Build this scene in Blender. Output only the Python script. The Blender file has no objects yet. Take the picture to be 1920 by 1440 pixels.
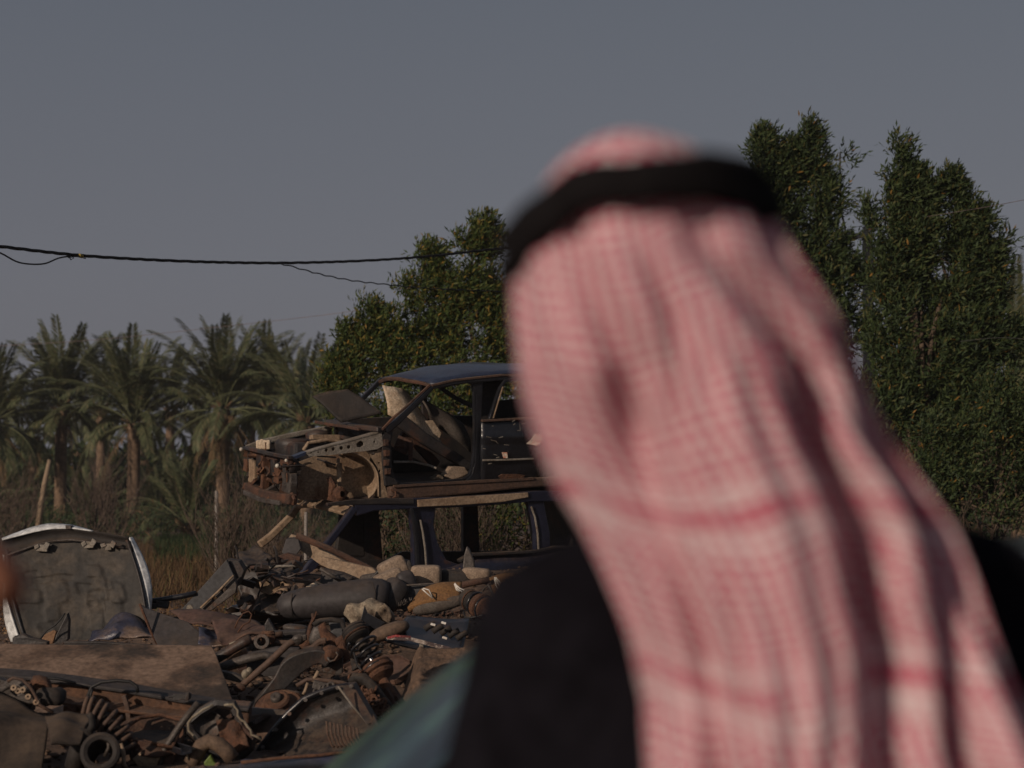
import bpy, bmesh, math, random
import numpy as np
from mathutils import Vector, Matrix, noise
from mathutils.geometry import tessellate_polygon
from math import sin, cos, pi, radians, tan

random.seed(11); np.random.seed(11)
SC = bpy.context.scene
COL = SC.collection

# ------------------------------------------------------------------ camera
FPX = 3583.0                      # focal length in photo pixels (1920 wide)
HORIZON = 935.0
CAMZ = 1.5
PITCH = math.atan((HORIZON - 720) / FPX)
cam_data = bpy.data.cameras.new('camera')
cam = bpy.data.objects.new('camera', cam_data); COL.objects.link(cam)
cam.location = (0, 0, CAMZ)
cam.rotation_euler = (radians(90) + PITCH, 0, 0)
cam_data.sensor_width = 36
cam_data.lens = FPX / 1920 * 36
cam_data.clip_start = 0.05; cam_data.clip_end = 3000
cam_data.dof.use_dof = True
cam_data.dof.focus_distance = 16.2
cam_data.dof.aperture_fstop = 2.8
SC.camera = cam

# ------------------------------------------------------------------ light
SUN_EL, SUN_AZ = radians(19), radians(219)       # azimuth clockwise from +Y: behind the camera, to the left
world = bpy.data.worlds.new('World'); SC.world = world; world.use_nodes = True
wn = world.node_tree; wn.nodes.clear()
sky = wn.nodes.new('ShaderNodeTexSky'); sky.sky_type = 'NISHITA'; sky.sun_disc = False
sky.sun_elevation = SUN_EL; sky.sun_rotation = SUN_AZ; sky.dust_density = 4.0; sky.air_density = 1.3
hs = wn.nodes.new('ShaderNodeHueSaturation'); hs.inputs['Saturation'].default_value = 0.30
bgm = wn.nodes.new('ShaderNodeMix'); bgm.data_type = 'RGBA'; bgm.inputs[0].default_value = 0.85
wtc = wn.nodes.new('ShaderNodeTexCoord'); wsx = wn.nodes.new('ShaderNodeSeparateXYZ'); wrp = wn.nodes.new('ShaderNodeValToRGB')
wn.links.new(wtc.outputs['Generated'], wsx.inputs[0]); wn.links.new(wsx.outputs[2], wrp.inputs[0])
wrp.color_ramp.elements[0].color = (.87, .845, .95, 1); wrp.color_ramp.elements[1].color = (.33, .42, .64, 1)
wrp.color_ramp.elements.new(.12).color = (.72, .745, .90, 1); wrp.color_ramp.elements.new(.28).color = (.49, .565, .73, 1)
wsc = wn.nodes.new('ShaderNodeVectorMath'); wsc.operation = 'SCALE'; wsc.inputs['Scale'].default_value = 2.32
wn.links.new(wrp.outputs[0], wsc.inputs[0]); wn.links.new(wsc.outputs[0], bgm.inputs[7])
bg = wn.nodes.new('ShaderNodeBackground'); bg.inputs['Strength'].default_value = 0.11
wo = wn.nodes.new('ShaderNodeOutputWorld')
wn.links.new(sky.outputs[0], hs.inputs['Color']); wn.links.new(hs.outputs[0], bgm.inputs[6])
wn.links.new(bgm.outputs[2], bg.inputs['Color']); wn.links.new(bg.outputs[0], wo.inputs['Surface'])
sun_d = bpy.data.lights.new('sun', 'SUN'); sun_d.energy = 4.0; sun_d.angle = radians(0.6); sun_d.color = (1.0, 0.80, 0.64)
sun = bpy.data.objects.new('sun', sun_d); COL.objects.link(sun)
sd = Vector((sin(SUN_AZ) * cos(SUN_EL), cos(SUN_AZ) * cos(SUN_EL), sin(SUN_EL)))
sun.rotation_euler = sd.to_track_quat('Z', 'Y').to_euler()
SC.view_settings.view_transform = 'Standard'; SC.view_settings.look = 'None'
SC.view_settings.exposure = -0.55; SC.view_settings.gamma = 1; SC.view_settings.use_curve_mapping = False
SC.render.engine = 'CYCLES'

# ------------------------------------------------------------------ point helpers
cp, sp = cos(PITCH), sin(PITCH)
def ray(px, py):
    x = (px - 960) / FPX; y = (720 - py) / FPX
    return Vector((x, cp - y * sp, sp + y * cp))
def W(px, py, d):
    """world point seen at photo pixel px,py whose distance along Y is d"""
    r = ray(px, py); k = d / r.y
    return Vector((r.x * k, d, CAMZ + r.z * k))
def lerp(a, b, t): return a + (b - a) * t
def interp(x, xs, ys): return float(np.interp(x, xs, ys))
def fbm(p, o=4): return noise.fractal(p, 1.0, 2.0, o)

# ------------------------------------------------------------------ materials
MATS = {}
def mat(name, c1, c2=None, c3=None, s=6.0, t2=(.42, .62), t3=(.55, .68), s3=None, rough=.75, metal=0.0, bump=.35, bs=None, dust=0.0,
        dustc=(.165, .115, .075), stretch=(1, 1, 1), spec=.4, coat=0.0):
    m = bpy.data.materials.new(name); m.use_nodes = True; nt = m.node_tree; N = nt.nodes; L = nt.links
    b = N['Principled BSDF']
    b.inputs['Roughness'].default_value = rough; b.inputs['Metallic'].default_value = metal
    b.inputs['Specular IOR Level'].default_value = spec; b.inputs['Coat Weight'].default_value = coat
    tc = N.new('ShaderNodeTexCoord'); mp = N.new('ShaderNodeMapping'); mp.inputs['Scale'].default_value = stretch
    L.new(tc.outputs['Object'], mp.inputs[0])
    def noi(sc, det=8, r=.6):
        n = N.new('ShaderNodeTexNoise'); n.inputs['Scale'].default_value = sc; n.inputs['Detail'].default_value = det
        n.inputs['Roughness'].default_value = r; L.new(mp.outputs[0], n.inputs['Vector']); return n.outputs['Fac']
    def ramp(f, a, c):
        r = N.new('ShaderNodeMapRange'); r.inputs[1].default_value = a; r.inputs[2].default_value = c; L.new(f, r.inputs[0]); return r.outputs[0]
    def mix(f, A, B):
        x = N.new('ShaderNodeMix'); x.data_type = 'RGBA'
        for i, v in ((0, f), (6, A), (7, B)):
            if isinstance(v, (tuple, list)): x.inputs[i].default_value = (*v, 1)
            elif isinstance(v, float): x.inputs[i].default_value = v
            else: L.new(v, x.inputs[i])
        return x.outputs[2]
    col = c1
    if c2 is None: c2 = tuple(v * .55 for v in c1)
    col = mix(ramp(noi(s), *t2), c1, c2)
    if c3 is not None: col = mix(ramp(noi(s3 or s * .45, 10, .7), *t3), col, c3)
    # fine grain
    g = ramp(noi(s * 9, 4), .3, .7)
    gm = N.new('ShaderNodeMath'); gm.operation = 'MULTIPLY_ADD'; gm.inputs[1].default_value = .75; gm.inputs[2].default_value = .58; L.new(g, gm.inputs[0])
    cc = N.new('ShaderNodeCombineXYZ'); [L.new(gm.outputs[0], cc.inputs[i]) for i in range(3)]
    mm = N.new('ShaderNodeMix'); mm.data_type = 'RGBA'; mm.blend_type = 'MULTIPLY'; mm.inputs[0].default_value = 1.0
    L.new(col, mm.inputs[6]); L.new(cc.outputs[0], mm.inputs[7]); col = mm.outputs[2]
    if dust > 0:
        ge = N.new('ShaderNodeNewGeometry'); sx = N.new('ShaderNodeSeparateXYZ'); L.new(ge.outputs['Normal'], sx.inputs[0])
        up = ramp(sx.outputs[2], .25, 1.0)
        dn = ramp(noi(s * 1.3, 10, .75), .40, .62)
        pr = N.new('ShaderNodeMath'); pr.operation = 'MULTIPLY'; L.new(up, pr.inputs[0]); L.new(dn, pr.inputs[1])
        p2 = N.new('ShaderNodeMath'); p2.operation = 'MULTIPLY_ADD'; p2.inputs[1].default_value = dust * .62; p2.inputs[2].default_value = dust * .03; p2.use_clamp = True; L.new(pr.outputs[0], p2.inputs[0])
        col = mix(p2.outputs[0], col, dustc)
        rr = N.new('ShaderNodeMath'); rr.operation = 'MULTIPLY_ADD'; rr.inputs[1].default_value = .9 - rough; rr.inputs[2].default_value = rough; L.new(p2.outputs[0], rr.inputs[0]); L.new(rr.outputs[0], b.inputs['Roughness'])
    L.new(col, b.inputs['Base Color'])
    if bump:
        bn = N.new('ShaderNodeBump'); bn.inputs['Strength'].default_value = bump; bn.inputs['Distance'].default_value = .02
        L.new(noi(bs or s * 3, 8, .65), bn.inputs['Height']); L.new(bn.outputs[0], b.inputs['Normal'])
    MATS[name] = m; return m

RUST = (.105, .048, .026); RUSTD = (.060, .028, .018); TAN = (.23, .16, .10)
mat('black_paint', (.008, .009, .012), (.013, .015, .020), RUSTD, s=4, t3=(.60, .70), rough=.3, dust=.3, bump=.12, coat=.3)
mat('black_metal', (.016, .016, .018), (.030, .026, .024), RUSTD, s=7, t3=(.52, .66), rough=.5, dust=.9, bump=.3)
mat('navy_paint', (.008, .011, .026), (.013, .016, .032), RUSTD, s=5, t3=(.58, .68), rough=.32, dust=.7, bump=.12, coat=.2)
mat('roof_paint', (.020, .032, .065), (.014, .020, .042), (.05, .035, .03), s=3, t3=(.62, .72), rough=.35, dust=.25, bump=.06, coat=.3)
mat('sill_rust', (.062, .038, .028), (.085, .048, .032), (.035, .024, .020), s=5, rough=.7, dust=1.0, dustc=(.20, .14, .095))
mat('primer', (.27, .20, .135), (.20, .135, .085), RUST, s=5, t3=(.56, .66), rough=.75, dust=.35)
mat('primer_grey', (.23, .21, .18), (.16, .135, .105), RUST, s=7, t3=(.58, .66), rough=.7, dust=.4)
mat('rust', RUST, RUSTD, (.18, .085, .038), s=14, t3=(.55, .7), rough=.85, dust=.5, bump=.7)
mat('rust_dark', RUSTD, (.035, .020, .015), (.12, .05, .025), s=10, t3=(.5, .7), rough=.82, dust=.8, bump=.6)
mat('rust_plate', (.185, .125, .088), (.105, .066, .044), (.038, .029, .023), s=3.2, t2=(.44, .56), t3=(.50, .60), s3=1.7, rough=.8, dust=.15, bump=.15)
mat('rust_beam', (.115, .058, .032), (.07, .04, .028), (.17, .085, .04), s=5, rough=.75, dust=.55, dustc=(.20, .17, .145), bump=.4)
mat('steel_dirty', (.085, .076, .070), (.040, .033, .028), RUST, s=8, t3=(.56, .68), rough=.55, metal=.3, dust=.9)
mat('bright_steel', (.5, .5, .5), (.3, .3, .3), s=8, rough=.25, metal=1, bump=.05)
mat('rubber', (.012, .011, .011), (.024, .020, .018), s=5, rough=.75, dust=.9, bump=.3)
mat('rubber_mat', (.020, .016, .013), (.030, .022, .017), s=3, rough=.85, dust=.6, bump=.3)
mat('seat_vinyl', (.034, .031, .033), (.024, .022, .022), (.07, .05, .035), s=3, t3=(.56, .7), rough=.6, dust=.55, bump=.15)
mat('seat_fabric_tan', (.27, .205, .15), (.17, .125, .09), (.11, .075, .05), s=9, t3=(.58, .7), rough=.95, bump=.2, bs=60)
mat('seat_fabric_grey', (.095, .082, .070), (.070, .057, .048), (.07, .055, .045), s=7, t3=(.56, .7), rough=.95, bump=.3, bs=60, dust=.3)
mat('foam_orange', (.19, .098, .036), (.14, .070, .028), (.11, .06, .03), s=8, t3=(.58, .7), rough=.95, bump=.5, dust=.3)
mat('cream_cloth', (.27, .225, .165), (.15, .11, .075), (.07, .05, .035), s=7, t3=(.46, .60), rough=.9, bump=.4)
mat('white_paint', (.60, .62, .62), (.50, .51, .50), (.30, .25, .19), s=3, t3=(.60, .74), rough=.35, bump=.05, coat=.3)
mat('hood_inner', (.026, .025, .023), (.072, .058, .043), (.015, .014, .014), s=3.2, t2=(.40, .60), t3=(.52, .68), rough=.7, dust=.35, bump=.25)
mat('grey_plastic', (.050, .052, .056), (.038, .038, .040), s=5, rough=.6, dust=.6, bump=.12)
mat('plate_grey', (.042, .039, .040), (.030, .027, .027), (.10, .06, .035), s=3, t3=(.6, .7), rough=.65, dust=.4, bump=.1)
mat('blue_dented', (.030, .036, .065), (.055, .055, .075), (.16, .115, .09), s=4, t3=(.52, .6), rough=.35, dust=.4, bump=.3)
mat('rust_sheet', (.085, .048, .038), (.065, .038, .030), (.12, .068, .045), s=3, rough=.8, dust=.45, bump=.3)
mat('cardboard', (.22, .13, .075), (.16, .09, .05), s=9, rough=.9)
mat('gasket', (.23, .20, .15), (.16, .13, .09), s=12, rough=.8)
mat('white_clip', (.65, .63, .58), (.5, .46, .4), s=12, rough=.6, bump=0)
mat('lime_plastic', (.10, .15, .025), (.07, .10, .02), s=6, rough=.5)
mat('brown_hose', (.115, .078, .052), (.085, .055, .038), s=5, rough=.8, dust=.5)
mat('sticker_orange', (.60, .20, .12), (.55, .28, .18), (.7, .62, .5), s=25, t3=(.55, .6), rough=.7, bump=.1)
mat('sticker_pale', (.52, .47, .38), (.50, .25, .17), (.12, .14, .13), s=22, t3=(.55, .6), rough=.8, bump=.2)
mat('fascia_cream', (.56, .46, .34), (.42, .32, .22), (.22, .12, .06), s=6, t3=(.56, .7), rough=.7, dust=.3)
mat('red_paint', (.26, .02, .02), (.10, .03, .03), s=12, rough=.4)
mat('chipped_white', (.42, .37, .33), (.20, .15, .12), (.06, .04, .04), s=18, t3=(.52, .56), rough=.6)
mat('earth', (.130, .084, .056), (.080, .052, .036), (.185, .123, .083), s=4, rough=.97, bump=.9, bs=22)
mat('bark', (.100, .072, .048), (.062, .045, .032), s=9, rough=.95, bump=.8, stretch=(1, 1, .35))
mat('palm_bark', (.19, .13, .085), (.10, .068, .044), s=7, rough=.95, bump=.9)
mat('palm_stub', (.17, .115, .065), (.10, .066, .040), s=7, rough=.9, bump=.5)
mat('dry_twig', (.105, .078, .060), (.065, .047, .036), s=14, rough=.95, bump=.3)
mat('pale_wood', (.30, .225, .15), (.22, .16, .105), s=7, rough=.9, bump=.4, stretch=(1, 1, .2))
mat('concrete', (.30, .28, .255), (.22, .20, .18), s=5, rough=.9)
mat('grey_post', (.24, .22, .20), (.18, .16, .14), s=8, rough=.7)
mat('cable_black', (.012, .012, .013), s=20, rough=.6, bump=.1)
mat('wire_far', (.16, .12, .12), s=3, rough=.7, bump=0)
mat('yellow_tape', (.45, .33, .04), s=8, rough=.6)
mat('jacket_black', (.0085, .0080, .0110), (.0055, .0052, .0075), s=4, rough=.95, bump=.25, bs=40, spec=.05)
mat('skin', (.27, .115, .065), (.24, .095, .05), s=8, rough=.55, bump=.15, spec=.4)
mat('agal_cord', (.006, .005, .006), (.009, .008, .009), s=60, rough=.9, bump=.3, spec=.15)
mat('trousers', (.03, .03, .035), s=6, rough=.9)
mat('shoe_leather', (.03, .02, .015), s=6, rough=.5)
mat('car_black', (.008, .009, .011), s=4, rough=.22, bump=.03, dust=.25, coat=.5)
mat('car_seal', (.016, .011, .011), (.030, .020, .018), s=8, rough=.55)
mat('tyre', (.02, .02, .02), s=8, rough=.85)
mat('lamp_lens', (.6, .6, .6), s=6, rough=.1, bump=0)
mat('stone', (.17, .13, .10), (.12, .09, .065), s=12, rough=.95, dust=.6)
mat('ceramic_white', (.6, .57, .5), (.45, .4, .33), s=8, rough=.4, dust=.3)

def leaf_mat(name, cols, trans=.3, rough=.5):
    m = bpy.data.materials.new(name); m.use_nodes = True; nt = m.node_tree; N = nt.nodes; L = nt.links
    b = N['Principled BSDF']; b.inputs['Roughness'].default_value = rough + .12; b.inputs['Specular IOR Level'].default_value = .22
    g = N.new('ShaderNodeNewGeometry'); r = N.new('ShaderNodeValToRGB'); L.new(g.outputs['Random Per Island'], r.inputs[0])
    r.color_ramp.interpolation = 'CONSTANT'
    while len(r.color_ramp.elements) < len(cols): r.color_ramp.elements.new(.5)
    for e, (p, c) in zip(r.color_ramp.elements, cols): e.position = p; e.color = (*c, 1)
    L.new(r.outputs[0], b.inputs['Base Color'])
    t = N.new('ShaderNodeBsdfTranslucent'); L.new(r.outputs[0], t.inputs[0])
    mx = N.new('ShaderNodeMixShader'); mx.inputs[0].default_value = trans
    L.new(b.outputs[0], mx.inputs[1]); L.new(t.outputs[0], mx.inputs[2]); L.new(mx.outputs[0], N['Material Output'].inputs[0])
    MATS[name] = m
leaf_mat('leaf_green', [(0, (.048, .078, .020)), (.25, (.070, .098, .026)), (.50, (.100, .118, .032)), (.70, (.032, .055, .018)), (.84, (.165, .140, .030)), (.955, (.24, .145, .030))])
leaf_mat('leaf_dark', [(0, (.038, .062, .022)), (.3, (.058, .082, .028)), (.6, (.028, .045, .020)), (.86, (.085, .085, .028)), (.985, (.22, .12, .025))], trans=.25)
leaf_mat('bush_leaf', [(0, (.030, .048, .020)), (.35, (.042, .065, .026)), (.62, (.050, .050, .028)), (.82, (.090, .062, .034)), (.93, (.13, .085, .045))], trans=.2)
leaf_mat('frond_leaf', [(0, (.088, .108, .052)), (.3, (.125, .138, .070)), (.6, (.066, .084, .042)), (.82, (.18, .16, .085))], trans=.22, rough=.5)
leaf_mat('frond_dry', [(0, (.17, .115, .062)), (.5, (.12, .082, .045)), (.8, (.10, .085, .045))], trans=.15, rough=.8)
leaf_mat('grass_dry', [(0, (.125, .080, .042)), (.4, (.092, .056, .030)), (.7, (.062, .040, .024)), (.92, (.09, .09, .035))], trans=.15, rough=.9)
leaf_mat('grass_green', [(0, (.024, .040, .016)), (.5, (.034, .050, .020))], trans=.2, rough=.8)
leaf_mat('leaf_litter', [(0, (.20, .115, .055)), (.4, (.15, .085, .045)), (.7, (.10, .062, .04)), (.9, (.26, .18, .11))], trans=.1, rough=.9)

# ------------------------------------------------------------------ mesh builder
class MB:
    def __init__(s): s.v = []; s.f = []
    def add(s, vs, fs):
        o = len(s.v); s.v += [Vector(v) for v in vs]; s.f += [tuple(i + o for i in f) for f in fs]; return s
    def box(s, c, size, rot=None):
        c = Vector(c); hx, hy, hz = size[0] / 2, size[1] / 2, size[2] / 2
        R = rot.to_matrix() if hasattr(rot, 'to_matrix') else (rot or Matrix.Identity(3))
        vs = [c + R @ Vector((x * hx, y * hy, z * hz)) for x in (-1, 1) for y in (-1, 1) for z in (-1, 1)]
        return s.add(vs, [(0, 1, 3, 2), (4, 6, 7, 5), (0, 4, 5, 1), (2, 3, 7, 6), (0, 2, 6, 4), (1, 5, 7, 3)])
    def tube(s, pts, r, n=8, cap=True, closed=False):
        pts = [Vector(p) for p in pts]; k = len(pts)
        rs = list(r) if isinstance(r, (list, tuple)) else [r] * k
        rings = []; up = None; vs = []
        for i, p in enumerate(pts):
            a = pts[(i - 1) % k] if (closed or i > 0) else p; b = pts[(i + 1) % k] if (closed or i < k - 1) else p
            t = (b - a)
            if t.length < 1e-9: t = Vector((0, 0, 1))
            t.normalize()
            if up is None:
                up = t.orthogonal().normalized()
            else:
                up = (up - t * up.dot(t))
                up = up.normalized() if up.length > 1e-6 else t.orthogonal().normalized()
            w = t.cross(up)
            rr = rs[i]; ra, rb = (rr if isinstance(rr, tuple) else (rr, rr))
            vs += [p + up * (ra * cos(2 * pi * j / n)) + w * (rb * sin(2 * pi * j / n)) for j in range(n)]
        fs = []
        for i in range(k if closed else k - 1):
            for j in range(n):
                a = i * n + j; b = i * n + (j + 1) % n; c = ((i + 1) % k) * n
                fs.append((a, b, c + (j + 1) % n, c + j))
        if cap and not closed: fs += [tuple(range(n))[::-1], tuple((k - 1) * n + j for j in range(n))]
        return s.add(vs, fs)
    def sweep(s, pts, w, t, axis):
        """ribbon of rectangular section: width w in the plane square to axis, thickness t along axis"""
        pts = [Vector(p) for p in pts]; axis = Vector(axis).normalized(); k = len(pts); vs = []
        for i, p in enumerate(pts):
            a = pts[max(i - 1, 0)]; b = pts[min(i + 1, k - 1)]
            tg = (b - a).normalized(); sd_ = tg.cross(axis).normalized()
            m = 1.0
            if 0 < i < k - 1:
                c = (p - a).normalized().dot(tg); m = 1 / max(c, .6)
            ww = (w[i] if isinstance(w, (list, tuple)) else w) * .5 * m
            vs += [p + sd_ * ww + axis * t * .5, p - sd_ * ww + axis * t * .5, p - sd_ * ww - axis * t * .5, p + sd_ * ww - axis * t * .5]
        fs = [(0, 1, 2, 3), tuple((k - 1) * 4 + j for j in (3, 2, 1, 0))]
        for i in range(k - 1):
            for j in range(4):
                fs.append((i * 4 + j, i * 4 + (j + 1) % 4, i * 4 + 4 + (j + 1) % 4, i * 4 + 4 + j)[::-1])
        return s.add(vs, fs)
    def plate(s, outer, vec, holes=()):
        loops = [[Vector(p) for p in outer]] + [[Vector(p) for p in h] for h in holes]
        tris = tessellate_polygon(loops); flat = [p for l in loops for p in l]; n = len(flat); vec = Vector(vec)
        vs = flat + [p + vec for p in flat]
        fs = [tuple(t) for t in tris] + [tuple(i + n for i in t[::-1]) for t in tris]
        o = 0
        for l in loops:
            m = len(l)
            for i in range(m): fs.append((o + i, o + (i + 1) % m, o + (i + 1) % m + n, o + i + n))
            o += m
        return s.add(vs, fs)
    def grid(s, fn, nu, nv, thick=0.0, flip=1):
        """surface fn(u,v)->Vector, optionally given a back side at thick along the normal"""
        P = [[Vector(fn(i / nu, j / nv)) for j in range(nv + 1)] for i in range(nu + 1)]
        vs = [p for r in P for p in r]; n = len(vs); W_ = nv + 1
        fs = [(i * W_ + j, (i + 1) * W_ + j, (i + 1) * W_ + j + 1, i * W_ + j + 1) for i in range(nu) for j in range(nv)]
        if thick:
            back = []
            for i in range(nu + 1):
                for j in range(nv + 1):
                    du = P[min(i + 1, nu)][j] - P[max(i - 1, 0)][j]; dv = P[i][min(j + 1, nv)] - P[i][max(j - 1, 0)]
                    nn = du.cross(dv); nn = nn.normalized() if nn.length > 1e-9 else Vector((0, 1, 0))
                    back.append(P[i][j] + nn * thick * flip)
            vs += back; fs += [tuple(q + n for q in f[::-1]) for f in fs]
            edge = [(i, 0) for i in range(nu)] + [(nu, j) for j in range(nv)] + [(i, nv) for i in range(nu, 0, -1)] + [(0, j) for j in range(nv, 0, -1)]
            m = len(edge)
            for q in range(m):
                a = edge[q][0] * W_ + edge[q][1]; b = edge[(q + 1) % m][0] * W_ + edge[(q + 1) % m][1]
                fs.append((a, a + n, b + n, b))
        return s.add(vs, fs)
    def lathe(s, base, axis, prof, n=20, closed=False):
        """prof: list of (distance along axis, radius)"""
        axis = Vector(axis).normalized(); u = axis.orthogonal().normalized(); w = axis.cross(u); base = Vector(base)
        vs = [base + axis * h + (u * cos(2 * pi * j / n) + w * sin(2 * pi * j / n)) * r for h, r in prof for j in range(n)]
        k = len(prof)
        fs = [(i * n + j, i * n + (j + 1) % n, ((i + 1) % k) * n + (j + 1) % n, ((i + 1) % k) * n + j) for i in range(k if closed else k - 1) for j in range(n)]
        return s.add(vs, fs)
    def helix(s, base, axis, R, r, turns, length, n=8, seg=18, squeeze=0):
        axis = Vector(axis).normalized(); u = axis.orthogonal().normalized(); w = axis.cross(u); base = Vector(base)
        N = int(turns * seg); pts = []
        for i in range(N + 1):
            t = i / N; a = 2 * pi * turns * t; RR = R(t) if callable(R) else R
            pts.append(base + axis * (length * t) + (u * cos(a) + w * sin(a)) * RR)
        return s.tube(pts, r, n)
    def blob(s, c, rx, ry, rz, R=None, seg=12, e=1.0):
        """superellipsoid"""
        c = Vector(c); R = R or Matrix.Identity(3)
        def pw(x): return math.copysign(abs(x) ** e, x)
        vs = []; fs = []; nr = seg // 2
        for i in range(1, nr):
            a = -pi / 2 + pi * i / nr
            for j in range(seg):
                b = 2 * pi * j / seg
                vs.append(c + R @ Vector((rx * pw(cos(a)) * pw(cos(b)), ry * pw(cos(a)) * pw(sin(b)), rz * pw(sin(a)))))
        k = len(vs); vs += [c + R @ Vector((0, 0, -rz)), c + R @ Vector((0, 0, rz))]
        for i in range(nr - 2):
            for j in range(seg): fs.append((i * seg + j, i * seg + (j + 1) % seg, (i + 1) * seg + (j + 1) % seg, (i + 1) * seg + j))
        for j in range(seg):
            fs.append((k, (j + 1) % seg, j)); fs.append((k + 1, (nr - 2) * seg + j, (nr - 2) * seg + (j + 1) % seg))
        return s.add(vs, fs)
    def jitter(s, a, sc=6.0, seed=0):
        o = Vector((seed * 3.1, seed * 1.7, 0))
        for v in s.v:
            v += Vector((noise.noise(v * sc + o), noise.noise(v * sc + o + Vector((9, 0, 0))), noise.noise(v * sc + o + Vector((0, 9, 0))))) * a
        return s

def tag(o, label=None, cat=None, group=None, kind=None):
    if label: o['label'] = label
    if cat: o['category'] = cat
    if group: o['group'] = group
    if kind: o['kind'] = kind
    return o
def thing(name, loc, label, cat, group=None):
    o = bpy.data.objects.new(name, None); o.empty_display_size = .1; COL.objects.link(o); o.location = loc
    return tag(o, label, cat, group)
def wloc(o):
    p = Vector((0, 0, 0))
    while o is not None: p += o.location; o = o.parent
    return p
def build(name, mb, m, parent=None, smooth=False, bevel=0, label=None, cat=None, group=None, kind=None, loc=None, sub=0):
    """world-space mesh builder -> one object whose origin sits at its base"""
    if loc is None:
        if parent is not None: loc = wloc(parent)
        else:
            xs = [v.x for v in mb.v]; ys = [v.y for v in mb.v]; zs = [v.z for v in mb.v]
            loc = Vector(((min(xs) + max(xs)) / 2, (min(ys) + max(ys)) / 2, min(zs)))
    me = bpy.data.meshes.new(name)
    me.from_pydata([tuple(v - loc) for v in mb.v], [], mb.f); me.validate()
    bm = bmesh.new(); bm.from_mesh(me); bmesh.ops.recalc_face_normals(bm, faces=bm.faces); bm.to_mesh(me); bm.free()
    if smooth: me.shade_smooth()
    me.materials.append(MATS[m] if isinstance(m, str) else m)
    o = bpy.data.objects.new(name, me); COL.objects.link(o)
    if parent is not None: o.parent = parent; o.location = loc - wloc(parent)
    else: o.location = loc
    if bevel:
        md = o.modifiers.new('bevel', 'BEVEL'); md.width = bevel; md.segments = 2; md.limit_method = 'ANGLE'; md.angle_limit = radians(50)
    if sub:
        md = o.modifiers.new('sub', 'SUBSURF'); md.levels = sub; md.render_levels = sub
    return tag(o, label, cat, group, kind)
def mesh_np(name, V, F, m, parent=None, loc=(0, 0, 0), smooth=False, **kw):
    """fast mesh from numpy arrays; F is (n,k)"""
    V = np.asarray(V, dtype=np.float32) - np.asarray(wloc(parent) if parent is not None else loc, dtype=np.float32)
    F = np.asarray(F, dtype=np.int32); n, k = F.shape
    me = bpy.data.meshes.new(name)
    me.vertices.add(len(V)); me.vertices.foreach_set('co', V.ravel())
    me.loops.add(n * k); me.loops.foreach_set('vertex_index', F.ravel())
    me.polygons.add(n); me.polygons.foreach_set('loop_start', np.arange(0, n * k, k, dtype=np.int32))
    me.update(calc_edges=True); me.validate()
    if smooth: me.shade_smooth()
    me.materials.append(MATS[m] if isinstance(m, str) else m)
    o = bpy.data.objects.new(name, me); COL.objects.link(o)
    if parent is not None: o.parent = parent
    else: o.location = loc
    return tag(o, **kw)

# ================================================================== SETTING
MY = [8, 10, 12, 14, 16, 18, 19.2, 20.5, 22.5, 25]
MZ = [0, .0, .0, .13, .42, .76, .80, .55, .12, 0]
def mound(x, y):
    """height of the dug-over heap of earth on which the scrap lies"""
    if y < 8 or y > 25: base = 0.0
    else: base = interp(y, MY, MZ)
    k = interp(x / max(y, 1), [-.42, -.30, .25, .45], [.55, 1, 1, .2])
    if y > 14.6: k *= interp(x, [-5.2, -2.9, -1.9], [.05, .30, 1]) if y > 16 else lerp(1, interp(x, [-5.2, -2.9, -1.9], [.05, .30, 1]), (y - 14.6) / 1.4)
    return base * k
def gz(x, y):
    z = mound(x, y); a = .05 if z > .02 else .02
    z += a * noise.noise(Vector((x * 1.7, y * 1.7, 0))) + .5 * a * noise.noise(Vector((x * 5, y * 5, 3)))
    d = math.hypot(x, y)
    if d > 30: z += min((d - 30) / 200, .25) * noise.noise(Vector((x * .05, y * .05, 7)))
    return z
def S(px, py, lift=0.0):
    """where the ray through a photo pixel meets the ground"""
    r = ray(px, py); k = 7.0
    while k < 400:
        p = Vector((r.x * k, r.y * k, CAMZ + r.z * k))
        if p.z <= mound(p.x, p.y) + lift: return p
        k += .04 if k < 30 else .5
    return p
def spaced(lo, hi, f0, f1, step, out=1.25):
    v = list(np.arange(f0, f1, step)); s = step
    a = f1
    while a < hi: v.append(a); s *= out; a += s
    v.append(hi); s = step; a = f0 - step
    while a > lo: v.append(a); s *= out; a -= s
    v.append(lo); return sorted(set(round(float(q), 4) for q in v))
gx = spaced(-1500, 1500, -5.5, 5.5, .10); gy = spaced(-300, 2500, 8.0, 26, .10)
V = np.array([(x, y, gz(x, y) if (abs(x) < 60 and -5 < y < 120) else 0) for y in gy for x in gx]); nx = len(gx)
ii = np.arange(len(gy) - 1)[:, None] * nx + np.arange(nx - 1)[None, :]; ii = ii.ravel()
mesh_np('ground', V, np.stack([ii, ii + 1, ii + nx + 1, ii + nx], 1), 'earth', smooth=True, kind='structure')

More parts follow.
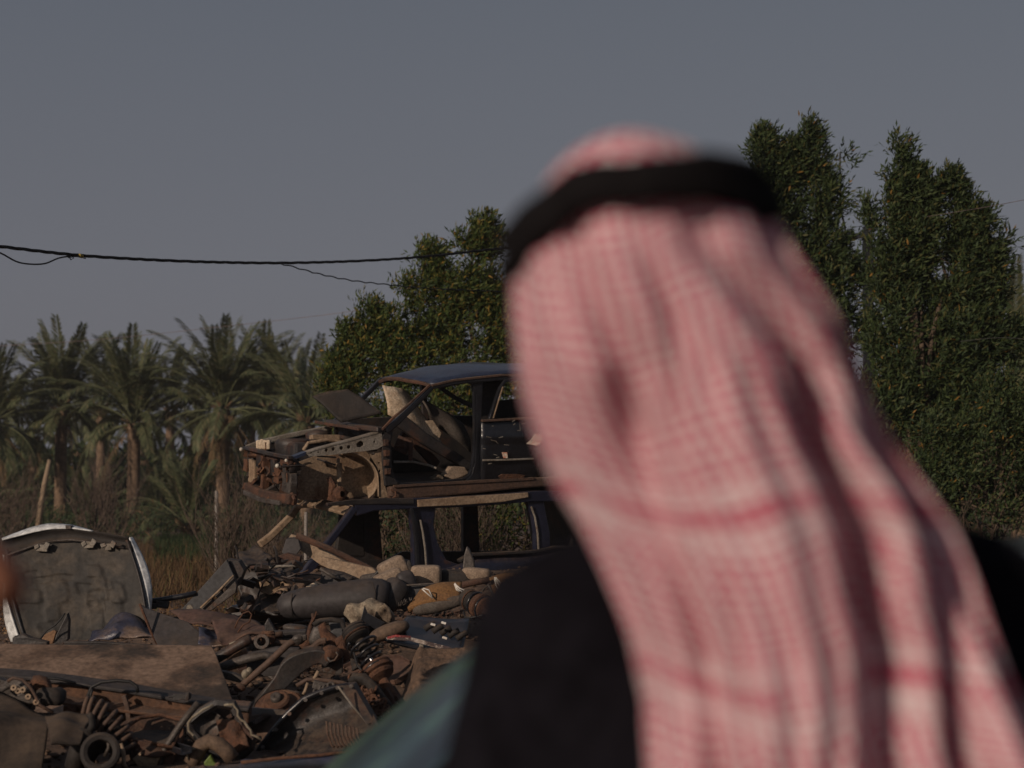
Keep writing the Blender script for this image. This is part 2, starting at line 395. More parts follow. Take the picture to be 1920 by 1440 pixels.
# clods and stones
def scatter_clods():
    vs = []; fs = []; o = 0
    ico = [Vector(v) for v in [(0, 0, 1), (.9, 0, .3), (.3, .85, .35), (-.75, .5, .3), (-.7, -.55, .25), (.25, -.9, .3), (0, 0, -.4)]]
    tf = [(0, 1, 2), (0, 2, 3), (0, 3, 4), (0, 4, 5), (0, 5, 1), (6, 2, 1), (6, 3, 2), (6, 4, 3), (6, 5, 4), (6, 1, 5)]
    for _ in range(7000):
        y = random.uniform(9.5, 24); x = random.uniform(-.30, .16) * y
        r = random.choice([.008, .012, .016, .024, .035]) * random.uniform(.7, 1.3)
        c = Vector((x, y, gz(x, y) + r * .2)); M = Matrix.Rotation(random.random() * 6.28, 3, 'Z')
        vs += [c + M @ Vector((q.x * r * random.uniform(.6, 1.3), q.y * r, q.z * r * random.uniform(.5, 1))) for q in ico]
        fs += [tuple(i + o for i in f) for f in tf]; o += 7
    mesh_np('dirt_clods', vs, fs, 'earth', kind='stuff')
scatter_clods()

# ------------------------------------------------------------------ leaves in bulk
def diamonds(base, dirn, length, width, roll=None):
    """thin leaf at each base point: two triangles as one quad, bent a little"""
    n = len(base); d = dirn / np.linalg.norm(dirn, axis=1, keepdims=True)
    rnd = np.random.normal(size=(n, 3)); w = np.cross(d, rnd); w /= np.linalg.norm(w, axis=1, keepdims=True) + 1e-9
    L_ = length[:, None]; Wd = width[:, None]
    nrm = np.cross(d, w)
    a = base; b = base + d * L_ * .45 + w * Wd * .5 + nrm * Wd * .15; c = base + d * L_; e = base + d * L_ * .45 - w * Wd * .5 + nrm * Wd * .15
    V = np.stack([a, b, c, e], 1).reshape(-1, 3)
    F = np.arange(4 * n).reshape(n, 4)
    return V, F
def crown_points(lobes, D, n, depth=1.0, shell=.5, jag=.12):
    rg = random.Random(len(lobes)); ext = []; lobes = [(l[0], l[1] + (20 if l[1] < 640 else 0)) + tuple(l[2:]) for l in lobes]
    for l in lobes:
        ext.append((l[0], l[1], l[2] * .84, l[3] * .90) + tuple(l[4:]))
        if l[3] > 26:
            ext.append((l[0] + rg.uniform(-4, 6), l[1] - l[3] * .95, max(l[2] * .28, 7), l[3] * .34) + tuple(l[4:]))
            for _ in range(6):
                a_ = rg.uniform(-1.5, 1.5); s_ = rg.uniform(.6, 1.6)
                ext.append((l[0] + l[2] * .90 * sin(a_), l[1] - l[3] * .90 * cos(a_) - 4, 7.5 * s_, 17 * s_) + tuple(l[4:]))
    lobes = ext
    ar = np.array([l[2] * l[3] * (1.7 if l[2] < 11 else 1) for l in lobes], float); ar /= ar.sum()
    idx = np.random.choice(len(lobes), n, p=ar); out = np.zeros((n, 3)); ctr = np.zeros((n, 3))
    g = np.random.normal(size=(n, 3)); g /= np.linalg.norm(g, axis=1, keepdims=True)
    rad = np.random.random(n) ** shell * (1 + np.random.normal(size=n) * jag)
    g[:, 0] *= np.clip(1.0 - .55 * g[:, 2], .3, 1.25)
    for i, l in enumerate(lobes):
        m = idx == i; dd = D + (l[4] if len(l) > 4 else 0); c = W(l[0], l[1], dd); k = dd / FPX
        rr = np.array([l[2] * k, min(l[2], l[3] * 1.2) * k * depth, l[3] * k])
        out[m] = np.array(c) + g[m] * rad[m][:, None] * rr; ctr[m] = np.array(c)
    return out, g, ctr
def leafy(parent, lobes, D, twigs, m, leaf=(.125, .03), per=8, tw=.26, up=.9, depth=1.0, shell=.42, wind=(.42, 0, .1), name='crown', jag=.2, zmin=0.05):
    p, g, c = crown_points(lobes, D, twigs, depth, shell, jag)
    # darker gaps: drop twigs where a coarse noise is low so that holes and clumps appear
    keep = np.array([(noise.noise(Vector((q[0] * 2.5, q[1] * 2.5, q[2] * .75))) if D < 32 else noise.noise(Vector(q) * 2.1) + .04) + .45 * noise.noise(Vector(q) * 3.6) > -.17 for q in p]) & (p[:, 2] > zmin)
    p = p[keep]; g = g[keep]; n = len(p)
    d = g * .8 + np.array([wind[0], wind[1], up + wind[2]]) + np.random.normal(size=(n, 3)) * .38; d /= np.linalg.norm(d, axis=1, keepdims=True)
    t = np.linspace(0, 1, per)[None, :, None]
    base = p[:, None, :] + d[:, None, :] * tw * t + np.random.normal(size=(n, per, 3)) * .012
    ld = d[:, None, :] * (.5 + .6 * t) + np.random.normal(size=(n, per, 3)) * .62 + np.array([wind[0] * .6, 0, .1])
    base = base.reshape(-1, 3); ld = ld.reshape(-1, 3); q = len(base)
    V, F = diamonds(base, ld, np.random.uniform(.65, 1.15, q) * leaf[0], np.random.uniform(.8, 1.2, q) * leaf[1])
    return mesh_np(name, V, F, m, parent=parent), p
def limb_path(a, b, n=6, wob=.12):
    pts = []
    for i in range(n + 1):
        t = i / n; p = a.lerp(b, t); k = sin(pi * t) * wob * (b - a).length
        p += Vector((noise.noise(p * 1.3 + Vector((5, 0, 0))), noise.noise(p * 1.3), 0)) * k; pts.append(p)
    return pts
def leaf_tree(name, lobes, D, twigs, m, label, cat, base_px, group=None, r0=.11, **kw):
    c = W(base_px, 935, D); b = Vector((c.x, D, gz(c.x, D)))
    root = thing(name, b, label, cat, group)
    cr, pts = leafy(root, lobes, D, twigs, m, **kw)
    mb = MB(); lb = MB()
    tops = sorted(lobes, key=lambda l: l[1])[:5]
    for i, l in enumerate(tops):
        t = W(l[0], l[1], D + (l[4] if len(l) > 4 else 0)); bb = b + Vector((random.uniform(-.12, .12), random.uniform(-.1, .1), -.05))
        path = limb_path(bb, t, 8, .10); (mb if i == 0 else lb).tube(path, [lerp(r0 * (1 if i == 0 else .7), .012, (j / 8) ** .7) for j in range(9)], 7)
        for j in range(2, 8):
            for _ in range(3):
                q = pts[random.randrange(len(pts))]; q = Vector(q)
                if (q - path[j]).length < 1.3: lb.tube(limb_path(path[j], q, 4, .15), [.02, .016, .012, .009, .005], 5)
    build('trunk', mb, 'bark', root, smooth=True); build('limbs', lb, 'bark', root, smooth=True)
    return root

centre = [(797, 468, 24, 34), (790, 520, 38, 34), (885, 448, 26, 36), (918, 452, 20, 34), (760, 515, 26, 22), (850, 545, 62, 42), (905, 520, 42, 46),
          (700, 575, 30, 28), (745, 590, 55, 36), (830, 610, 90, 50), (915, 610, 52, 66), (960, 560, 40, 80), (690, 635, 52, 36), (640, 640, 30, 22), (665, 690, 52, 40), (760, 680, 90, 50),
          (870, 700, 90, 60), (650, 745, 48, 40), (740, 770, 90, 50), (860, 790, 110, 60), (980, 700, 60, 110), (690, 830, 80, 50), (980, 860, 100, 80), (830, 880, 120, 60), (1060, 760, 80, 160)]
leaf_tree('broadleaf_tree', centre, 33, 13500, 'leaf_green', 'bushy green tree with narrow leaves behind the stacked wrecked cars', 'tree', 830, r0=.13, depth=.9)
treeA = [(1425, 285, 24, 30), (1440, 330, 34, 46), (1517, 238, 19, 24), (1520, 285, 32, 36), (1575, 285, 30, 34), (1485, 310, 26, 36), (1475, 370, 50, 50), (1550, 360, 48, 56), (1440, 430, 40, 60), (1530, 440, 66, 55),
         (1470, 520, 60, 70), (1560, 520, 50, 55), (1590, 425, 22, 22), (1545, 600, 70, 60), (1470, 640, 90, 90), (1590, 650, 54, 60), (1540, 740, 110, 90), (1420, 780, 120, 120), (1600, 840, 110, 100), (1450, 930, 140, 90), (1610, 950, 90, 60)]
leaf_tree('broadleaf_tree', treeA, 31, 14500, 'leaf_dark', 'tall dark green tree rising right behind the red headscarf', 'tree', 1520, r0=.13, depth=.8, shell=.45)
treeB = [(1686, 268, 18, 20), (1684, 305, 24, 22), (1748, 322, 24, 24), (1660, 330, 16, 16), (1700, 350, 46, 32), (1765, 355, 24, 30), (1805, 372, 20, 24), (1838, 395, 18, 20), (1665, 400, 38, 40), (1732, 425, 46, 52), (1815, 440, 32, 40),
         (1877, 441, 12, 10), (1685, 490, 56, 60), (1778, 510, 70, 62), (1850, 505, 24, 34), (1886, 500, 12, 20), (1868, 560, 24, 46), (1700, 590, 84, 76), (1810, 610, 96, 80), (1740, 700, 110, 80), (1860, 660, 44, 44), (1690, 790, 90, 90), (1800, 800, 100, 90), (1740, 900, 100, 100), (1860, 880, 60, 80)]
leaf_tree('broadleaf_tree', treeB, 29, 18500, 'leaf_dark', 'broad dark green tree with yellowing leaves at the right edge beside the concrete pole', 'tree', 1760, r0=.14, depth=.8, shell=.45)
shr = [(1890, 790, 62, 66), (1850, 860, 70, 64), (1900, 890, 66, 76), (1800, 930, 64, 58), (1880, 960, 66, 46), (1760, 880, 40, 70), (1960, 860, 60, 120), (1730, 950, 60, 50)]
leaf_tree('leafy_shrub', shr, 27, 4200, 'leaf_dark', 'low leafy shrub on bare earth under the right hand tree', 'shrub', 1850, r0=.04, depth=1, leaf=(.085, .026), zmin=.2)

# bushes behind the cars, seen through their windows
for px, lob, lab in [(730, [(720, 1000, 70, 50), (700, 940, 60, 50), (780, 1010, 60, 60), (740, 1060, 90, 40)], 'tangled brown bush seen through the front window of the lower wreck'),
                     (860, [(860, 1000, 60, 60), (840, 950, 60, 40), (880, 1060, 90, 40)], 'dry brown bush seen through the middle window of the lower wreck'),
                     (980, [(980, 960, 70, 40), (1000, 1010, 70, 50), (930, 1030, 60, 40), (1060, 980, 60, 70)], 'greener bush seen through the rear side window of the lower wreck')]:
    leaf_tree('bush', lob, 25, 1100, 'leaf_green' if px == 980 else 'bush_leaf', lab, 'bush', px, r0=.03, leaf=(.07, .03), depth=1.2, zmin=.1, up=.5)

def bare_shrub(px, py_base, D, h, spread, label, n=16, mt='dry_twig', seed=0, lean=0.0, r=.011, cat='shrub'):
    random.seed(seed); c = W(px, py_base, D); b = Vector((c.x, D, gz(c.x, D)))
    mb = MB()
    def grow(p, d, L_, r_, lv):
        pts = [p]; dd = d.copy()
        for i in range(4):
            dd = (dd + Vector((random.uniform(-.16, .16), random.uniform(-.16, .16), .06))).normalized(); pts.append(pts[-1] + dd * L_ / 4)
        mb.tube(pts, [r_, r_ * .88, r_ * .76, r_ * .6, r_ * .4], 4, cap=False)
        if lv > 0:
            for i in (1, 2, 3, 4):
                for _ in range(2 if lv > 1 else 1):
                    nd = (dd + Vector((random.uniform(-.7, .7), random.uniform(-.7, .7), random.uniform(-.05, .5)))).normalized()
                    grow(pts[i], nd, L_ * random.uniform(.4, .62), r_ * .6, lv - 1)
    for i in range(n):
        a = random.random() * 6.28; d = Vector((cos(a) * spread + lean, sin(a) * spread, 1)).normalized()
        grow(b + Vector((random.uniform(-.2, .2), random.uniform(-.2, .2), -.03)), d, h * random.uniform(.55, .8), r, 2)
    random.seed(seed + 77)
    return build('bare_shrub', mb, mt, label=label, cat=cat, loc=b)
bare_shrub(175, 1000, 55, 2.5, .40, 'bare leafless shrub between the two left palm trunks', 9, seed=3, r=.022)
bare_shrub(215, 1000, 58, 2.2, .5, 'bare leafless shrub just left of the second palm trunk', 7, seed=13, r=.022)
bare_shrub(25, 1000, 52, 1.9, .7, 'bare leafless shrub at the left edge below the palms', 8, seed=4, r=.018)
bare_shrub(-40, 1000, 45, 2.2, .7, 'bare shrub cut by the left edge of the picture', 8, seed=8, r=.016, lean=.3)
bare_shrub(445, 1060, 27, 1.7, .33, 'bare pale shrub below the nose of the upper wreck', 16, seed=5, r=.011, lean=-.06)
bare_shrub(500, 1060, 26, 1.4, .5, 'bare brown shrub left of the lower wreck windscreen frame', 14, seed=6, r=.010)
bare_shrub(560, 1060, 25.5, 1.2, .6, 'bare shrub seen through the empty windscreen of the lower wreck', 12, seed=16, r=.009)
bare_shrub(850, 1060, 23.5, 1.5, .45, 'bare reddish shrub behind the middle window of the lower wreck', 16, seed=7, r=.010)
bare_shrub(940, 1060, 24.0, 1.5, .6, 'pale branches crossing the rear side window of the lower wreck', 9, seed=17, r=.010)
bare_shrub(1745, 1000, 25, 1.3, .25, 'thin dry stalks in front of the right hand shrub', 14, seed=9, r=.006, lean=-.12)
bare_shrub(1905, 980, 25.5, .9, .5, 'dry twigs poking out of the shrub at the right edge', 8, seed=19, r=.007)
random.seed(21)

# ------------------------------------------------------------------ date palms
def frond_mesh(e0, droop, L_=3.4, mt='frond_leaf', nl=84, ll=.56, seed=0, twist=.0):
    rng = random.Random(seed); mb = MB(); N_ = 14; pts = []; p = Vector((0, 0, 0))
    for i in range(N_ + 1):
        t = i / N_; a = e0 - droop * t ** 1.6; pts.append(p.copy()); p += Vector((cos(a), twist * t * t, sin(a))) * L_ / N_
    mb.tube(pts, [lerp(.035, .006, i / N_) for i in range(N_ + 1)], 4)
    for i in range(nl):
        t = .16 + .84 * i / (nl - 1); k = t * N_; j = min(int(k), N_ - 1); q = pts[j].lerp(pts[j + 1], k - j); tg = (pts[j + 1] - pts[j]).normalized()
        lat = Vector((0, 1, 0)); upv = tg.cross(lat) * -1
        le = ll * (.35 + .65 * sin(pi * min(1, .12 + t * .85)) ** .7) * rng.uniform(.85, 1.1)
        for sgn in (-1, 1):
            d = (tg * rng.uniform(.75, 1.0) + lat * sgn * rng.uniform(.5, .75) + upv * rng.uniform(.1, .5)).normalized()
            w = d.cross(upv).normalized() * .022
            m_ = q + d * le * .5 - Vector((0, 0, .02)); e = q + d * le - Vector((0, 0, .04 * le / .5))
            mb.add([q, m_ + w, e, m_ - w], [(0, 1, 2, 3)])
    me = bpy.data.meshes.new('frond'); me.from_pydata([tuple(v) for v in mb.v], [], mb.f); me.materials.append(MATS[mt]); return me
FR = {'up': [frond_mesh(radians(86), radians(30), 3.4, seed=1, twist=.1), frond_mesh(radians(76), radians(38), 3.5, seed=2), frond_mesh(radians(66), radians(52), 3.7, seed=3, twist=-.1)],
      'mid': [frond_mesh(radians(54), radians(72), 3.9, seed=4), frond_mesh(radians(40), radians(84), 3.9, seed=5, twist=.15), frond_mesh(radians(26), radians(84), 3.7, seed=6)],
      'low': [frond_mesh(radians(8), radians(88), 3.2, seed=7), frond_mesh(radians(-12), radians(72), 3.0, seed=8, twist=.1)],
      'dry': [frond_mesh(radians(-48), radians(38), 2.7, 'frond_dry', 30, .4, seed=9), frond_mesh(radians(-62), radians(26), 2.4, 'frond_dry', 26, .35, seed=10)]}
def trunk_mb(b, h, r, bumps=True):
    mb = MB(); rows = max(6, int(h / .09)); n = 12
    def fn(u, v):
        a = 2 * pi * u; z = h * v; rr = r * (1.25 - .28 * min(v * 5, 1)) * (1 + (.11 * abs(sin(a * 4 + v * rows * .8)) * abs(cos(v * rows * 1.57))))
        return b + Vector((cos(a) * rr, sin(a) * rr, z - .1))
    return mb.grid(fn, 16, rows)
def palm(px, D, crown_py, scale, label, group=None, nf=(12, 16, 10, 6), seed=0, r=.24, base=None):
    rng = random.Random(seed); c = W(px, 935, D); b = Vector((c.x, D, gz(c.x, D))); top = W(px, crown_py, D); h = max(top.z - b.z, .25)
    root = thing('date_palm', b, label, 'palm tree', group)
    build('trunk', trunk_mb(b, h, r), 'palm_bark', root, smooth=True)
    mb = MB()
    for i in range(26):
        a = rng.random() * 6.28; z = h - rng.uniform(-.15, .75) * min(1, h / 2)
        d = Vector((cos(a), sin(a), rng.uniform(.5, 1.2))).normalized(); q = b + Vector((cos(a) * r * .9, sin(a) * r * .9, z))
        mb.tube([q, q + d * .16, q + d * .34], [.055, .04, .02], 5)
    build('frond_stubs', mb, 'palm_stub', root, kind='stuff')
    for kind_, cnt in zip(('up', 'mid', 'low', 'dry'), nf):
        for i in range(cnt):
            me = rng.choice(FR[kind_]); o = bpy.data.objects.new('frond', me); COL.objects.link(o); o.parent = root
            a = 2 * pi * (i + rng.uniform(-.35, .35)) / max(cnt, 1) + {'up': 0, 'mid': .2, 'low': .4, 'dry': .1}[kind_]
            o.rotation_euler = (rng.uniform(-.25, .25), rng.uniform(-.12, .12), a)
            s = scale * rng.uniform(.9, 1.18); o.scale = (s, s, s)
            o.location = (cos(a) * r * .6, sin(a) * r * .6, h + {'up': .1, 'mid': 0, 'low': -.12, 'dry': -.25}[kind_])
    return root
palm(113, 84, 762, 1.0, 'date palm at left with a straight pale trunk beside the leaning bare pole', seed=1, nf=(20, 17, 7, 2), r=.26)
palm(250, 80, 790, 1.0, 'date palm with the most visible textured trunk, second from left', seed=2, nf=(20, 18, 8, 2), r=.27)
palm(418, 78, 764, 1.02, 'date palm with hanging dead fronds left of the upper wreck', seed=3, nf=(20, 20, 10, 16), r=.27)
palm(-18, 82, 790, 1.0, 'date palm crown cut off by the left edge of the picture', seed=4, nf=(12, 16, 12, 4))
palm(355, 62, 985, .62, 'young low date palm with hardly any trunk growing on green ground', seed=5, nf=(14, 8, 2, 0), r=.2)
palm(575, 72, 790, 1.0, 'date palm half hidden by the upper wreck and the bushy tree', seed=6, nf=(12, 16, 10, 5))
palm(500, 90, 765, 1.02, 'date palm between the one with dead fronds and the bushy tree', seed=7, nf=(14, 16, 10, 4))
palm(1912, 62, 690, .95, 'pale date palm at the right edge behind the broad dark tree', seed=8, nf=(13, 12, 8, 2))
palm(2010, 66, 740, .95, 'date palm beyond the right edge with fronds reaching into view', seed=18, nf=(12, 12, 8, 2))
LB = ['dark background palm filling the gap right of the leftmost palm crown', 'dark background palm between the first and second tall palm trunks', 'background palm crown rising between the second palm and the one with dead fronds',
      'background palm crown just right of the palm with dead fronds', 'background palm mostly hidden behind the bushy green tree', 'low dark background palm behind the leaning bare pole', 'low dark background palm behind the dead fronds',
      'background palm above the nose of the upper wreck', 'background palm cut by the left edge', 'low background palm beside the left edge', 'low background palm behind the second palm trunk']
for i, (px, D, py) in enumerate([(60, 104, 815), (188, 100, 765), (318, 102, 768), (470, 108, 780), (640, 104, 780), (150, 112, 840), (380, 110, 830), (560, 112, 760), (-60, 100, 790), (10, 116, 800), (270, 118, 790)]):
    palm(px, D, py, 1.0, LB[i], group='date palms of the grove behind', seed=30 + i, nf=(10, 10, 5, 0))
LY = ['young trunkless palm left of the first palm trunk', 'young trunkless palm between the two left palm trunks', 'young trunkless palm right of the second palm trunk', 'young trunkless palm behind the bare shrub under the upper wreck', 'young trunkless palm seen through the windscreen frame of the lower wreck', 'young trunkless palm at the left edge under the grove']
for i, (px, D, py) in enumerate([(40, 92, 975), (175, 96, 978), (300, 94, 975), (490, 90, 970), (560, 95, 975), (-20, 88, 970)]):
    palm(px, D, py, .85, LY[i], group='young palms under the grove', seed=60 + i, nf=(12, 12, 4, 0))
# dense shaded undergrowth of the grove
def mass(name, x0, x1, y0, y1, h, n, m, leaf, label=None, **kw):
    x = np.random.uniform(x0, x1, n); y = np.random.uniform(y0, y1, n)
    hh = np.array([h * (.75 + .45 * noise.noise(Vector((a * .22, b * .22, 2)))) for a, b in zip(x, y)])
    z = np.random.random(n) ** .8 * hh
    d = np.random.normal(size=(n, 3)) + np.array([0, 0, .8])
    V, F = diamonds(np.stack([x, y, z], 1), d, np.random.uniform(.6, 1.3, n) * leaf[0], np.full(n, leaf[1]))
    return mesh_np(name, V, F, m, kind='stuff')
mass('grove_undergrowth', -42, 60, 108, 130, 5.2, 42000, 'leaf_dark', (1.1, .22))
mass('grove_brush', -34, -4, 60, 100, 1.3, 26000, 'bush_leaf', (.35, .05))
mass('far_brush', 6, 60, 40, 60, 1.8, 16000, 'bush_leaf', (.3, .06))

def blades(name, x0, x1, y0, y1, n, m, h, w, clump=2.0, thr=-.1, lean=.35, fan=None):
    pts = []
    while len(pts) < n:
        y = random.uniform(y0, y1); x = random.uniform(x0, x1) if fan is None else random.uniform(*fan) * y
        if noise.noise(Vector((x / clump, y / clump, 4))) > thr: pts.append((x, y, gz(x, y) - .01))
    b = np.array(pts); d = np.random.normal(size=(n, 3)) * lean + np.array([.1, 0, 1])
    V, F = diamonds(b, d, np.random.uniform(.4, 1.2, n) * h, np.full(n, w))
    return mesh_np(name, V, F, m, kind='stuff')
blades('dry_grass', 0, 0, 24, 62, 15000, 'grass_dry', .24, .014, fan=(-.31, -.02), clump=3)
blades('tall_dry_weeds', 0, 0, 26, 50, 3500, 'grass_dry', .5, .016, fan=(-.20, -.12), clump=2, thr=-.25)
blades('green_grass', 0, 0, 42, 60, 12000, 'grass_green', .40, .035, fan=(-.185, -.13), clump=6, thr=-.6)
blades('sparse_grass', 0, 0, 24, 60, 6000, 'grass_dry', .25, .014, fan=(.2, .32), clump=3, thr=0)
def litter(name, n, ya, yb, fa, fb, m='leaf_litter', L_=.07):
    y = np.random.uniform(ya, yb, n); x = np.random.uniform(fa, fb, n) * y
    z = np.array([gz(a, b) + .012 for a, b in zip(x, y)]); d = np.random.normal(size=(n, 3)) * np.array([1, 1, .35])
    V, F = diamonds(np.stack([x, y, z], 1), d, np.random.uniform(.5, 1.3, n) * L_, np.full(n, L_ * .45)); mesh_np(name, V, F, m, kind='stuff')
litter('leaf_litter', 12000, 21, 38, -.30, .02)

# stick, posts, poles
mb = MB(); a = S(72, 1012); D = 60
mb.tube([W(70, 1005, D), W(76, 950, D), W(84, 905, D), W(93, 862, D)], [.10, .09, .085, .06], 8)
build('dead_pole', mb, 'pale_wood', smooth=True, label='pale bare pole leaning beside the left palm trunk', cat='pole')
mb = MB(); b = W(407, 935, 34); mb.tube([Vector((b.x, 34, -.05)), Vector((b.x - .01, 34, W(407, 920, 34).z))], .032, 8)
build('fence_post', mb, 'grey_post', label='thin grey post standing left of the stacked wrecks', cat='post')
mb = MB(); b = W(574, 935, 24); mb.tube([Vector((b.x, 24, -.05)), Vector((b.x, 24, W(574, 960, 24).z))], .022, 8)
build('fence_post', mb, 'grey_post', label='thin grey post seen through the windscreen frame of the lower wreck', cat='post')
D = 33.0; pole_t = W(1626, 425, D); pole_b = Vector((pole_t.x, D, -.05))
pr = thing('utility_pole', pole_b, 'square concrete utility pole between the two right hand trees', 'utility pole')
mb = MB(); mb.tube([pole_b, pole_t], [.17, .10], 4); build('pole', mb, 'concrete', pr)
mb = MB(); mb.box(W(1612, 442, D - .15), (.5, .09, .09)); build('cross_arm', mb, 'concrete', pr, bevel=.01)
for px in (1597, 1628):
    mb = MB(); mb.lathe(W(px, 441, D - .15), (0, 0, 1), [(0, .03), (.02, .05), (.04, .03), (.07, .045), (.1, .02), (.11, .0)], 10); build('insulator', mb, 'ceramic_white', pr)

# overhead cables
def strand(pts, r, k=0, n=2, R=.012, pitch=.55, wob=.0):
    out = []; s = 0
    P = [Vector(p) for p in pts]
    dense = []
    for i in range(len(P) - 1):
        m_ = 26
        for j in range(m_): dense.append(P[i].lerp(P[i + 1], j / m_))
    dense.append(P[-1])
    for i, p in enumerate(dense):
        if i: s += (p - dense[i - 1]).length
        t = (dense[min(i + 1, len(dense) - 1)] - dense[max(i - 1, 0)]).normalized(); u = Vector((0, 0, 1)); w = t.cross(u).normalized()
        a = 2 * pi * (s / pitch + k / n) + noise.noise(p) * 1.5
        out.append(p + (u * cos(a) + w * sin(a)) * R)
    return out
def curve(pxs, Ds):
    n = 24; X = [p[0] for p in pxs]; Y = [p[1] for p in pxs]; out = []
    # smooth interpolation through the points
    for i in range(len(pxs) - 1):
        for j in range(4):
            t = j / 4; x = lerp(X[i], X[i + 1], t)
            m0 = (Y[i + 1] - Y[max(i - 1, 0)]) / (X[i + 1] - X[max(i - 1, 0)]); m1 = (Y[min(i + 2, len(Y) - 1)] - Y[i]) / (X[min(i + 2, len(X) - 1)] - X[i]); h = X[i + 1] - X[i]
            y = (2 * t**3 - 3 * t**2 + 1) * Y[i] + (t**3 - 2 * t**2 + t) * h * m0 + (-2 * t**3 + 3 * t**2) * Y[i + 1] + (t**3 - t**2) * h * m1
            out.append(W(x, y, lerp(Ds[0], Ds[1], (x - X[0]) / (X[-1] - X[0]))))
    out.append(W(X[-1], Y[-1], Ds[1])); return out
main = curve([(-500, 395), (-200, 438), (0, 462), (140, 478), (280, 487), (420, 492), (540, 493), (680, 489), (800, 481), (940, 466), (1200, 446), (1450, 438), (1597, 437)], (15, 33))
ct = thing('overhead_cable', main[0], 'twisted black power cable sagging across the sky on the left', 'cable')
for k in range(3): build('strand', MB().tube(strand(main, .012, k, 3, .010, .8), .0100, 5), 'cable_black', ct)
Dm = lambda px: lerp(15, 33, (px + 500) / 2097)
build('tape_wrap', MB().tube([W(148, 479, Dm(148) - .02), W(154, 480.5, Dm(154) - .02)], .022, 8), 'yellow_tape', ct)
build('tie_wire', MB().tube([W(x, y, Dm(x) - .03) for x, y in [(128, 480), (133, 487), (138, 484), (134, 477), (128, 483), (140, 481), (152, 482), (160, 485), (158, 478), (150, 478)]], .006, 5), 'cable_black', ct)
loose = curve([(-160, 440), (-60, 455), (0, 474), (30, 490), (55, 495), (85, 494), (110, 484), (132, 480)], (18.2, Dm(132)))
build('loose_wire', MB().tube(loose, .009, 5), 'cable_black', ct)
drop = curve([(520, 493), (545, 499), (600, 514), (660, 526), (720, 533), (790, 540), (900, 545), (1100, 552)], (Dm(520), 31))
build('drop_wire', MB().tube(strand(drop, .01, 0, 2, .006, .35), .0085, 5), 'cable_black', ct)
for i, (pp, Ds, lab) in enumerate([([(-60, 652), (180, 637), (420, 612), (667, 583), (900, 548)], (60, 50), 'thin pinkish wire crossing the sky above the palms'),
                         ([(1500, 475), (1600, 427), (1700, 412), (1850, 388), (1960, 367)], (34, 24), 'thin wire rising to the right above the broad dark tree'),
                         ([(1560, 486), (1620, 487), (1800, 489), (1960, 491)], (50, 46), 'thin level wire passing behind the concrete pole'),
                         ([(1580, 520), (1630, 508), (1780, 530), (1880, 512), (1960, 500)], (40, 30), 'upper of the two wires dipping behind the broad dark tree'),
                         ([(1700, 500), (1890, 521), (1960, 514)], (38, 30), 'lower of the two wires dipping behind the broad dark tree'),
                         ([(1800, 640), (1880, 633), (1960, 640)], (27.5, 27), 'dark wire in front of the palm at the right edge')]):
    build('wire', MB().tube(curve(pp, Ds), .0038 * Ds[0] / 30, 4), 'cable_black' if i == 5 else 'wire_far', label=lab, cat='wire')

# ================================================================== WRECKS
class Side:
    """a car standing at an angle: its near flank is a plane; N(px,py,off) is the point of the photo ray on the plane off metres further across the car"""
    def __init__(s, o, th, roll):
        s.o = o; s.u = Vector((cos(th), sin(th), 0)); s.l = Vector((-sin(th), cos(th), sin(roll))).normalized(); s.w = s.u.cross(s.l).normalized()
        s.n = s.u.cross(s.w).normalized()
    def N(s, px, py, off=0.0):
        r = ray(px, py); o = s.o + s.l * off; k = (o - Vector((0, 0, CAMZ))).dot(s.n) / r.dot(s.n)
        return Vector((0, 0, CAMZ)) + r * k
    def far(s, px, py, off): return s.N(px, py) + s.l * off          # same place on the flank, carried across
def circ(side, px, py, rx, ry=None, n=12, off=0): 
    ry = ry or rx
    return [side.N(px + rx * cos(2 * pi * i / n), py + ry * sin(2 * pi * i / n), off) for i in range(n)]
UP = Vector((0, 0, 1))

# ---------------------------------------------------------------- lower wreck: dark blue estate car
L_ = Side(W(665, 1000, 18.9), radians(27), radians(3)); N = L_.N; T = L_.l
WB = 1.42
low = thing('wrecked_car', L_.N(900, 1150) - UP * .3, 'dark blue gutted estate car shell underneath, empty window openings, carrying the black wreck', 'car')
def P3(name, mb, m, parent=None, **k): return build(name, mb, m, parent or low, **k)
# roof
def roofL(u, v):
    px = lerp(668, 1230, u); base = N(px, interp(px, [668, 690, 740, 900, 1000, 1100, 1230], [953, 945, 938, 934, 927, 925, 930])) + UP * .0
    c = .055 * sin(pi * v) + (.02 * noise.noise(Vector((u * 6, v * 3, 1))))
    return base + T * (WB * v) + L_.w * 0 + UP * c - L_.u * (.10 * sin(pi * v) if u == 0 else 0)
P3('roof', MB().grid(roofL, 22, 10, .03, -1), 'navy_paint', smooth=True)
# side rail over windows (tan, rusted)
mb = MB(); mb.sweep([N(665, 957), N(700, 947), N(760, 944), N(850, 941), N(930, 936), N(1000, 930), N(1100, 930), N(1230, 934)], .11, .07, T)
P3('roof_rail', mb, 'navy_paint', bevel=.01)
mb = MB(); mb.sweep([N(783, 944, -.045), N(860, 939, -.045), N(940, 934, -.045), N(990, 928, -.045)], [.07, .085, .08, .05], .03, T).jitter(.006, 9)
P3('drip_rail', mb, 'primer', bevel=.006)
mb = MB(); mb.sweep([N(612, 946, -.01), N(660, 941, -.02), N(720, 939, -.03), N(775, 940, -.04)], [.03, .05, .06, .05], .05, T).jitter(.008, 9)
P3('drip_rail', mb, 'black_metal', bevel=.006)
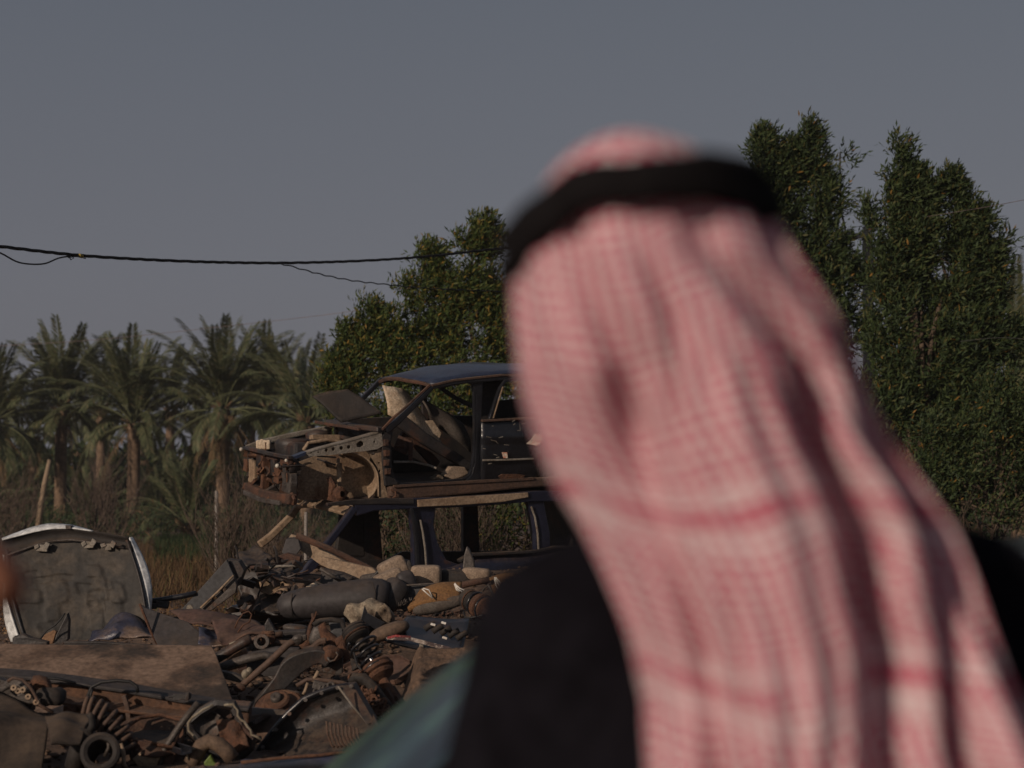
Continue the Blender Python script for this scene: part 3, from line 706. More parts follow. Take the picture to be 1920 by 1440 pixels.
# A pillar near / far and header
P3('windscreen_pillar', MB().sweep([N(664, 952), N(640, 985), N(610, 1025), N(583, 1062), N(566, 1090)], [.075, .07, .075, .10, .13], .08, T), 'navy_paint', bevel=.015)
P3('windscreen_pillar', MB().sweep([L_.far(664, 950, WB), L_.far(640, 985, WB), L_.far(600, 1025, WB), L_.far(578, 1042, WB)], [.07, .07, .075, .08], .07, T), 'primer', bevel=.015)
hd = [L_.far(662, 960, v * WB) + UP * (.05 * sin(pi * v)) - L_.u * (.09 * sin(pi * v)) for v in np.linspace(0, 1, 9)]
P3('windscreen_header', MB().sweep(hd, .15, .05, Vector((.5, -.2, -.6))), 'primer', bevel=.01)
P3('cowl', MB().sweep([L_.far(572, 1083, v * WB) - L_.u * (.12 * sin(pi * v)) for v in np.linspace(0, 1, 8)], .16, .07, UP), 'rust_dark', bevel=.015)
# B pillar, C pillar
P3('door_pillar', MB().plate([N(768, 950), N(818, 950), N(814, 985), N(822, 1020), N(838, 1050), N(870, 1062), N(870, 1075), N(776, 1075), N(775, 1000)], T * .09), 'navy_paint', bevel=.015)
P3('door_pillar', MB().sweep([N(770, 952, -.02), N(777, 980, -.02), N(781, 1020, -.02), N(783, 1066, -.02)], .035, .05, T), 'black_paint', bevel=.008)
P3('pillar_edge', MB().sweep([N(788, 975, -.03), N(793, 1000, -.03), N(797, 1030, -.03), N(799, 1060, -.03)], .012, .02, T), 'primer_grey')
P3('rear_pillar', MB().plate([N(986, 938), N(1020, 938), N(1024, 960), N(1032, 1000), N(1034, 1045), N(1004, 1045), N(1004, 1000), N(999, 965)], T * .08), 'navy_paint', bevel=.015)
P3('window_trim', MB().sweep([N(996, 950, -.012), N(1003, 970, -.012), N(1008, 1000, -.012), N(1010, 1036, -.012)], .012, .02, T), 'primer_grey')
P3('rear_pillar', MB().plate([N(1200, 938), N(1240, 938), N(1262, 1045), N(1225, 1045)], T * .08), 'navy_paint', bevel=.015)
# flank below the windows
def flank(u, v):
    px = lerp(775, 1300, u); top = interp(px, [775, 850, 880, 1000, 1040, 1300], [1068, 1064, 1046, 1040, 1032, 1040]); py = lerp(top, top + 150, v)
    return N(px, py) - T * (.05 * sin(pi * min(v * 1.3, 1))) + T * .02 * noise.noise(Vector((u * 9, v * 5, 0)))
P3('door_panel', MB().grid(flank, 24, 8, .05, 1), 'navy_paint', smooth=True)
P3('door_sill', MB().sweep([N(860, 1052, -.0), N(880, 1040), N(1000, 1034), N(1040, 1026), N(1290, 1034)], .03, .09, T), 'black_metal', bevel=.008)
# far side seen through the openings
P3('far_pillar', MB().plate([L_.far(765, 955, WB), L_.far(812, 955, WB), L_.far(822, 1075, WB), L_.far(750, 1075, WB)], T * .06), 'black_metal')
P3('far_pillar', MB().plate([L_.far(980, 950, WB), L_.far(1008, 950, WB), L_.far(1012, 1060, WB), L_.far(980, 1060, WB)], T * .06), 'black_metal')
P3('far_flank', MB().plate([L_.far(600, 1078, WB), L_.far(830, 1072, WB), L_.far(860, 1055, WB), L_.far(1300, 1050, WB), L_.far(1300, 1180, WB), L_.far(600, 1180, WB)], T * .05), 'black_metal')
P3('far_roof_rail', MB().sweep([L_.far(665, 957, WB), L_.far(760, 946, WB), L_.far(930, 938, WB), L_.far(1230, 938, WB)], .07, .06, T), 'black_metal')
P3('rear_panel', MB().plate([L_.far(1090, 945, .1), L_.far(1100, 945, WB), L_.far(1130, 1130, WB), L_.far(1120, 1130, .1)], L_.u * .05), 'black_metal')
P3('headlining', MB().grid(lambda u, v: roofL(.05 + u * .9, .06 + .88 * v) - UP * .035, 8, 5), 'black_metal')
# dark narrow panel added inside for the far pillar, and front end remains
mb = MB(); mb.plate([L_.far(712, 958, 1.0), L_.far(755, 955, 1.0), L_.far(757, 1060, 1.0), L_.far(700, 1060, 1.0)], T * .08)
P3('far_pillar_panel', mb, 'rubber', bevel=.02)
mb = MB(); mb.plate([N(560, 1095), N(572, 1085), N(600, 1060), N(612, 1075), N(606, 1130), N(566, 1130)], T * .07).jitter(.008, 8)
P3('hinge_pillar', mb, 'rust', bevel=.01)

# ---------------------------------------------------------------- upper wreck: black saloon
U_ = Side(W(545, 950, 18.7), radians(27), radians(5.5)); N = U_.N; T = U_.l; WU = 1.36
up_ = thing('wrecked_car', U_.N(800, 948), 'black stripped saloon shell without doors glass or bonnet, stacked on top of the blue wreck', 'car')
def P4(name, mb, m, parent=None, **k): return build(name, mb, m, parent or up_, **k)
far = lambda px, py, o=WU: U_.far(px, py, o)
# roof skin
rx_ = [722, 760, 812, 860, 900, 950, 1010, 1100]; 
def roofU(u, v):
    px = lerp(812, 1105, u); p = N(px, interp(px, [812, 830, 860, 900, 950, 1105], [721, 714, 708, 703, 699, 702]))
    e = .085 * sin(pi * v) ** .8 * min(1, .62 + u * 1.6) + .012 * noise.noise(Vector((u * 7, v * 4, 3)))
    return p + T * (WU * v) + UP * e - U_.u * (.10 * sin(pi * v) * max(0, 1 - u * 8))
P4('roof', MB().grid(roofU, 26, 12, .02, -1), 'roof_paint', smooth=True)
P4('windscreen_header', MB().sweep([roofU(0, v) - UP * .025 + Vector((0, -.01, 0)) for v in np.linspace(0, 1, 10)], .05, .04, Vector((.4, -.3, -.7))).jitter(.006, 12), 'rust_dark', bevel=.008)
P4('roof_gutter', MB().sweep([N(809, 723, -.02), N(850, 713, -.02), N(893, 708, -.02), N(940, 703, -.02), N(1105, 706, -.02)], .022, .04, T).jitter(.004, 11), 'sill_rust', bevel=.004)
# near door aperture frame
P4('windscreen_pillar', MB().sweep([N(813, 722), N(795, 741), N(770, 766), N(745, 790), N(722, 808)], [.05, .052, .056, .065, .07], .06, T), 'black_paint', bevel=.012)
P4('pillar_flange', MB().sweep([N(806, 722, -.02), N(788, 738, -.02), N(762, 762, -.02), N(738, 783, -.02), N(716, 806, -.02)], .018, .03, T).jitter(.004, 15), 'rust_dark')
P4('windscreen_pillar', MB().sweep([far(813, 722), far(795, 741), far(770, 766), far(742, 790), far(716, 810)], .05, .05, T), 'black_paint', bevel=.01)
P4('roof_rail', MB().sweep([N(810, 725), N(850, 717), N(885, 713), N(935, 709), N(1105, 712)], .05, .06, T), 'black_paint', bevel=.01)
P4('door_frame', MB().sweep([N(822, 727, .03), N(850, 720, .03), N(876, 716, .03), N(886, 720, .03), N(889, 735, .03), N(890, 800, .03), N(889, 850, .03), N(884, 880, .03), N(878, 893, .03), N(866, 899, .03), N(800, 905, .03), N(750, 908, .03), N(738, 900, .03), N(732, 880, .03), N(729, 830, .03), N(733, 812, .03)], .028, .05, T), 'black_paint', bevel=.006)
P4('door_pillar', MB().plate([N(886, 714), N(906, 712), N(904, 760), N(901, 800), N(903, 860), N(903, 900), N(872, 902), N(884, 890), N(890, 870), N(894, 800), N(893, 740)], T * .07), 'black_paint', bevel=.01)
P4('hinge_pillar', MB().plate([N(722, 806), N(738, 803), N(733, 830), N(735, 885), N(748, 908), N(722, 912), N(717, 860), N(716, 820)], T * .10).jitter(.004, 9), 'black_metal', bevel=.01)
mb = MB()
for px, py in [(724, 830), (725, 850), (724, 868), (727, 884)]: mb.box(N(px, py, -.03), (.05, .05, .06), Matrix.Rotation(.5, 3, 'Z'))
P4('door_hinge', mb.jitter(.01, 20), 'rust_dark', bevel=.005)
# sill
P4('sill', MB().sweep([N(728, 926), N(800, 919), N(890, 912), N(960, 906), N(1030, 902), N(1110, 900)], [.15, .14, .13, .11, .09, .09], .12, T).jitter(.006, 5), 'sill_rust', bevel=.02)
P4('sill_flange', MB().sweep([N(738, 912, -.06), N(800, 908, -.06), N(890, 903, -.06), N(1000, 897, -.06)], .022, .03, T).jitter(.004, 10), 'sill_rust')
P4('sill_bracket', MB().tube([N(733, 918, -.07), N(742, 922, -.09), N(742, 930, -.09), N(735, 935, -.07), (N(730, 930, -.07))], .012, 6), 'rust')
# rear door
def rdoor(u, v):
    px = lerp(903, 1012, u) if v < .85 else lerp(903, lerp(1012, 1000, (v - .85) / .15), u); py = lerp(interp(px, [903, 1012], [788, 783]), 906, v)
    bulge = -.045 * sin(pi * min(1, v * 1.05)) ** .6 - (.02 if abs(v - .27) < .05 else 0)
    return N(px, py, bulge - .02 + .006 * noise.noise(Vector((u * 5, v * 5, 2))))
rd = P4('rear_door', MB().grid(rdoor, 12, 22, .04, 1), 'black_paint', smooth=True)
P4('trim_strip', MB().sweep([N(905, 863, -.085), N(950, 862, -.09), N(1000, 860, -.085)], .018, .02, T), 'primer_grey', rd, bevel=.003)
P4('door_waist', MB().sweep([N(903, 789, -.05), N(960, 786, -.05), N(1015, 782, -.05)], .022, .05, T), 'sill_rust', rd, bevel=.004)
P4('window_frame', MB().sweep([N(918, 786, -.02), N(926, 760, -.02), N(936, 730, -.02), N(946, 714, -.02), N(975, 710, -.02), N(1030, 712, -.02), N(1046, 722, -.02), N(1040, 783, -.02)], .028, .045, T), 'black_paint', rd, bevel=.006)
P4('window_seal', MB().sweep([N(925, 784, -.05), N(933, 757, -.05), N(943, 725, -.05)], .010, .012, T), 'primer', rd)
mb = MB(); mb.plate([N(935, 893, -.075), N(942, 889, -.08), N(975, 889, -.08), N(984, 891, -.075), N(981, 898, -.07), N(962, 902, -.07), N(942, 901, -.07)], T * .02)
P4('rust_hole', mb, 'rust', rd)
P4('sticker', MB().plate([N(941, 848, -.0865), N(951, 848, -.0865), N(952, 859, -.0865), N(944, 859, -.0865)], T * .003), 'sticker_orange', rd)
P4('sticker', MB().plate([N(1003, 813, -.088), N(1018, 815, -.088), N(1016, 828, -.09), N(1008, 836, -.11), N(1000, 834, -.1), N(987, 832, -.088), N(996, 824, -.088)], T * .004), 'sticker_pale', rd)
mb = MB(); rr = random.Random(5)
for (x, y, dx, dy) in [(960, 790, 5, -3), (966, 793, -4, 3), (974, 792, 1, 14), (970, 806, 5, 1), (978, 794, 5, -1), (912, 818, 9, 2), (920, 824, 11, 3), (935, 820, 8, -2), (905, 840, 5, 1), (945, 833, 9, 1), (925, 851, 7, 2), (936, 856, -6, 2), (922, 798, 3, 0), (952, 845, 2, 3), (915, 869, 7, -1), (930, 828, 4, 3)]:
    q = [N(x, y, -.088), N(x + dx, y + dy, -.088), N(x + dx + 1, y + dy + 1.3, -.088), N(x + .5, y + 1.5, -.088)]
    mb.plate(q, T * .002)
P4('chipped_paint', mb, 'primer_grey', rd, kind='stuff')
P4('cabin_dark_filler', MB().plate([N(905, 716, .25), N(946, 712, .25), N(934, 748, .25), (N(926, 788, .25)), N(903, 788, .25)], T * .02), 'rubber')  # black filler panels added so that the cabin interior reads dark
P4('cabin_dark_filler', MB().plate([N(930, 752, .9), N(1040, 742, .9), N(1040, 792, .9), N(925, 792, .9)], T * .05), 'rubber')
# rear quarter running on behind the head cloth
def quarter(u, v):
    px = lerp(1016, 1250, u); py = lerp(interp(px, [1016, 1100, 1250], [783, 785, 800]), interp(px, [1016, 1050, 1090, 1130, 1250], [900, 880, 860, 890, 890]), v)
    return N(px, py, -.03 * sin(pi * v))
P4('rear_wing', MB().grid(quarter, 16, 6, .03, 1), 'black_paint', smooth=True)
P4('rear_pillar', MB().sweep([N(1105, 712), N(1150, 745), N(1185, 785)], .12, .08, T), 'black_paint', bevel=.01)
P4('boot_lid', MB().plate([far(1185, 785, .05), far(1260, 792, .05), far(1260, 792, WU - .05), far(1185, 785, WU - .05)], UP * -.03), 'black_paint')
P4('rear_valance', MB().plate([far(1262, 792, 0), far(1262, 792, WU), far(1262, 895, WU), far(1262, 895, 0)], U_.u * .04), 'black_paint')
# far side and floor, bulkhead
P4('far_flank', MB().plate([far(722, 808), far(760, 800), far(905, 793), far(1250, 795), far(1250, 900), far(1000, 905), far(735, 915)], T * .05), 'black_metal')
P4('far_roof_rail', MB().sweep([far(812, 724), far(850, 717), far(935, 710), far(1105, 712)], .06, .05, T), 'black_paint')
P4('far_door_pillar', MB().sweep([far(895, 714), far(897, 760), far(900, 800)], .06, .05, T), 'black_metal')
P4('floor_pan', MB().plate([far(735, 918, .05), far(1240, 900, .05), far(1240, 900, WU - .03), far(735, 918, WU - .03)], UP * .04), 'rubber')
P4('bulkhead', MB().grid(lambda u, v: far(lerp(727, 735, v), lerp(812, 912, v), .08 + u * (WU - .12)) + U_.u * .04 * noise.noise(Vector((u * 6, v * 6, 0))), 8, 8, .02), 'black_metal')
P4('rear_shelf', MB().plate([far(1040, 790, .05), far(1150, 785, .05), far(1150, 785, WU - .05), far(1040, 790, WU - .05)], UP * .03), 'black_metal')
mb = MB(); mb.blob(far(1010, 850, .7), .12, .6, .34, Matrix.Rotation(radians(27), 3, 'Z'), 16, .5)
P4('rear_seat', mb, 'rubber', smooth=True)
P4('seat_belt', MB().sweep([far(905, 725, WU - .1), far(935, 755, WU - .3), far(960, 770, WU - .4), (far(985, 768, WU - .5))], .05, .004, T), 'grey_plastic')
# things loose in the cabin: pale quarter panel leaning up, grey trim board, dark beam
def fascia(u, v):
    a = U_.far(757, 728, .55).lerp(U_.far(815, 735, .75), u); b_ = U_.far(760, 783, .45).lerp(U_.far(884, 850, .62), u)
    p = a.lerp(b_, v); return p + T * (-.10 * sin(pi * u) - .05 * sin(pi * v)) + Vector((0, 0, .015 * noise.noise(p * 9)))
P4('loose_panel', MB().grid(fascia, 16, 10, .012, 1), 'fascia_cream', smooth=True)
def trimb(u, v):
    a = N(785, 741, .60).lerp(N(868, 792, .72), u); b_ = N(806, 788, .55).lerp(N(884, 850, .62), u); p = a.lerp(b_, v)
    return p - T * .09 * sin(pi * v) + T * .03 * sin(u * 7)
P4('trim_board', MB().grid(trimb, 14, 8, .015, 1), 'seat_fabric_grey', smooth=True)
P4('loose_panel', MB().plate([N(785, 790, .5), N(812, 788, .5), N(828, 812, .52), N(822, 828, .52), N(790, 812, .5), N(783, 800, .5)], T * .02), 'fascia_cream', bevel=.004)
P4('dash_beam', MB().sweep([N(745, 785, .45), N(790, 820, .42), N(840, 850, .40), N(882, 876, .38)], [.14, .12, .12, .09], .10, T).jitter(.012, 8), 'black_metal', bevel=.02)
P4('dash_beam', MB().sweep([N(752, 812, .60), N(790, 840, .6), N(818, 872, .6)], .10, .08, T).jitter(.012, 8), 'rust_dark', bevel=.015)
P4('pedal_box', MB().box(N(755, 835, .4), (.14, .12, .16), Matrix.Rotation(.4, 3, 'Y')).box(N(770, 850, .3), (.05, .05, .22)).box(N(750, 838, .25), (.12, .03, .03)).jitter(.02, 9), 'rust_dark', bevel=.008)
P4('floor_bar', MB().tube([N(738, 866, .2), N(775, 866, .22), N(806, 873, .24), N(818, 878, .2)], .012, 6), 'primer_grey')
for pts, m_ in [([(833, 893), (846, 876), (872, 876), (880, 888), (868, 894), (850, 899)], 'seat_fabric_tan'), ([(812, 899), (824, 888), (833, 895), (832, 900)], 'cream_cloth')]:
    P4('foam_scrap', MB().plate([N(x, y, .25) for x, y in pts], T * .10).jitter(.012, 9), m_, bevel=.012)
# ---- open front end
# upper fender rail with its round holes
outer = [(720, 806), (716, 813), (718, 836), (707, 842), (690, 845), (620, 853), (580, 856), (573, 848), (590, 843), (650, 827), (700, 813)]
holes = [(612, 844, 3.4), (625, 842, 3.6), (640, 840, 3.8), (654, 838, 3.8), (583, 849, 1.8), (597, 848, 1.8), (702, 828, 2.2)]
hl = [circ(U_, x, y, r, n=10) for x, y, r in holes] + [[N(x, y) for x, y in [(668, 832), (675, 826), (682, 829), (682, 835), (676, 839), (669, 838)]]]
P4('fender_rail', MB().plate([N(x, y) for x, y in outer], T * .012, hl), 'primer_grey')
P4('fender_rail_inner', MB().plate([N(x, y, .10) for x, y in outer], T * .01), 'primer')
P4('fender_rail_top', MB().sweep([N(573, 848, .05), N(590, 842, .05), N(650, 826, .05), N(700, 812, .05), N(720, 806, .05)], .012, .11, T), 'primer_grey')
P4('front_fender_stub', MB().plate([N(548, 857, .0), N(575, 847, .0), N(573, 853, 0), N(556, 860, 0)], T * .10), 'roof_paint')
# panel behind the wheel (hinge pillar face) with small holes
P4('inner_wing', MB().plate([N(x, y, .03) for x, y in [(688, 846), (718, 838), (719, 870), (722, 912), (728, 932), (712, 934), (714, 900), (708, 876), (696, 856)]], T * .02,
   [circ(U_, 700, 851, 4, 2.5, 8, .03), circ(U_, 711, 868, 2, 2, 8, .03), circ(U_, 712, 883, 2, 3, 8, .03)]), 'primer', bevel=.002)
# wheel housing: tan bowl
def arch(u, v):
    a = lerp(radians(6), radians(95), u); R_ = lerp(1.0, .92, v); cx, cy = 650, 905
    px = cx + 62 * cos(a) * R_ - 4 * v; py = cy - 58 * sin(a) * R_
    if u < .1: py += (0.1 - u) * 320
    return N(px, py, .02 + .30 * v)
P4('wheel_arch', MB().grid(arch, 22, 6, .01), 'primer', smooth=True)
P4('inner_wing', MB().plate([N(x, y, .32) for x, y in [(556, 868), (600, 852), (690, 846), (716, 870), (722, 935), (560, 938)]], T * .02), 'primer')
def housing(u, v):
    a = lerp(radians(-75), radians(60), u); rr_ = lerp(1, .25, v)
    return N(684 + 28 * cos(a) * rr_, 890 - 46 * sin(a) * rr_, .08 + .28 * sin(v * pi / 2))
P4('wheel_arch_lip', MB().grid(housing, 14, 6, .012), 'primer', smooth=True)
P4('strut_tower', MB().lathe(N(628, 872, .40) + UP * .0, UP, [(-.10, .05), (-.04, .08), (.06, .09), (.12, .08), (.14, .03), (.14, 0)], 14), 'black_metal', smooth=True)
P4('strut', MB().tube([N(636, 868, .26), N(637, 893, .24), N(636, 930, .2)], [.028, .030, .022], 10), 'primer')
mb = MB(); mb.tube([N(618, 896, .15), N(624, 910, .12), N(620, 928, .12), N(630, 940, .10), N(648, 943, .1), (N(652, 932, .1))], [.028, .035, .03, .035, .04, .025], 8)
mb.lathe(N(640, 926, .02), T, [(-.02, .03), (0, .065), (.06, .07), (.10, .04)], 12); mb.box(N(634, 938, .1), (.20, .07, .05), Matrix.Rotation(.2, 3, 'Y')); mb.tube([N(640, 920, .1), N(652, 925, .06)], .02, 6)
P4('steering_knuckle', mb.jitter(.015, 14), 'rust', bevel=.006)
# front panel across the nose: from near corner to far corner
def F(t, py): return U_.far(545, py, WU * t)          # t=0 near corner, 1 far corner
P4('bonnet_landing', MB().sweep([F(0, 858), F(.3, 857) - U_.u * .06, F(.7, 856) - U_.u * .06, F(1, 858)], .06, .035, UP).jitter(.006, 9), 'black_metal', bevel=.006)
P4('far_wing_edge', MB().sweep([far(547, 858), far(580, 846), (far(640, 832)), far(690, 822), far(716, 817)], .05, .04, T), 'primer_grey', bevel=.008)
P4('far_wing', MB().plate([far(547, 860), far(716, 820), far(720, 930), far(560, 940)], T * .02), 'black_metal')
mb = MB()
for t0, t1, ya, yb in [(.02, .22, 862, 872), (.3, .52, 861, 870), (.6, .9, 861, 871)]:
    mb.plate([F(t0, ya), F(t1, ya), F(t1, yb), F(t0, yb)], U_.u * .03)
P4('upper_crossmember', mb.jitter(.008, 10), 'rust_dark', bevel=.004)
def leg(t0, t1, ya, yb, m_, j=.01, d=.08):
    mb = MB(); mb.plate([F(t0, ya), F(t1, ya + 1), F(t1 - .01, (ya + yb) / 2), F(t1 + .02, yb), F(t0 + .01, yb + 2), F(t0 - .01, (ya + yb) / 2)], U_.u * d).jitter(j, 9); return mb
for t0, t1, ya, yb, m_ in [(.02, .20, 888, 925, 'steel_dirty'), (.26, .36, 882, 912, 'rust'), (.80, .93, 878, 925, 'primer'), (.97, 1.05, 880, 905, 'rust'), (.60, .64, 860, 932, 'rust'), (.36, .44, 868, 900, 'black_metal'), (.66, .76, 866, 890, 'black_metal')]:
    P4('front_bracket', leg(t0, t1, ya, yb, m_), m_, bevel=.012)
P4('lower_crossmember', MB().sweep([F(-.05, 935), F(.2, 938), F(.6, 940), F(.95, 936)], .10, .10, UP).jitter(.015, 7), 'rust_dark', bevel=.015)
P4('bumper_remnant', MB().sweep([F(.1, 946) - U_.u * .05, F(.5, 949) - U_.u * .05, F(.9, 944) - U_.u * .05], .05, .05, UP).jitter(.012, 9), 'steel_dirty', bevel=.01)
P4('tow_hook', MB().tube([F(-.02, 925), F(-.08, 935), F(-.06, 943), F(.05, 944), F(.08, 935)], .018, 6), 'rust')
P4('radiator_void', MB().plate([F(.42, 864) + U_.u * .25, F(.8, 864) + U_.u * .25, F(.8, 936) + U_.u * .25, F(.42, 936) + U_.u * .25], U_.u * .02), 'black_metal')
mb = MB()
for t in np.linspace(.44, .78, 12): mb.box(F(t, 898) + U_.u * .2, (.008, .012, .36))
P4('radiator_fins', mb, 'steel_dirty', kind='stuff')
# headlamp buckets and engine-bay lumps
P4('lamp_bucket', MB().lathe(F(.12, 878) + U_.u * .02, -U_.u, [(-.14, .02), (-.10, .08), (0, .11), (.01, .10), (-.08, .06)], 12), 'black_metal', smooth=True)
P4('lamp_bucket', MB().lathe(F(.9, 872) + U_.u * .02, -U_.u, [(-.14, .02), (-.10, .08), (0, .10), (.01, .09), (-.08, .06)], 12), 'black_metal', smooth=True)
P4('washer_bottle', MB().box(U_.far(560, 848, 1.02), (.14, .12, .10)).box(U_.far(556, 843, 1.02), (.04, .04, .07)).jitter(.008, 12), 'fascia_cream', bevel=.015)
mb = MB(); mb.lathe(U_.far(600, 842, .75), UP, [(-.14, .16), (-.02, .19), (.02, .19), (.05, .15), (.05, .0)], 16)
P4('air_cleaner', mb, 'black_metal', smooth=True)
mb = MB(); mb.box(U_.far(620, 868, .65), (.5, .5, .3), Matrix.Rotation(.47, 3, 'Z')); P4('engine_block', mb.jitter(.05, 5), 'black_metal', bevel=.03)
mb = MB(); mb.box(U_.far(640, 826, .45), (.30, .10, .05), Matrix.Rotation(.47, 3, 'Z')); mb.tube([U_.far(596, 850, .4), U_.far(606, 836, .4), U_.far(640, 830, .4), U_.far(670, 834, .4)], .02, 7)
P4('scuttle_duct', mb.jitter(.008, 9), 'primer', bevel=.008)
P4('cowl', MB().sweep([far(722, 806, v * WU) - U_.u * (.16 * sin(pi * v)) + UP * .0 for v in np.linspace(0, 1, 9)], .20, .05, UP).jitter(.008, 6), 'black_metal', bevel=.012)
P4('wiper_rail', MB().sweep([far(700, 806, v * WU) - U_.u * .12 for v in (0.05, .35, .65, .95)], .03, .03, UP).jitter(.008, 6), 'rust_dark', bevel=.006)
P4('strut_top', MB().lathe(far(672, 826, 1.1), UP, [(-.1, .12), (0, .14), (.02, .10), (.04, .03), (.04, 0)], 12), 'black_metal', smooth=True)
mb = MB(); rr = random.Random(9)
for i in range(34):
    t = rr.random(); px = rr.uniform(560, 700); p = U_.far(px, interp(px, [545, 720], [868, 828]) + rr.uniform(0, 20), t * WU)
    q = p + Vector((rr.uniform(-.2, .2), rr.uniform(-.2, .2), rr.uniform(-.08, .05))); mb.tube(limb_path(p, q, 4, .3), rr.uniform(.005, .013), 5)
P4('engine_hoses', mb, 'black_metal', kind='stuff')
for px_, t in [((0), 0)]:
    pass
mb = MB()
for t, py, r in [(.03, 864, .018), (.22, 878, .022), (1.02, 862, .022), (.5, 862, .012)]: mb.blob(F(t, py) - U_.u * .03, r, r, r)
P4('bulb_socket', mb, 'ceramic_white', smooth=True)
mb = MB(); rr = random.Random(19)
for i in range(60):
    t = rr.uniform(-.03, 1.03); py = rr.uniform(862, 938); p = F(t, py) + U_.u * rr.uniform(-.03, .12)
    R_ = Matrix.Rotation(rr.random() * 3, 3, Vector((rr.random(), rr.random(), rr.random() + .01)))
    if i % 3: mb.box(p, (rr.uniform(.02, .09), rr.uniform(.01, .04), rr.uniform(.03, .12)), R_)
    else: mb.tube(limb_path(p, p + Vector((rr.uniform(-.12, .12), 0, rr.uniform(-.12, .12))), 3, .3), .008, 5)
P4('bent_brackets', mb.jitter(.01, 15), 'rust', kind='stuff')
mb = MB()
for i in range(40):
    t = rr.uniform(-.03, 1.03); py = rr.uniform(862, 938); p = F(t, py) + U_.u * rr.uniform(0, .15)
    R_ = Matrix.Rotation(rr.random() * 3, 3, Vector((rr.random(), rr.random(), rr.random() + .01)))
    mb.box(p, (rr.uniform(.03, .10), rr.uniform(.01, .05), rr.uniform(.03, .14)), R_)
P4('torn_panels', mb.jitter(.012, 15), 'black_metal', kind='stuff')
# rusted bonnet flap resting on the windscreen frame
fl = build('bonnet_flap', MB().grid(lambda u, v: (lambda p: p + Vector((0, 0, .015 * noise.noise(p * 5))))(
    (far(628, 747, .62).lerp(far(688, 732, .52), u)).lerp((far(668, 795, .40).lerp(far(740, 778, .30), u)), v)) + T * .02 * sin(3 * u), 12, 10, .02, 1), 'rubber', smooth=True,
    label='rusty black sheet flap propped on the empty windscreen of the upper wreck', cat='car panel')

# ================================================================== SCRAP ON THE HEAP
def Dat(px, py): return S(px, py).y
def pl(name, pts, D, th, m, label, cat, tilt=0.0, jit=0.0, bevel=.006, parent=None, holes=(), group=None, back=True, smooth=False):
    """plate cut to an outline; each point (px,py[,dy]) lies at depth D+dy plus tilt (m per 100 px of height) and has real thickness"""
    cy = sum(p[1] for p in pts) / len(pts)
    f = lambda p: W(p[0], p[1], D + (p[2] if len(p) > 2 else 0) + tilt * (cy - p[1]) / 100)
    mb = MB().plate([f(p) for p in pts], Vector((.12, 1, .1)).normalized() * th, [[f(q) for q in h] for h in holes])
    if jit: mb.jitter(jit, 6)
    return build(name, mb, m, parent, label=label, cat=cat, bevel=bevel, group=group, smooth=smooth)
def rod(mb, pts, D, r, n=8):
    return mb.tube([W(p[0], p[1], D + (p[2] if len(p) > 2 else 0)) for p in pts], r, n)
def rodo(name, pts, D, r, m, label, cat, parent=None, jit=0, n=8, group=None):
    mb = MB(); rod(mb, pts, D, r, n)
    if jit: mb.jitter(jit, 12)
    return build(name, mb, m, parent, smooth=True, label=label, cat=cat, group=group)
def patch(name, c, D, m, label, cat, nu=16, nv=10, th=.012, curve_=0.0, wob=.02, ws=5, flip=1, parent=None, smooth=True):
    """bent sheet through four corner pixels c=[tl,tr,br,bl], each (px,py,dy)"""
    P = [W(q[0], q[1], D + (q[2] if len(q) > 2 else 0)) for q in c]
    nrm = (P[1] - P[0]).cross(P[3] - P[0]).normalized()
    def fn(u, v):
        p = P[0].lerp(P[1], u).lerp(P[3].lerp(P[2], u), v)
        return p + nrm * (curve_ * sin(pi * u) * sin(pi * (.15 + .7 * v)) + wob * noise.noise(p * ws))
    return build(name, MB().grid(fn, nu, nv, th, flip), m, parent, smooth=smooth, label=label, cat=cat)

# ---- white bonnet stood on its edge, inner side to the camera
Dh = 15.2
hd_ = thing('car_bonnet', W(140, 1205, Dh), 'white car bonnet stood upright with its dirty embossed inner side showing', 'car bonnet')
def hoodpt(u, v, inset=0, dd=0):
    # outline: u across, v down
    tx = lerp(4, 241, u); ty = interp(u, [0, .25, .38, .55, .75, 1], [1013, 998, 992, 991, 997, 1008])
    bx = lerp(40, 283, u); by = lerp(1203, 1196, u)
    cx_, cy_ = 140, 1100; x = lerp(tx, bx, v ** 1.0); y = lerp(ty, by, v)
    # sides bow outwards
    x += (2 * u - 1) * 10 * sin(pi * v) + (u) * 0
    return W(x, y, Dh + dd + .16 * (1 - v) + .05 * sin(pi * u))
build('outer_skin', MB().grid(lambda u, v: hoodpt(lerp(0, 1.0, u), lerp(-.0, 1.0, v), dd=.05 + .10 * sin(pi * u) ** .6), 24, 20, .012, -1), 'white_paint', hd_, smooth=True)
build('outer_skin_edge', MB().grid(lambda u, v: hoodpt(1.0 + u * .055 * sin(pi * min(1, .15 + .85 * v)), lerp(.0, .78, v), dd=.00 + .05 * u), 4, 16, .01, -1), 'white_paint', hd_, smooth=True)
build('outer_skin_edge', MB().grid(lambda u, v: hoodpt(-.075 * (1 - u) * sin(pi * .5 * v), lerp(.42, 1.0, v), dd=.05 - .06 * u), 4, 14, .01, -1), 'white_paint', hd_, smooth=True)
build('outer_skin_edge', MB().grid(lambda u, v: hoodpt(lerp(-.0, .72, u), -.05 * (1 - v) * sin(pi * (.1 + .9 * u)) + .004, dd=.05 - .06 * v), 18, 3, .01, -1), 'white_paint', hd_, smooth=True)
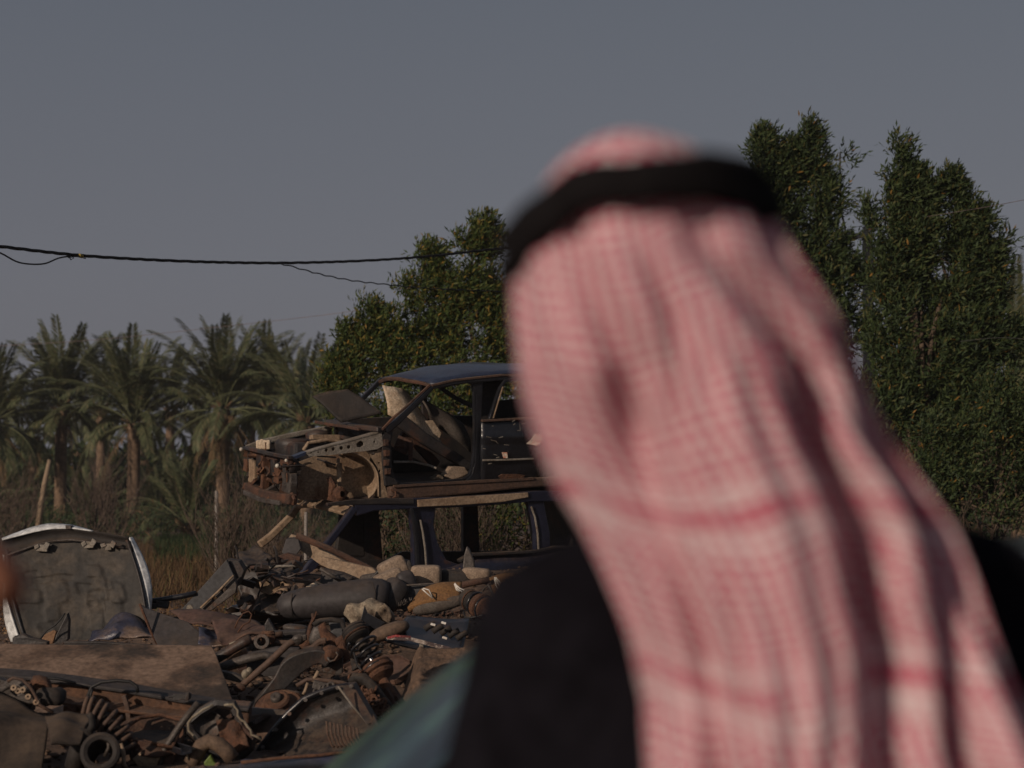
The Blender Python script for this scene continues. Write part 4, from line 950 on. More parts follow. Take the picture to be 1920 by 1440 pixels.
rects = [(.18, .30, .05, .04), (.46, .26, .12, .03), (.66, .28, .05, .05), (.82, .34, .05, .08), (.14, .52, .07, .06), (.34, .50, .07, .10), (.56, .47, .05, .05), (.70, .46, .03, .10),
         (.80, .50, .04, .09), (.40, .62, .10, .05), (.30, .70, .05, .07), (.50, .70, .09, .08), (.64, .60, .05, .10), (.22, .84, .09, .10), (.62, .80, .05, .10), (.47, .84, .10, .06), (.76, .70, .05, .14), (.90, .60, .03, .20), (.35, .36, .12, .03), (.86, .20, .06, .04)]
def relief(u, v):
    h = .007 * noise.noise(Vector((u * 5, v * 4, 8))); u, v = u + .018 * noise.noise(Vector((u * 5, v * 5, 1))) + .03 * (v - .5), v + .018 * noise.noise(Vector((u * 6, v * 5, 5)))
    for i, (a, b, w, hh) in enumerate(rects[:20:2] + rects[5:9:2]):
        w *= 1.25; hh *= 1.2
        du = abs(u - a) / w; dv = abs(v - b) / hh; d = (du ** 5 + dv ** 5) ** .2
        e = min(max((1.2 - d) / .38, 0), 1); h += (.020 if i % 3 else -.016) * e * e * (3 - 2 * e)
    for a, b, r_ in [(.22, .86, .07), (.74, .44, .03), (.60, .62, .04)]:
        d = math.hypot((u - a), (v - b) * .9) / r_; h += .012 * max(0, 1 - abs(d - 1) * 2.2)
    return h + .006 * noise.noise(Vector((u * 14, v * 14, 0)))
build('inner_panel', MB().grid(lambda u, v: hoodpt(lerp(.012, .985, u), lerp(.13, 1, v), dd=-.02) - Vector((.1, 1, .1)) * relief(u, v) * .6, 84, 84), 'hood_inner', hd_, smooth=True)
build('front_channel', MB().grid(lambda u, v: hoodpt(lerp(0, 1, u), lerp(.0, .135, v), dd=-.01 + .045 * sin(pi * v)), 24, 6, .008), 'rubber', hd_, smooth=True)
build('channel_lip', MB().tube([hoodpt(u, interp(u, [0, .25, .5, .8, 1], [.165, .12, .10, .115, .12]), dd=-.035) for u in np.linspace(.03, .93, 14)], .010, 6), 'steel_dirty', hd_, smooth=True)
build('side_flange', MB().tube([hoodpt(.975, v, dd=-.03) for v in np.linspace(.03, .95, 8)], .012, 6), 'black_metal', hd_, smooth=True)
build('side_flange', MB().tube([hoodpt(.035, v, dd=-.03) for v in np.linspace(.1, 1, 8)], .012, 6), 'grey_plastic', hd_, smooth=True)
for u, v, s_ in [(.30, .155, 1), (.66, .135, .9), (.81, .13, .5)]:
    mb = MB(); c = hoodpt(u, v, dd=-.05); mb.box(c, (.09 * s_, .03, .05)).box(c + Vector((.04, -.02, .02)), (.04, .03, .05), Matrix.Rotation(.5, 3, 'Y')).box(c + Vector((-.04, -.01, .01)), (.04, .03, .03), Matrix.Rotation(-.4, 3, 'Y'))
    build('latch_bracket', mb.jitter(.008, 20), 'primer_grey', hd_, bevel=.004)
mb = MB(); mb.box(hoodpt(.53, -.01, dd=.0), (.05, .05, .03)); build('bonnet_hook', mb.jitter(.01, 20), 'steel_dirty', hd_, bevel=.004)

# ---- back row, left to right
patch('dented_sheet', [(205, 1166, .4), (262, 1158, .4), (300, 1202, -.1), (160, 1202, -.1)], 15.0, 'blue_dented', 'dented dark blue panel lying at the foot of the white bonnet', 'car panel', curve_=-.10, wob=.07, ws=7)
pl('metal_plate', [(262, 1133), (272, 1140), (300, 1150), (352, 1166), (384, 1196), (386, 1210), (296, 1212), (286, 1190)], 14.4, .02, 'plate_grey', 'grey triangular plate with a rusty edge leaning beside the dented blue panel', 'metal plate', tilt=.35, jit=.01)
rodo('plate_edge', [(262, 1132), (270, 1152), (283, 1185), (297, 1212)], 14.35, .010, 'rust', 'rust coloured strip along the grey triangular plate', 'metal strip')
fr = thing('door_frame', W(300, 1190, 15.4), 'black car door frame lying curved behind the grey triangular plate', 'car door frame')
rodo('rail', [(218, 1162), (224, 1145), (234, 1134), (250, 1130), (300, 1125), (342, 1118), (368, 1112)], 15.5, .022, 'black_paint', None, None, fr)
rodo('inner_strip', [(222, 1164), (228, 1150), (240, 1142), (262, 1140)], 15.45, .018, 'primer', None, None, fr)
mb = MB(); mb.box(W(250, 1150, 15.5), (.14, .1, .12)).box(W(275, 1138, 15.5), (.18, .06, .05)).box(W(305, 1134, 15.5), (.10, .06, .06)).jitter(.02, 9); build('lock_plate', mb, 'black_metal', fr, bevel=.008)
# bent bracket and earthy lump at the foot of the bonnet
pl('bent_bracket', [(100, 1208), (104, 1192), (124, 1150), (128, 1162), (127, 1200), (118, 1210)], 14.5, .05, 'black_metal', 'jagged black bracket standing in front of the white bonnet', 'bracket', jit=.02)
pl('torn_cardboard', [(72, 1206), (84, 1190), (100, 1182), (106, 1184), (100, 1206)], 14.6, .05, 'cardboard', 'torn brown cardboard scrap beside the jagged black bracket', 'cardboard', jit=.02)
rodo('wire', [(74, 1200), (88, 1182), (104, 1172), (116, 1158), (122, 1150)], 14.4, .006, 'cable_black', 'thin wire over the torn cardboard', 'wire')
for i, (pp, lab) in enumerate([([(22, 1196), (40, 1190), (60, 1196), (90, 1204), (90, 1212), (24, 1212)], 'black flattened strip left of the torn cardboard'), ([(120, 1203), (190, 1205), (240, 1208), (300, 1212), (120, 1214)], 'black strip lying along the top edge of the large rusty sheet')]):
    pl('metal_strip', pp, 14.0, .05, 'black_metal', lab, 'metal strip', jit=.015)
# black tailgate standing on end
tg = thing('car_door', W(390, 1160, 15.6), 'dark grey car door skin standing tilted left of the lower wreck', 'car door')
pl('outer_skin', [(425, 1049), (438, 1078), (372, 1146), (338, 1144), (350, 1132)], 15.5, .03, 'grey_plastic', None, None, parent=tg)
pl('inner_side', [(438, 1078), (444, 1098), (442, 1112), (398, 1144), (372, 1146)], 15.45, .05, 'steel_dirty', None, None, parent=tg, jit=.01, holes=[[(415, 1108), (422, 1100), (426, 1106), (418, 1114)], [(398, 1122), (404, 1117), (408, 1122), (401, 1128)]])
pl('side_face', [(425, 1049), (448, 1052), (458, 1070), (446, 1100), (438, 1078)], 15.55, .10, 'black_metal', None, None, parent=tg)
rodo('edge_strip', [(438, 1079), (410, 1108), (376, 1140)], 15.42, .009, 'primer', None, None, tg)
mb = MB(); mb.lathe(W(356, 1140, 15.42), (0, -1, 0), [(0, .028), (.012, .026), (.014, 0)], 14); build('round_cap', mb, 'primer_grey', tg)
# dark jumble in front of the lower wreck's nose
jt = thing('crumpled_front_end', W(490, 1110, 15.9), 'crumpled black front end pieces hanging together left of the hinge pillar', 'car wreckage')
patch('bumper_skin', [(440, 1042, .2), (480, 1026, .3), (512, 1046, .1), (462, 1060, -.1)], 16.0, 'black_metal', None, None, parent=jt, wob=.05, ws=9)
patch('bumper_skin', [(482, 1066, .2), (566, 1062, .2), (544, 1086, -.1), (484, 1082, -.1)], 15.9, 'black_metal', None, None, parent=jt, wob=.05, ws=9)
rodo('top_lip', [(484, 1066), (520, 1062), (562, 1061)], 15.9, .012, 'primer_grey', None, None, jt)
patch('torn_panel', [(452, 1062, .2), (486, 1068, .1), (500, 1150, -.1), (446, 1146, 0)], 15.9, 'black_metal', None, None, parent=jt, wob=.09, ws=8)
patch('torn_panel', [(486, 1088, .2), (545, 1090, .1), (540, 1112, -.1), (490, 1108, 0)], 15.8, 'primer', None, None, parent=jt, wob=.06, ws=9)
patch('torn_panel', [(492, 1110, .2), (552, 1108, .1), (530, 1150, -.1), (488, 1150, 0)], 15.7, 'black_metal', None, None, parent=jt, wob=.07, ws=9)
mb = MB(); rr = random.Random(31)
for i in range(46):
    p = W(rr.uniform(445, 560), rr.uniform(1045, 1150), 15.7 + rr.uniform(-.2, .4)); R_ = Matrix.Rotation(rr.random() * 3, 3, Vector((rr.random(), rr.random(), rr.random() + .01)))
    if i % 3: mb.box(p, (rr.uniform(.03, .14), rr.uniform(.01, .05), rr.uniform(.02, .08)), R_)
    else: mb.tube(limb_path(p, p + Vector((rr.uniform(-.2, .2), 0, rr.uniform(-.1, .15))), 4, .3), .008, 5)
build('broken_bits', mb.jitter(.03, 12), 'black_metal', jt, kind='stuff')
# tan rubble behind the windscreen frame
for i, (pp, D, m_, th, lab, cat) in enumerate([
    ([(548, 1000), (562, 1004), (640, 1052), (700, 1086), (690, 1096), (600, 1060), (560, 1030), (536, 1014)], 16.9, 'primer', .05, 'long tan inner panel lying slanted behind the windscreen pillar', 'car panel'),
    ([(606, 1046), (640, 1050), (700, 1068), (712, 1078), (704, 1100), (664, 1090), (618, 1066)], 16.4, 'primer', .04, 'tan panel with cut outs right of the windscreen pillar', 'car panel'),
    ([(602, 1066), (640, 1072), (664, 1086), (640, 1108), (600, 1092)], 16.2, 'black_metal', .12, 'black box frame below the tan panel with cut outs', 'metal box'),
    ([(510, 1048), (540, 1036), (562, 1044), (556, 1062), (520, 1064)], 16.4, 'rust_dark', .10, 'brown crumpled casing in front of the windscreen frame', 'casing'),
    ([(536, 1012), (560, 1010), (566, 1030), (548, 1048), (528, 1038)], 16.8, 'plate_grey', .06, 'grey bent plate at the base of the windscreen frame', 'metal plate'),
    ([(672, 1082), (700, 1076), (716, 1092), (712, 1110), (680, 1112)], 16.0, 'steel_dirty', .10, 'grey lump of bent steel left of the tan headrests', 'scrap metal'),
    ([(576, 1100), (592, 1092), (606, 1110), (604, 1140), (580, 1140)], 15.7, 'fascia_cream', .05, 'pale torn trim at the foot of the rusty hinge pillar', 'trim')]):
    pl('scrap_panel' if cat == 'car panel' else cat.replace(' ', '_'), pp, D, th, m_, lab, cat, jit=.025, tilt=.2)
for i, (pp, D, r, m_, lab) in enumerate([([(556, 1004), (620, 1030), (700, 1070), (712, 1076)], 16.7, .028, 'rust_dark', 'long dark rail crossing behind the windscreen pillar'),
    ([(590, 1092), (630, 1110), (662, 1082)], 16.0, .018, 'black_metal', 'bent black bar across the black box frame'), ([(600, 1066), (640, 1090)], 16.0, .016, 'steel_dirty', 'short grey bar on the black box frame'),
    ([(690, 1110), (696, 1085), (720, 1060), (735, 1060)], 15.9, .014, 'black_metal', 'thin bent bar left of the headrests')]):
    rodo('metal_bar', pp, D, r, m_, lab, 'metal bar')
# ---- seats
def cushion(name, c_px, D, size, rotz, roty, m, label, cat, e=.55, parent=None, seg=20, rotx=0, tw=0):
    R_ = Matrix.Rotation(rotz, 3, 'Z') @ Matrix.Rotation(roty, 3, 'Y') @ Matrix.Rotation(rotx, 3, 'X')
    mb = MB().blob(W(c_px[0], c_px[1], D), size[0], size[1], size[2], R_, seg, e).jitter(.004, 5).jitter(.0015, 14)
    return build(name, mb, m, parent, smooth=True, label=label, cat=cat, sub=1)
st = thing('seat_bench', W(620, 1160, 14.9), 'long dark grey vinyl rear seat lying across the heap', 'car seat')
k = 15 / FPX
mb = MB(); mb.tube([W(x, y, 14.95) for x, y in [(522, 1143), (527, 1140), (545, 1136), (600, 1128), (660, 1121), (705, 1117), (726, 1118), (731, 1119)]], [.02, .085, .120, .135, .150, .155, .14, .05], 18)
build('cushion', mb.jitter(.02, 3), 'seat_vinyl', st, smooth=True, sub=1)
rodo('seam', [(548, 1113), (546, 1130), (549, 1158)], 14.83, .006, 'rubber', None, None, st); rodo('seam', [(698, 1092), (704, 1112), (703, 1140)], 14.80, .006, 'rubber', None, None, st)
cushion('backrest', (733, 1116), 15.05, (.09, .14, .14), .4, .6, 'seat_vinyl', None, None, parent=st)
cushion('headrest', (737, 1067), 15.4, (.115, .09, .085), .3, -.45, 'seat_fabric_tan', 'tan fabric headrest, upper of the two leaning on the dark rear seat', 'headrest', e=.36)
cushion('headrest', (730, 1090), 15.2, (.115, .10, .085), .3, -.40, 'seat_fabric_tan', 'tan fabric headrest, lower of the two leaning on the dark rear seat', 'headrest', e=.36)
cushion('headrest_back', (757, 1068), 15.45, (.07, .10, .08), .3, -.3, 'seat_fabric_grey', 'dark grey back of a headrest behind the two tan ones', 'headrest')
cushion('cushion', (762, 1096), 15.15, (.08, .09, .11), .3, -.3, 'seat_vinyl', 'dark seat bolster under the two tan headrests', 'cushion')
cushion('headrest', (799, 1079), 15.4, (.125, .10, .085), 0, .0, 'seat_fabric_tan', 'wide pale beige headrest standing upright on the heap', 'headrest', e=.34)
cushion('cushion', (852, 1084), 15.5, (.16, .10, .07), .0, .05, 'rubber', 'dark padded bolster right of the pale beige headrest', 'cushion')
cushion('cushion', (893, 1077), 15.5, (.125, .10, .055), .0, .08, 'seat_fabric_tan', 'flat beige cushion end right of the dark padded bolster', 'cushion')
pl('plastic_fin', [(867, 1066), (870, 1040), (875, 1024), (880, 1030), (889, 1052), (890, 1068)], 15.7, .04, 'steel_dirty', 'grey pointed fin standing up behind the cushions', 'trim piece', bevel=.01)
sf = thing('broken_seat', W(820, 1140, 14.9), 'upturned car seat with orange foam held by white wire clips', 'car seat')
pl('seat_shell', [(748, 1142), (750, 1106), (756, 1098), (800, 1096), (840, 1096), (826, 1140)], 15.05, .06, 'grey_plastic', None, None, parent=sf, bevel=.012)
rodo('shell_edge', [(747, 1142), (750, 1108), (757, 1098), (800, 1095), (838, 1095)], 15.0, .009, 'steel_dirty', None, None, sf)
patch('foam', [(788, 1104, .1), (866, 1090, .1), (864, 1126, -.1), (764, 1140, -.1)], 14.86, 'foam_orange', None, None, parent=sf, curve_=-.05, wob=.015, th=.05)
mb = MB(); mb.tube([W(x, y, 14.8) for x, y in [(772, 1146), (786, 1141), (812, 1136), (840, 1130), (866, 1126), (876, 1124)]], [.03, .060, .066, .058, .04, .02], 14)
build('side_bolster', mb.jitter(.01, 5), 'seat_fabric_grey', sf, smooth=True, sub=1)
for pp in [[(791, 1104), (800, 1112), (812, 1122)], [(793, 1103), (804, 1106), (810, 1118)], [(852, 1094), (862, 1103), (874, 1108)], [(853, 1093), (858, 1104), (868, 1110)], [(852, 1095), (856, 1106), (862, 1109)]]:
    rodo('wire_clip', pp, 14.72, .0055, 'white_clip', None, None, sf, n=6)
mb = MB(); rr = random.Random(3)
for i in range(6): mb.helix(W(752 + i * 3, 1134 - i * 2, 14.8), (rr.uniform(-1, 1), 0, rr.uniform(-1, 1)), .014, .004, 1.4, .02, 5, 8)
build('hog_rings', mb, 'steel_dirty', sf, kind='stuff')
f2 = thing('seat_squab', W(950, 1110, 15.3), 'second orange foam seat squab next to the black sleeve', 'car seat')
patch('foam', [(916, 1082, .1), (975, 1072, .1), (1030, 1082, 0), (925, 1112, -.05)], 15.2, 'foam_orange', None, None, parent=f2, curve_=-.05, wob=.02, th=.06)
for pp in [[(927, 1082), (934, 1094), (942, 1106)], [(929, 1082), (938, 1092), (946, 1104)], [(927, 1084), (930, 1098), (936, 1108)]]: rodo('wire_clip', pp, 15.05, .0055, 'white_clip', None, None, f2, n=6)
rodo('seat_frame_tube', [(862, 1098), (890, 1092), (918, 1088)], 15.2, .028, 'rust_dark', 'rusty brown tube between the two orange foam seats', 'metal tube', jit=.008)
rodo('seat_frame_tube', [(905, 1108), (915, 1096), (925, 1118), (935, 1112)], 15.0, .010, 'steel_dirty', 'bent grey wire frame between the orange foam seats', 'metal tube')
# cream bag with black angle bracket
cb = thing('airbag', W(690, 1170, 14.2), 'crumpled dirty cream bag with a black bracket stuck in it', 'airbag')
mb = MB()
for x, y, r_ in [(664, 1148, .075), (668, 1160, .06), (690, 1142, .085), (712, 1148, .08), (724, 1160, .06)]: mb.blob(W(x, y, 14.2), r_, .10, r_, None, 14, .9)
o = build('cloth', mb.jitter(.03, 11), 'cream_cloth', cb, smooth=True); md = o.modifiers.new('r', 'REMESH'); md.mode = 'VOXEL'; md.voxel_size = .012; md = o.modifiers.new('s', 'SMOOTH'); md.iterations = 6; md.factor = .6
rodo('hose', [(718, 1134), (728, 1142), (732, 1156), (729, 1168)], 14.1, .016, 'cream_cloth', None, None, cb)
pl('angle_bracket', [(683, 1136), (689, 1150), (722, 1168), (706, 1182), (676, 1162)], 14.0, .02, 'black_paint', 'black folded angle bracket stuck into the cream bag', 'bracket', bevel=.004)
# black grille panel with red and white edge
gp = thing('bumper_grille', W(800, 1220, 13.6), 'black slotted grille panel with a chipped red and white edge propped over bare earth', 'car panel')
patch('skin', [(765, 1154, .45), (880, 1160, .45), (865, 1226, -.1), (722, 1197, -.1)], 13.6, 'black_paint', None, None, parent=gp, curve_=.03, wob=.012, th=.02)
for i in range(5):
    x = 796 + i * 15; rodo('slot', [(x, 1180 + i * 4.5), (x + 10, 1173 + i * 4.3), (x + 20, 1169 + i * 4.2)], 13.58 + .06, .022, 'rubber', None, None, gp)
mb = MB(); mb.sweep([W(x, y, 13.46) for x, y in [(726, 1196), (742, 1192), (770, 1194)]], .014, .01, Vector((0, 1, 0))); build('red_edge', mb.jitter(.004, 30), 'red_paint', gp)
mb = MB(); mb.sweep([W(x, y, 13.47) for x, y in [(724, 1197), (768, 1197), (800, 1206), (840, 1217), (866, 1226)]], [.012, .026, .030, .032, .022], .02, Vector((0, 1, 0))); build('chipped_edge', mb.jitter(.006, 25), 'chipped_white', gp)
mb = MB(); mb.box(W(790, 1208, 13.5), (.03, .02, .06)); mb.box(W(794, 1217, 13.5), (.06, .02, .02)); build('clip_bracket', mb.jitter(.006, 20), 'primer_grey', gp, bevel=.003)
mb = MB()
for x, y in [(812, 1171), (832, 1168), (834, 1196)]: mb.box(W(x, y, 13.5), (.035, .02, .016), Matrix.Rotation(.3, 3, 'Y'))
build('clip', mb, 'white_clip', gp, bevel=.003)
# earth bank to the right of the struts
def bank(u, v):
    x = lerp(742, 960, u); y = lerp(interp(x, [728, 760, 800, 850, 930], [1222, 1204, 1212, 1216, 1205]), 1330, v); p = W(x, y, lerp(13.4, 12.7, v))
    q = p + Vector((0, -1, .5)) * (.06 * noise.noise(p * 2.2) + .025 * noise.noise(p * 9) + .012 * noise.noise(p * 26))
    k_ = min(1, max(0, (1 - u) / .35)) * min(1, max(0, (1 - v) / .4)) * min(1, u / .22)
    q.z = lerp(min(q.z, gz(q.x, q.y) - .02), q.z, k_ * k_ * (3 - 2 * k_)); return q
def bank2(u, v):
    if v >= .15: return bank(u, (v - .15) / .85)
    t = (.15 - v) / .15; q = bank(u, 0).copy(); q.y += .5 * t; q.z = lerp(q.z, gz(q.x, q.y) - .03, t ** .8); return q
build('earth_bank', MB().grid(bank2, 70, 60), 'earth', smooth=True, kind='structure')

# ---- suspension struts
def strut(top, bot, D, name_lab, s=1.0, spring='black_paint'):
    a = W(top[0], top[1], D); b = W(bot[0], bot[1], D - .25); ax = (b - a).normalized(); Lg = (b - a).length
    t = thing('suspension_strut', b, name_lab, 'suspension strut')
    build('top_mount', MB().lathe(a, ax, [(0, .02), (0, .07 * s), (.018, .085 * s), (.03, .08 * s), (.04, .09 * s), (.055, .085 * s), (.07, .078 * s), (.08, .086 * s), (.095, .07 * s), (.11, .04 * s), (.12, .0)], 22), 'rubber', t, smooth=False, bevel=.003)
    build('mount_ring', MB().lathe(a + ax * .058, ax, [(0, .088 * s), (.006, .094 * s), (.012, .088 * s)], 22), 'rust', t)
    build('piston_rod', MB().lathe(a + ax * .1, ax, [(0, 0.013 * s), (Lg * .45, .013 * s)], 12), 'bright_steel', t, smooth=True)
    build('damper_tube', MB().lathe(a + ax * Lg * .48, ax, [(0, .0), (0, .034 * s), (Lg * .5, .032 * s), (Lg * .52, 0)], 16), 'rust', t, smooth=True)
    build('bump_stop', MB().lathe(a + ax * .11, ax, [(0, .035 * s), (.03, .045 * s), (.04, .033 * s), (.06, .043 * s), (.07, .03 * s), (.09, .038 * s), (.12, .02 * s), (.12, 0)], 14), 'rubber', t)
    build('coil_spring', MB().helix(a + ax * .11, ax, lambda q: (.085 + .012 * sin(q * 9)) * s, .0105 * s, 4.6, Lg * .42, 7), spring, t, smooth=True)
    sx_ = Lg * .54
    build('spring_seat', MB().lathe(a + ax * (sx_ - .03), ax, [(0, .05 * s), (0, .095 * s), (.015, .108 * s), (.03, .10 * s), (.035, .112 * s), (.055, .112 * s), (.065, .09 * s), (.075, .10 * s), (.095, .09 * s), (.11, .06 * s), (.12, .035 * s)], 24), 'rust', t, bevel=.003)
    u = ax.orthogonal().normalized()
    mb = MB(); mb.box(b - ax * .06 + u * .0, (.10 * s, .05 * s, .14 * s), ax.to_track_quat('Z', 'Y').to_matrix()).box(b - ax * .02, (.05, .09, .05), ax.to_track_quat('Z', 'Y').to_matrix())
    build('knuckle_bracket', mb.jitter(.012, 12), 'rust_dark', t, bevel=.006)
    build('brake_pipe', MB().tube([a + ax * Lg * .3 + u * .1, a + ax * Lg * .45 + u * .13, a + ax * Lg * .6 + u * .11, a + ax * Lg * .8 + u * .05], .007, 6), 'cable_black', t)
    return t
strut((660, 1176), (746, 1322), 12.5, 'rusty suspension strut with a black coil spring standing in the middle of the heap', 1.0)
strut((872, 1120), (925, 1150), 13.9, 'suspension strut with spring lying half behind the black sleeve', .85)

# ---- long steel things centre
def multi(name, lab, cat, loc): return thing(name, W(*loc), lab, cat)
DR = lambda y: interp(y, [1150, 1200, 1242, 1300, 1347, 1440], [15.6, 14.6, 13.8, 12.6, 11.9, 10.6])
tr = multi('tie_rod', 'long rusty rod sloping up to a pale bolted joint, left of the struts', 'rod', (500, 1280, 12.7))
rodo('rod', [(452, 1288), (462, 1278), (500, 1246), (540, 1208), (556, 1200)], 12.8, .024, 'sill_rust', None, None, tr); mb = MB().blob(W(560, 1199, 12.8), .045, .04, .04).box(W(568, 1196, 12.8), (.05, .05, .04)).jitter(.012, 14); build('joint', mb, 'steel_dirty', tr, bevel=.004)
mb = MB().blob(W(449, 1290, 12.75), .04, .04, .03).jitter(.01, 14); build('joint', mb, 'rust_dark', tr)
tr = multi('track_rod', 'dark thick tube running from the rusty sheet up to a round joint', 'rod', (430, 1230, 13.6))
rodo('rod', [(388, 1246), (420, 1226), (456, 1205), (470, 1198)], 13.4, .036, 'black_metal', None, None, tr); mb = MB().lathe(W(503, 1196, 13.5), UP, [(-.04, .05), (0, .06), (.02, .05), (.03, .055), (.05, .04), (.05, 0)], 14); build('joint', mb, 'rust', tr)
rodo('arm', [(458, 1206), (480, 1198), (500, 1194), (530, 1188)], 13.5, .022, 'sill_rust', None, None, tr)
mb = MB().lathe(W(491, 1204, 13.4), (0, -1, .3), [(-.02, .03), (-.02, .055), (.02, .055), (.02, .03)], 16, closed=True); build('eye', mb, 'steel_dirty', tr, bevel=.003)
rodo('control_rod', [(400, 1258), (420, 1250), (460, 1236), (495, 1228), (520, 1234)], 13.2, .030, 'steel_dirty', 'grey brown control rod curving under the sloping rusty rod', 'rod', jit=.008)
rodo('control_rod', [(498, 1203), (520, 1205), (560, 1206), (580, 1207)], 13.5, .020, 'sill_rust', 'short level rod right of the round joint', 'rod')
rodo('control_rod', [(430, 1208), (440, 1204), (470, 1203)], 13.7, .008, 'gasket', 'thin pale wire rod on the heap above the rusty sheet', 'rod')
mb = MB(); mb.sweep([W(x, y, 13.6) for x, y in [(512, 1190), (540, 1188), (575, 1187)]], .05, .05, Vector((0, 1, .3))); build('channel_bar', mb, 'plate_grey', bevel=.008, label='grey channel bar above the level rod', cat='metal bar')
pl('gearbox_cover', [(408, 1246), (450, 1216), (456, 1222), (460, 1252), (416, 1262)], 13.5, .10, 'cardboard', 'ochre brown cover lying under the dark thick tube', 'cover', jit=.02)
pl('blue_grey_plate', [(462, 1228), (520, 1212), (560, 1216), (540, 1262), (500, 1268), (462, 1252)], 13.3, .04, 'plate_grey', 'blue grey plate under the sloping rusty rod', 'metal plate', jit=.02)
pl('flat_iron', [(412, 1258), (440, 1264), (462, 1274), (456, 1282), (412, 1272)], 12.9, .06, 'steel_dirty', 'grey flat iron ending in a yellowish bolt', 'metal bar', jit=.01)
mb = MB().blob(W(462, 1264, 12.8), .035, .03, .03).blob(W(468, 1258, 12.8), .02, .02, .025).jitter(.01, 20); build('bolt', mb, 'gasket', label='yellowish bolt head at the end of the grey flat iron', cat='bolt')
# ball joint stalk
bj = multi('ball_joint', 'upright rusty ball joint stalk with a bent wire on top', 'ball joint', (578, 1205, 13.5))
rodo('stalk', [(574, 1206), (580, 1190), (582, 1176), (588, 1160), (586, 1150)], 13.4, [.03, .022, .018, .014, .012], 'rust_dark', None, None, bj)
mb = MB().lathe(W(574, 1200, 13.4), UP, [(-.06, .03), (-.04, .05), (0, .045), (.03, .02), (.03, 0)], 12); build('boot', mb, 'rust', bj, smooth=True)
rodo('wire', [(582, 1172), (590, 1158), (593, 1146), (590, 1156), (597, 1152)], 13.38, .006, 'rust', None, None, bj)
# control arm: big curved black pressing
def dense(pts, k=5):
    out = []
    for i in range(len(pts) - 1):
        p0 = pts[max(i - 1, 0)]; p1 = pts[i]; p2 = pts[i + 1]; p3 = pts[min(i + 2, len(pts) - 1)]
        for j in range(k):
            t = j / k; out.append(tuple(.5 * ((2 * b) + (c - a) * t + (2 * a - 5 * b + 4 * c - d) * t * t + (3 * b - a - 3 * c + d) * t ** 3) for a, b, c, d in zip(p0, p1, p2, p3)))
    return out + [tuple(pts[-1])]
def carm(pts, w0, D, name, lab, m_, t=.09):
    w0 = [v[0] * .72 for v in dense([(v,) for v in w0])]; pts = dense(pts)
    mb = MB().sweep([W(x, y, D) for x, y in pts], w0, t, Vector((0, 1, .25))).jitter(.008, 7); return build(name, mb, m_, label=lab, cat='control arm', bevel=.02)
carm([(478, 1330), (500, 1305), (525, 1280), (545, 1252), (570, 1235), (600, 1228), (618, 1240)], [.10, .12, .15, .19, .17, .13, .10], 12.7, 'control_arm', 'thick curved dark control arm in the middle of the heap', 'black_metal')
carm([(568, 1218), (585, 1214), (598, 1204), (612, 1202)], [.04, .045, .04, .04], 12.75, 'control_arm', 'thin brown S shaped lever above the curved control arm', 'sill_rust', .05)
kn = multi('steering_knuckle', 'lumpy rusty steering knuckle left of the suspension strut', 'steering knuckle', (625, 1250, 12.8))
mb = MB(); mb.tube([W(x, y, 12.85) for x, y in [(598, 1172), (605, 1186), (618, 1200), (626, 1214), (630, 1228), (622, 1240)]], [.025, .035, .05, .06, .05, .03], 8); mb.lathe(W(622, 1226, 12.7), (.3, -1, .2), [(-.05, .06), (0, .065), (.04, .055), (.05, .02), (.05, 0)], 14)
mb.tube([W(x, y, 12.8) for x, y in [(630, 1206), (640, 1196), (642, 1215), (648, 1232), (642, 1240)]], [.03, .04, .035, .04, .02], 8)
build('casting', mb.jitter(.025, 11), 'rust', kn, smooth=True)
rodo('ring', [(614, 1232), (618, 1240), (628, 1238), (634, 1228), (630, 1222)], 12.62, .008, 'steel_dirty', None, None, kn)
rodo('hose', [(588, 1172), (600, 1164), (620, 1162), (640, 1164), (646, 1180), (646, 1210)], 13.0, .018, 'rubber', None, None, kn)
pl('shield', [(612, 1236), (640, 1234), (642, 1262), (632, 1266), (606, 1258), (602, 1244)], 12.75, .03, 'steel_dirty', None, None, parent=kn, jit=.02)
pl('dark_cover', [(616, 1164), (640, 1162), (648, 1188), (640, 1206), (620, 1186)], 13.1, .08, 'grey_plastic', 'dark cover wedged behind the steering knuckle', 'cover', jit=.02)
cushion('metal_cylinder', (596, 1192), 13.3, (.055, .055, .075), 0, .3, 'steel_dirty', 'dull grey cylinder behind the rusty ball joint stalk', 'cylinder', e=.6, seg=16)
cushion('rounded_cover', (555, 1178), 13.9, (.10, .09, .030), 0, .1, 'steel_dirty', 'dusty rounded cover below the dark rear seat', 'cover', e=.8, seg=16)
cushion('trim_pad', (730, 1184), 13.7, (.16, .12, .055), 0, -.35, 'brown_hose', 'grey brown padded trim left of the slotted grille', 'trim piece', e=.8, seg=16)
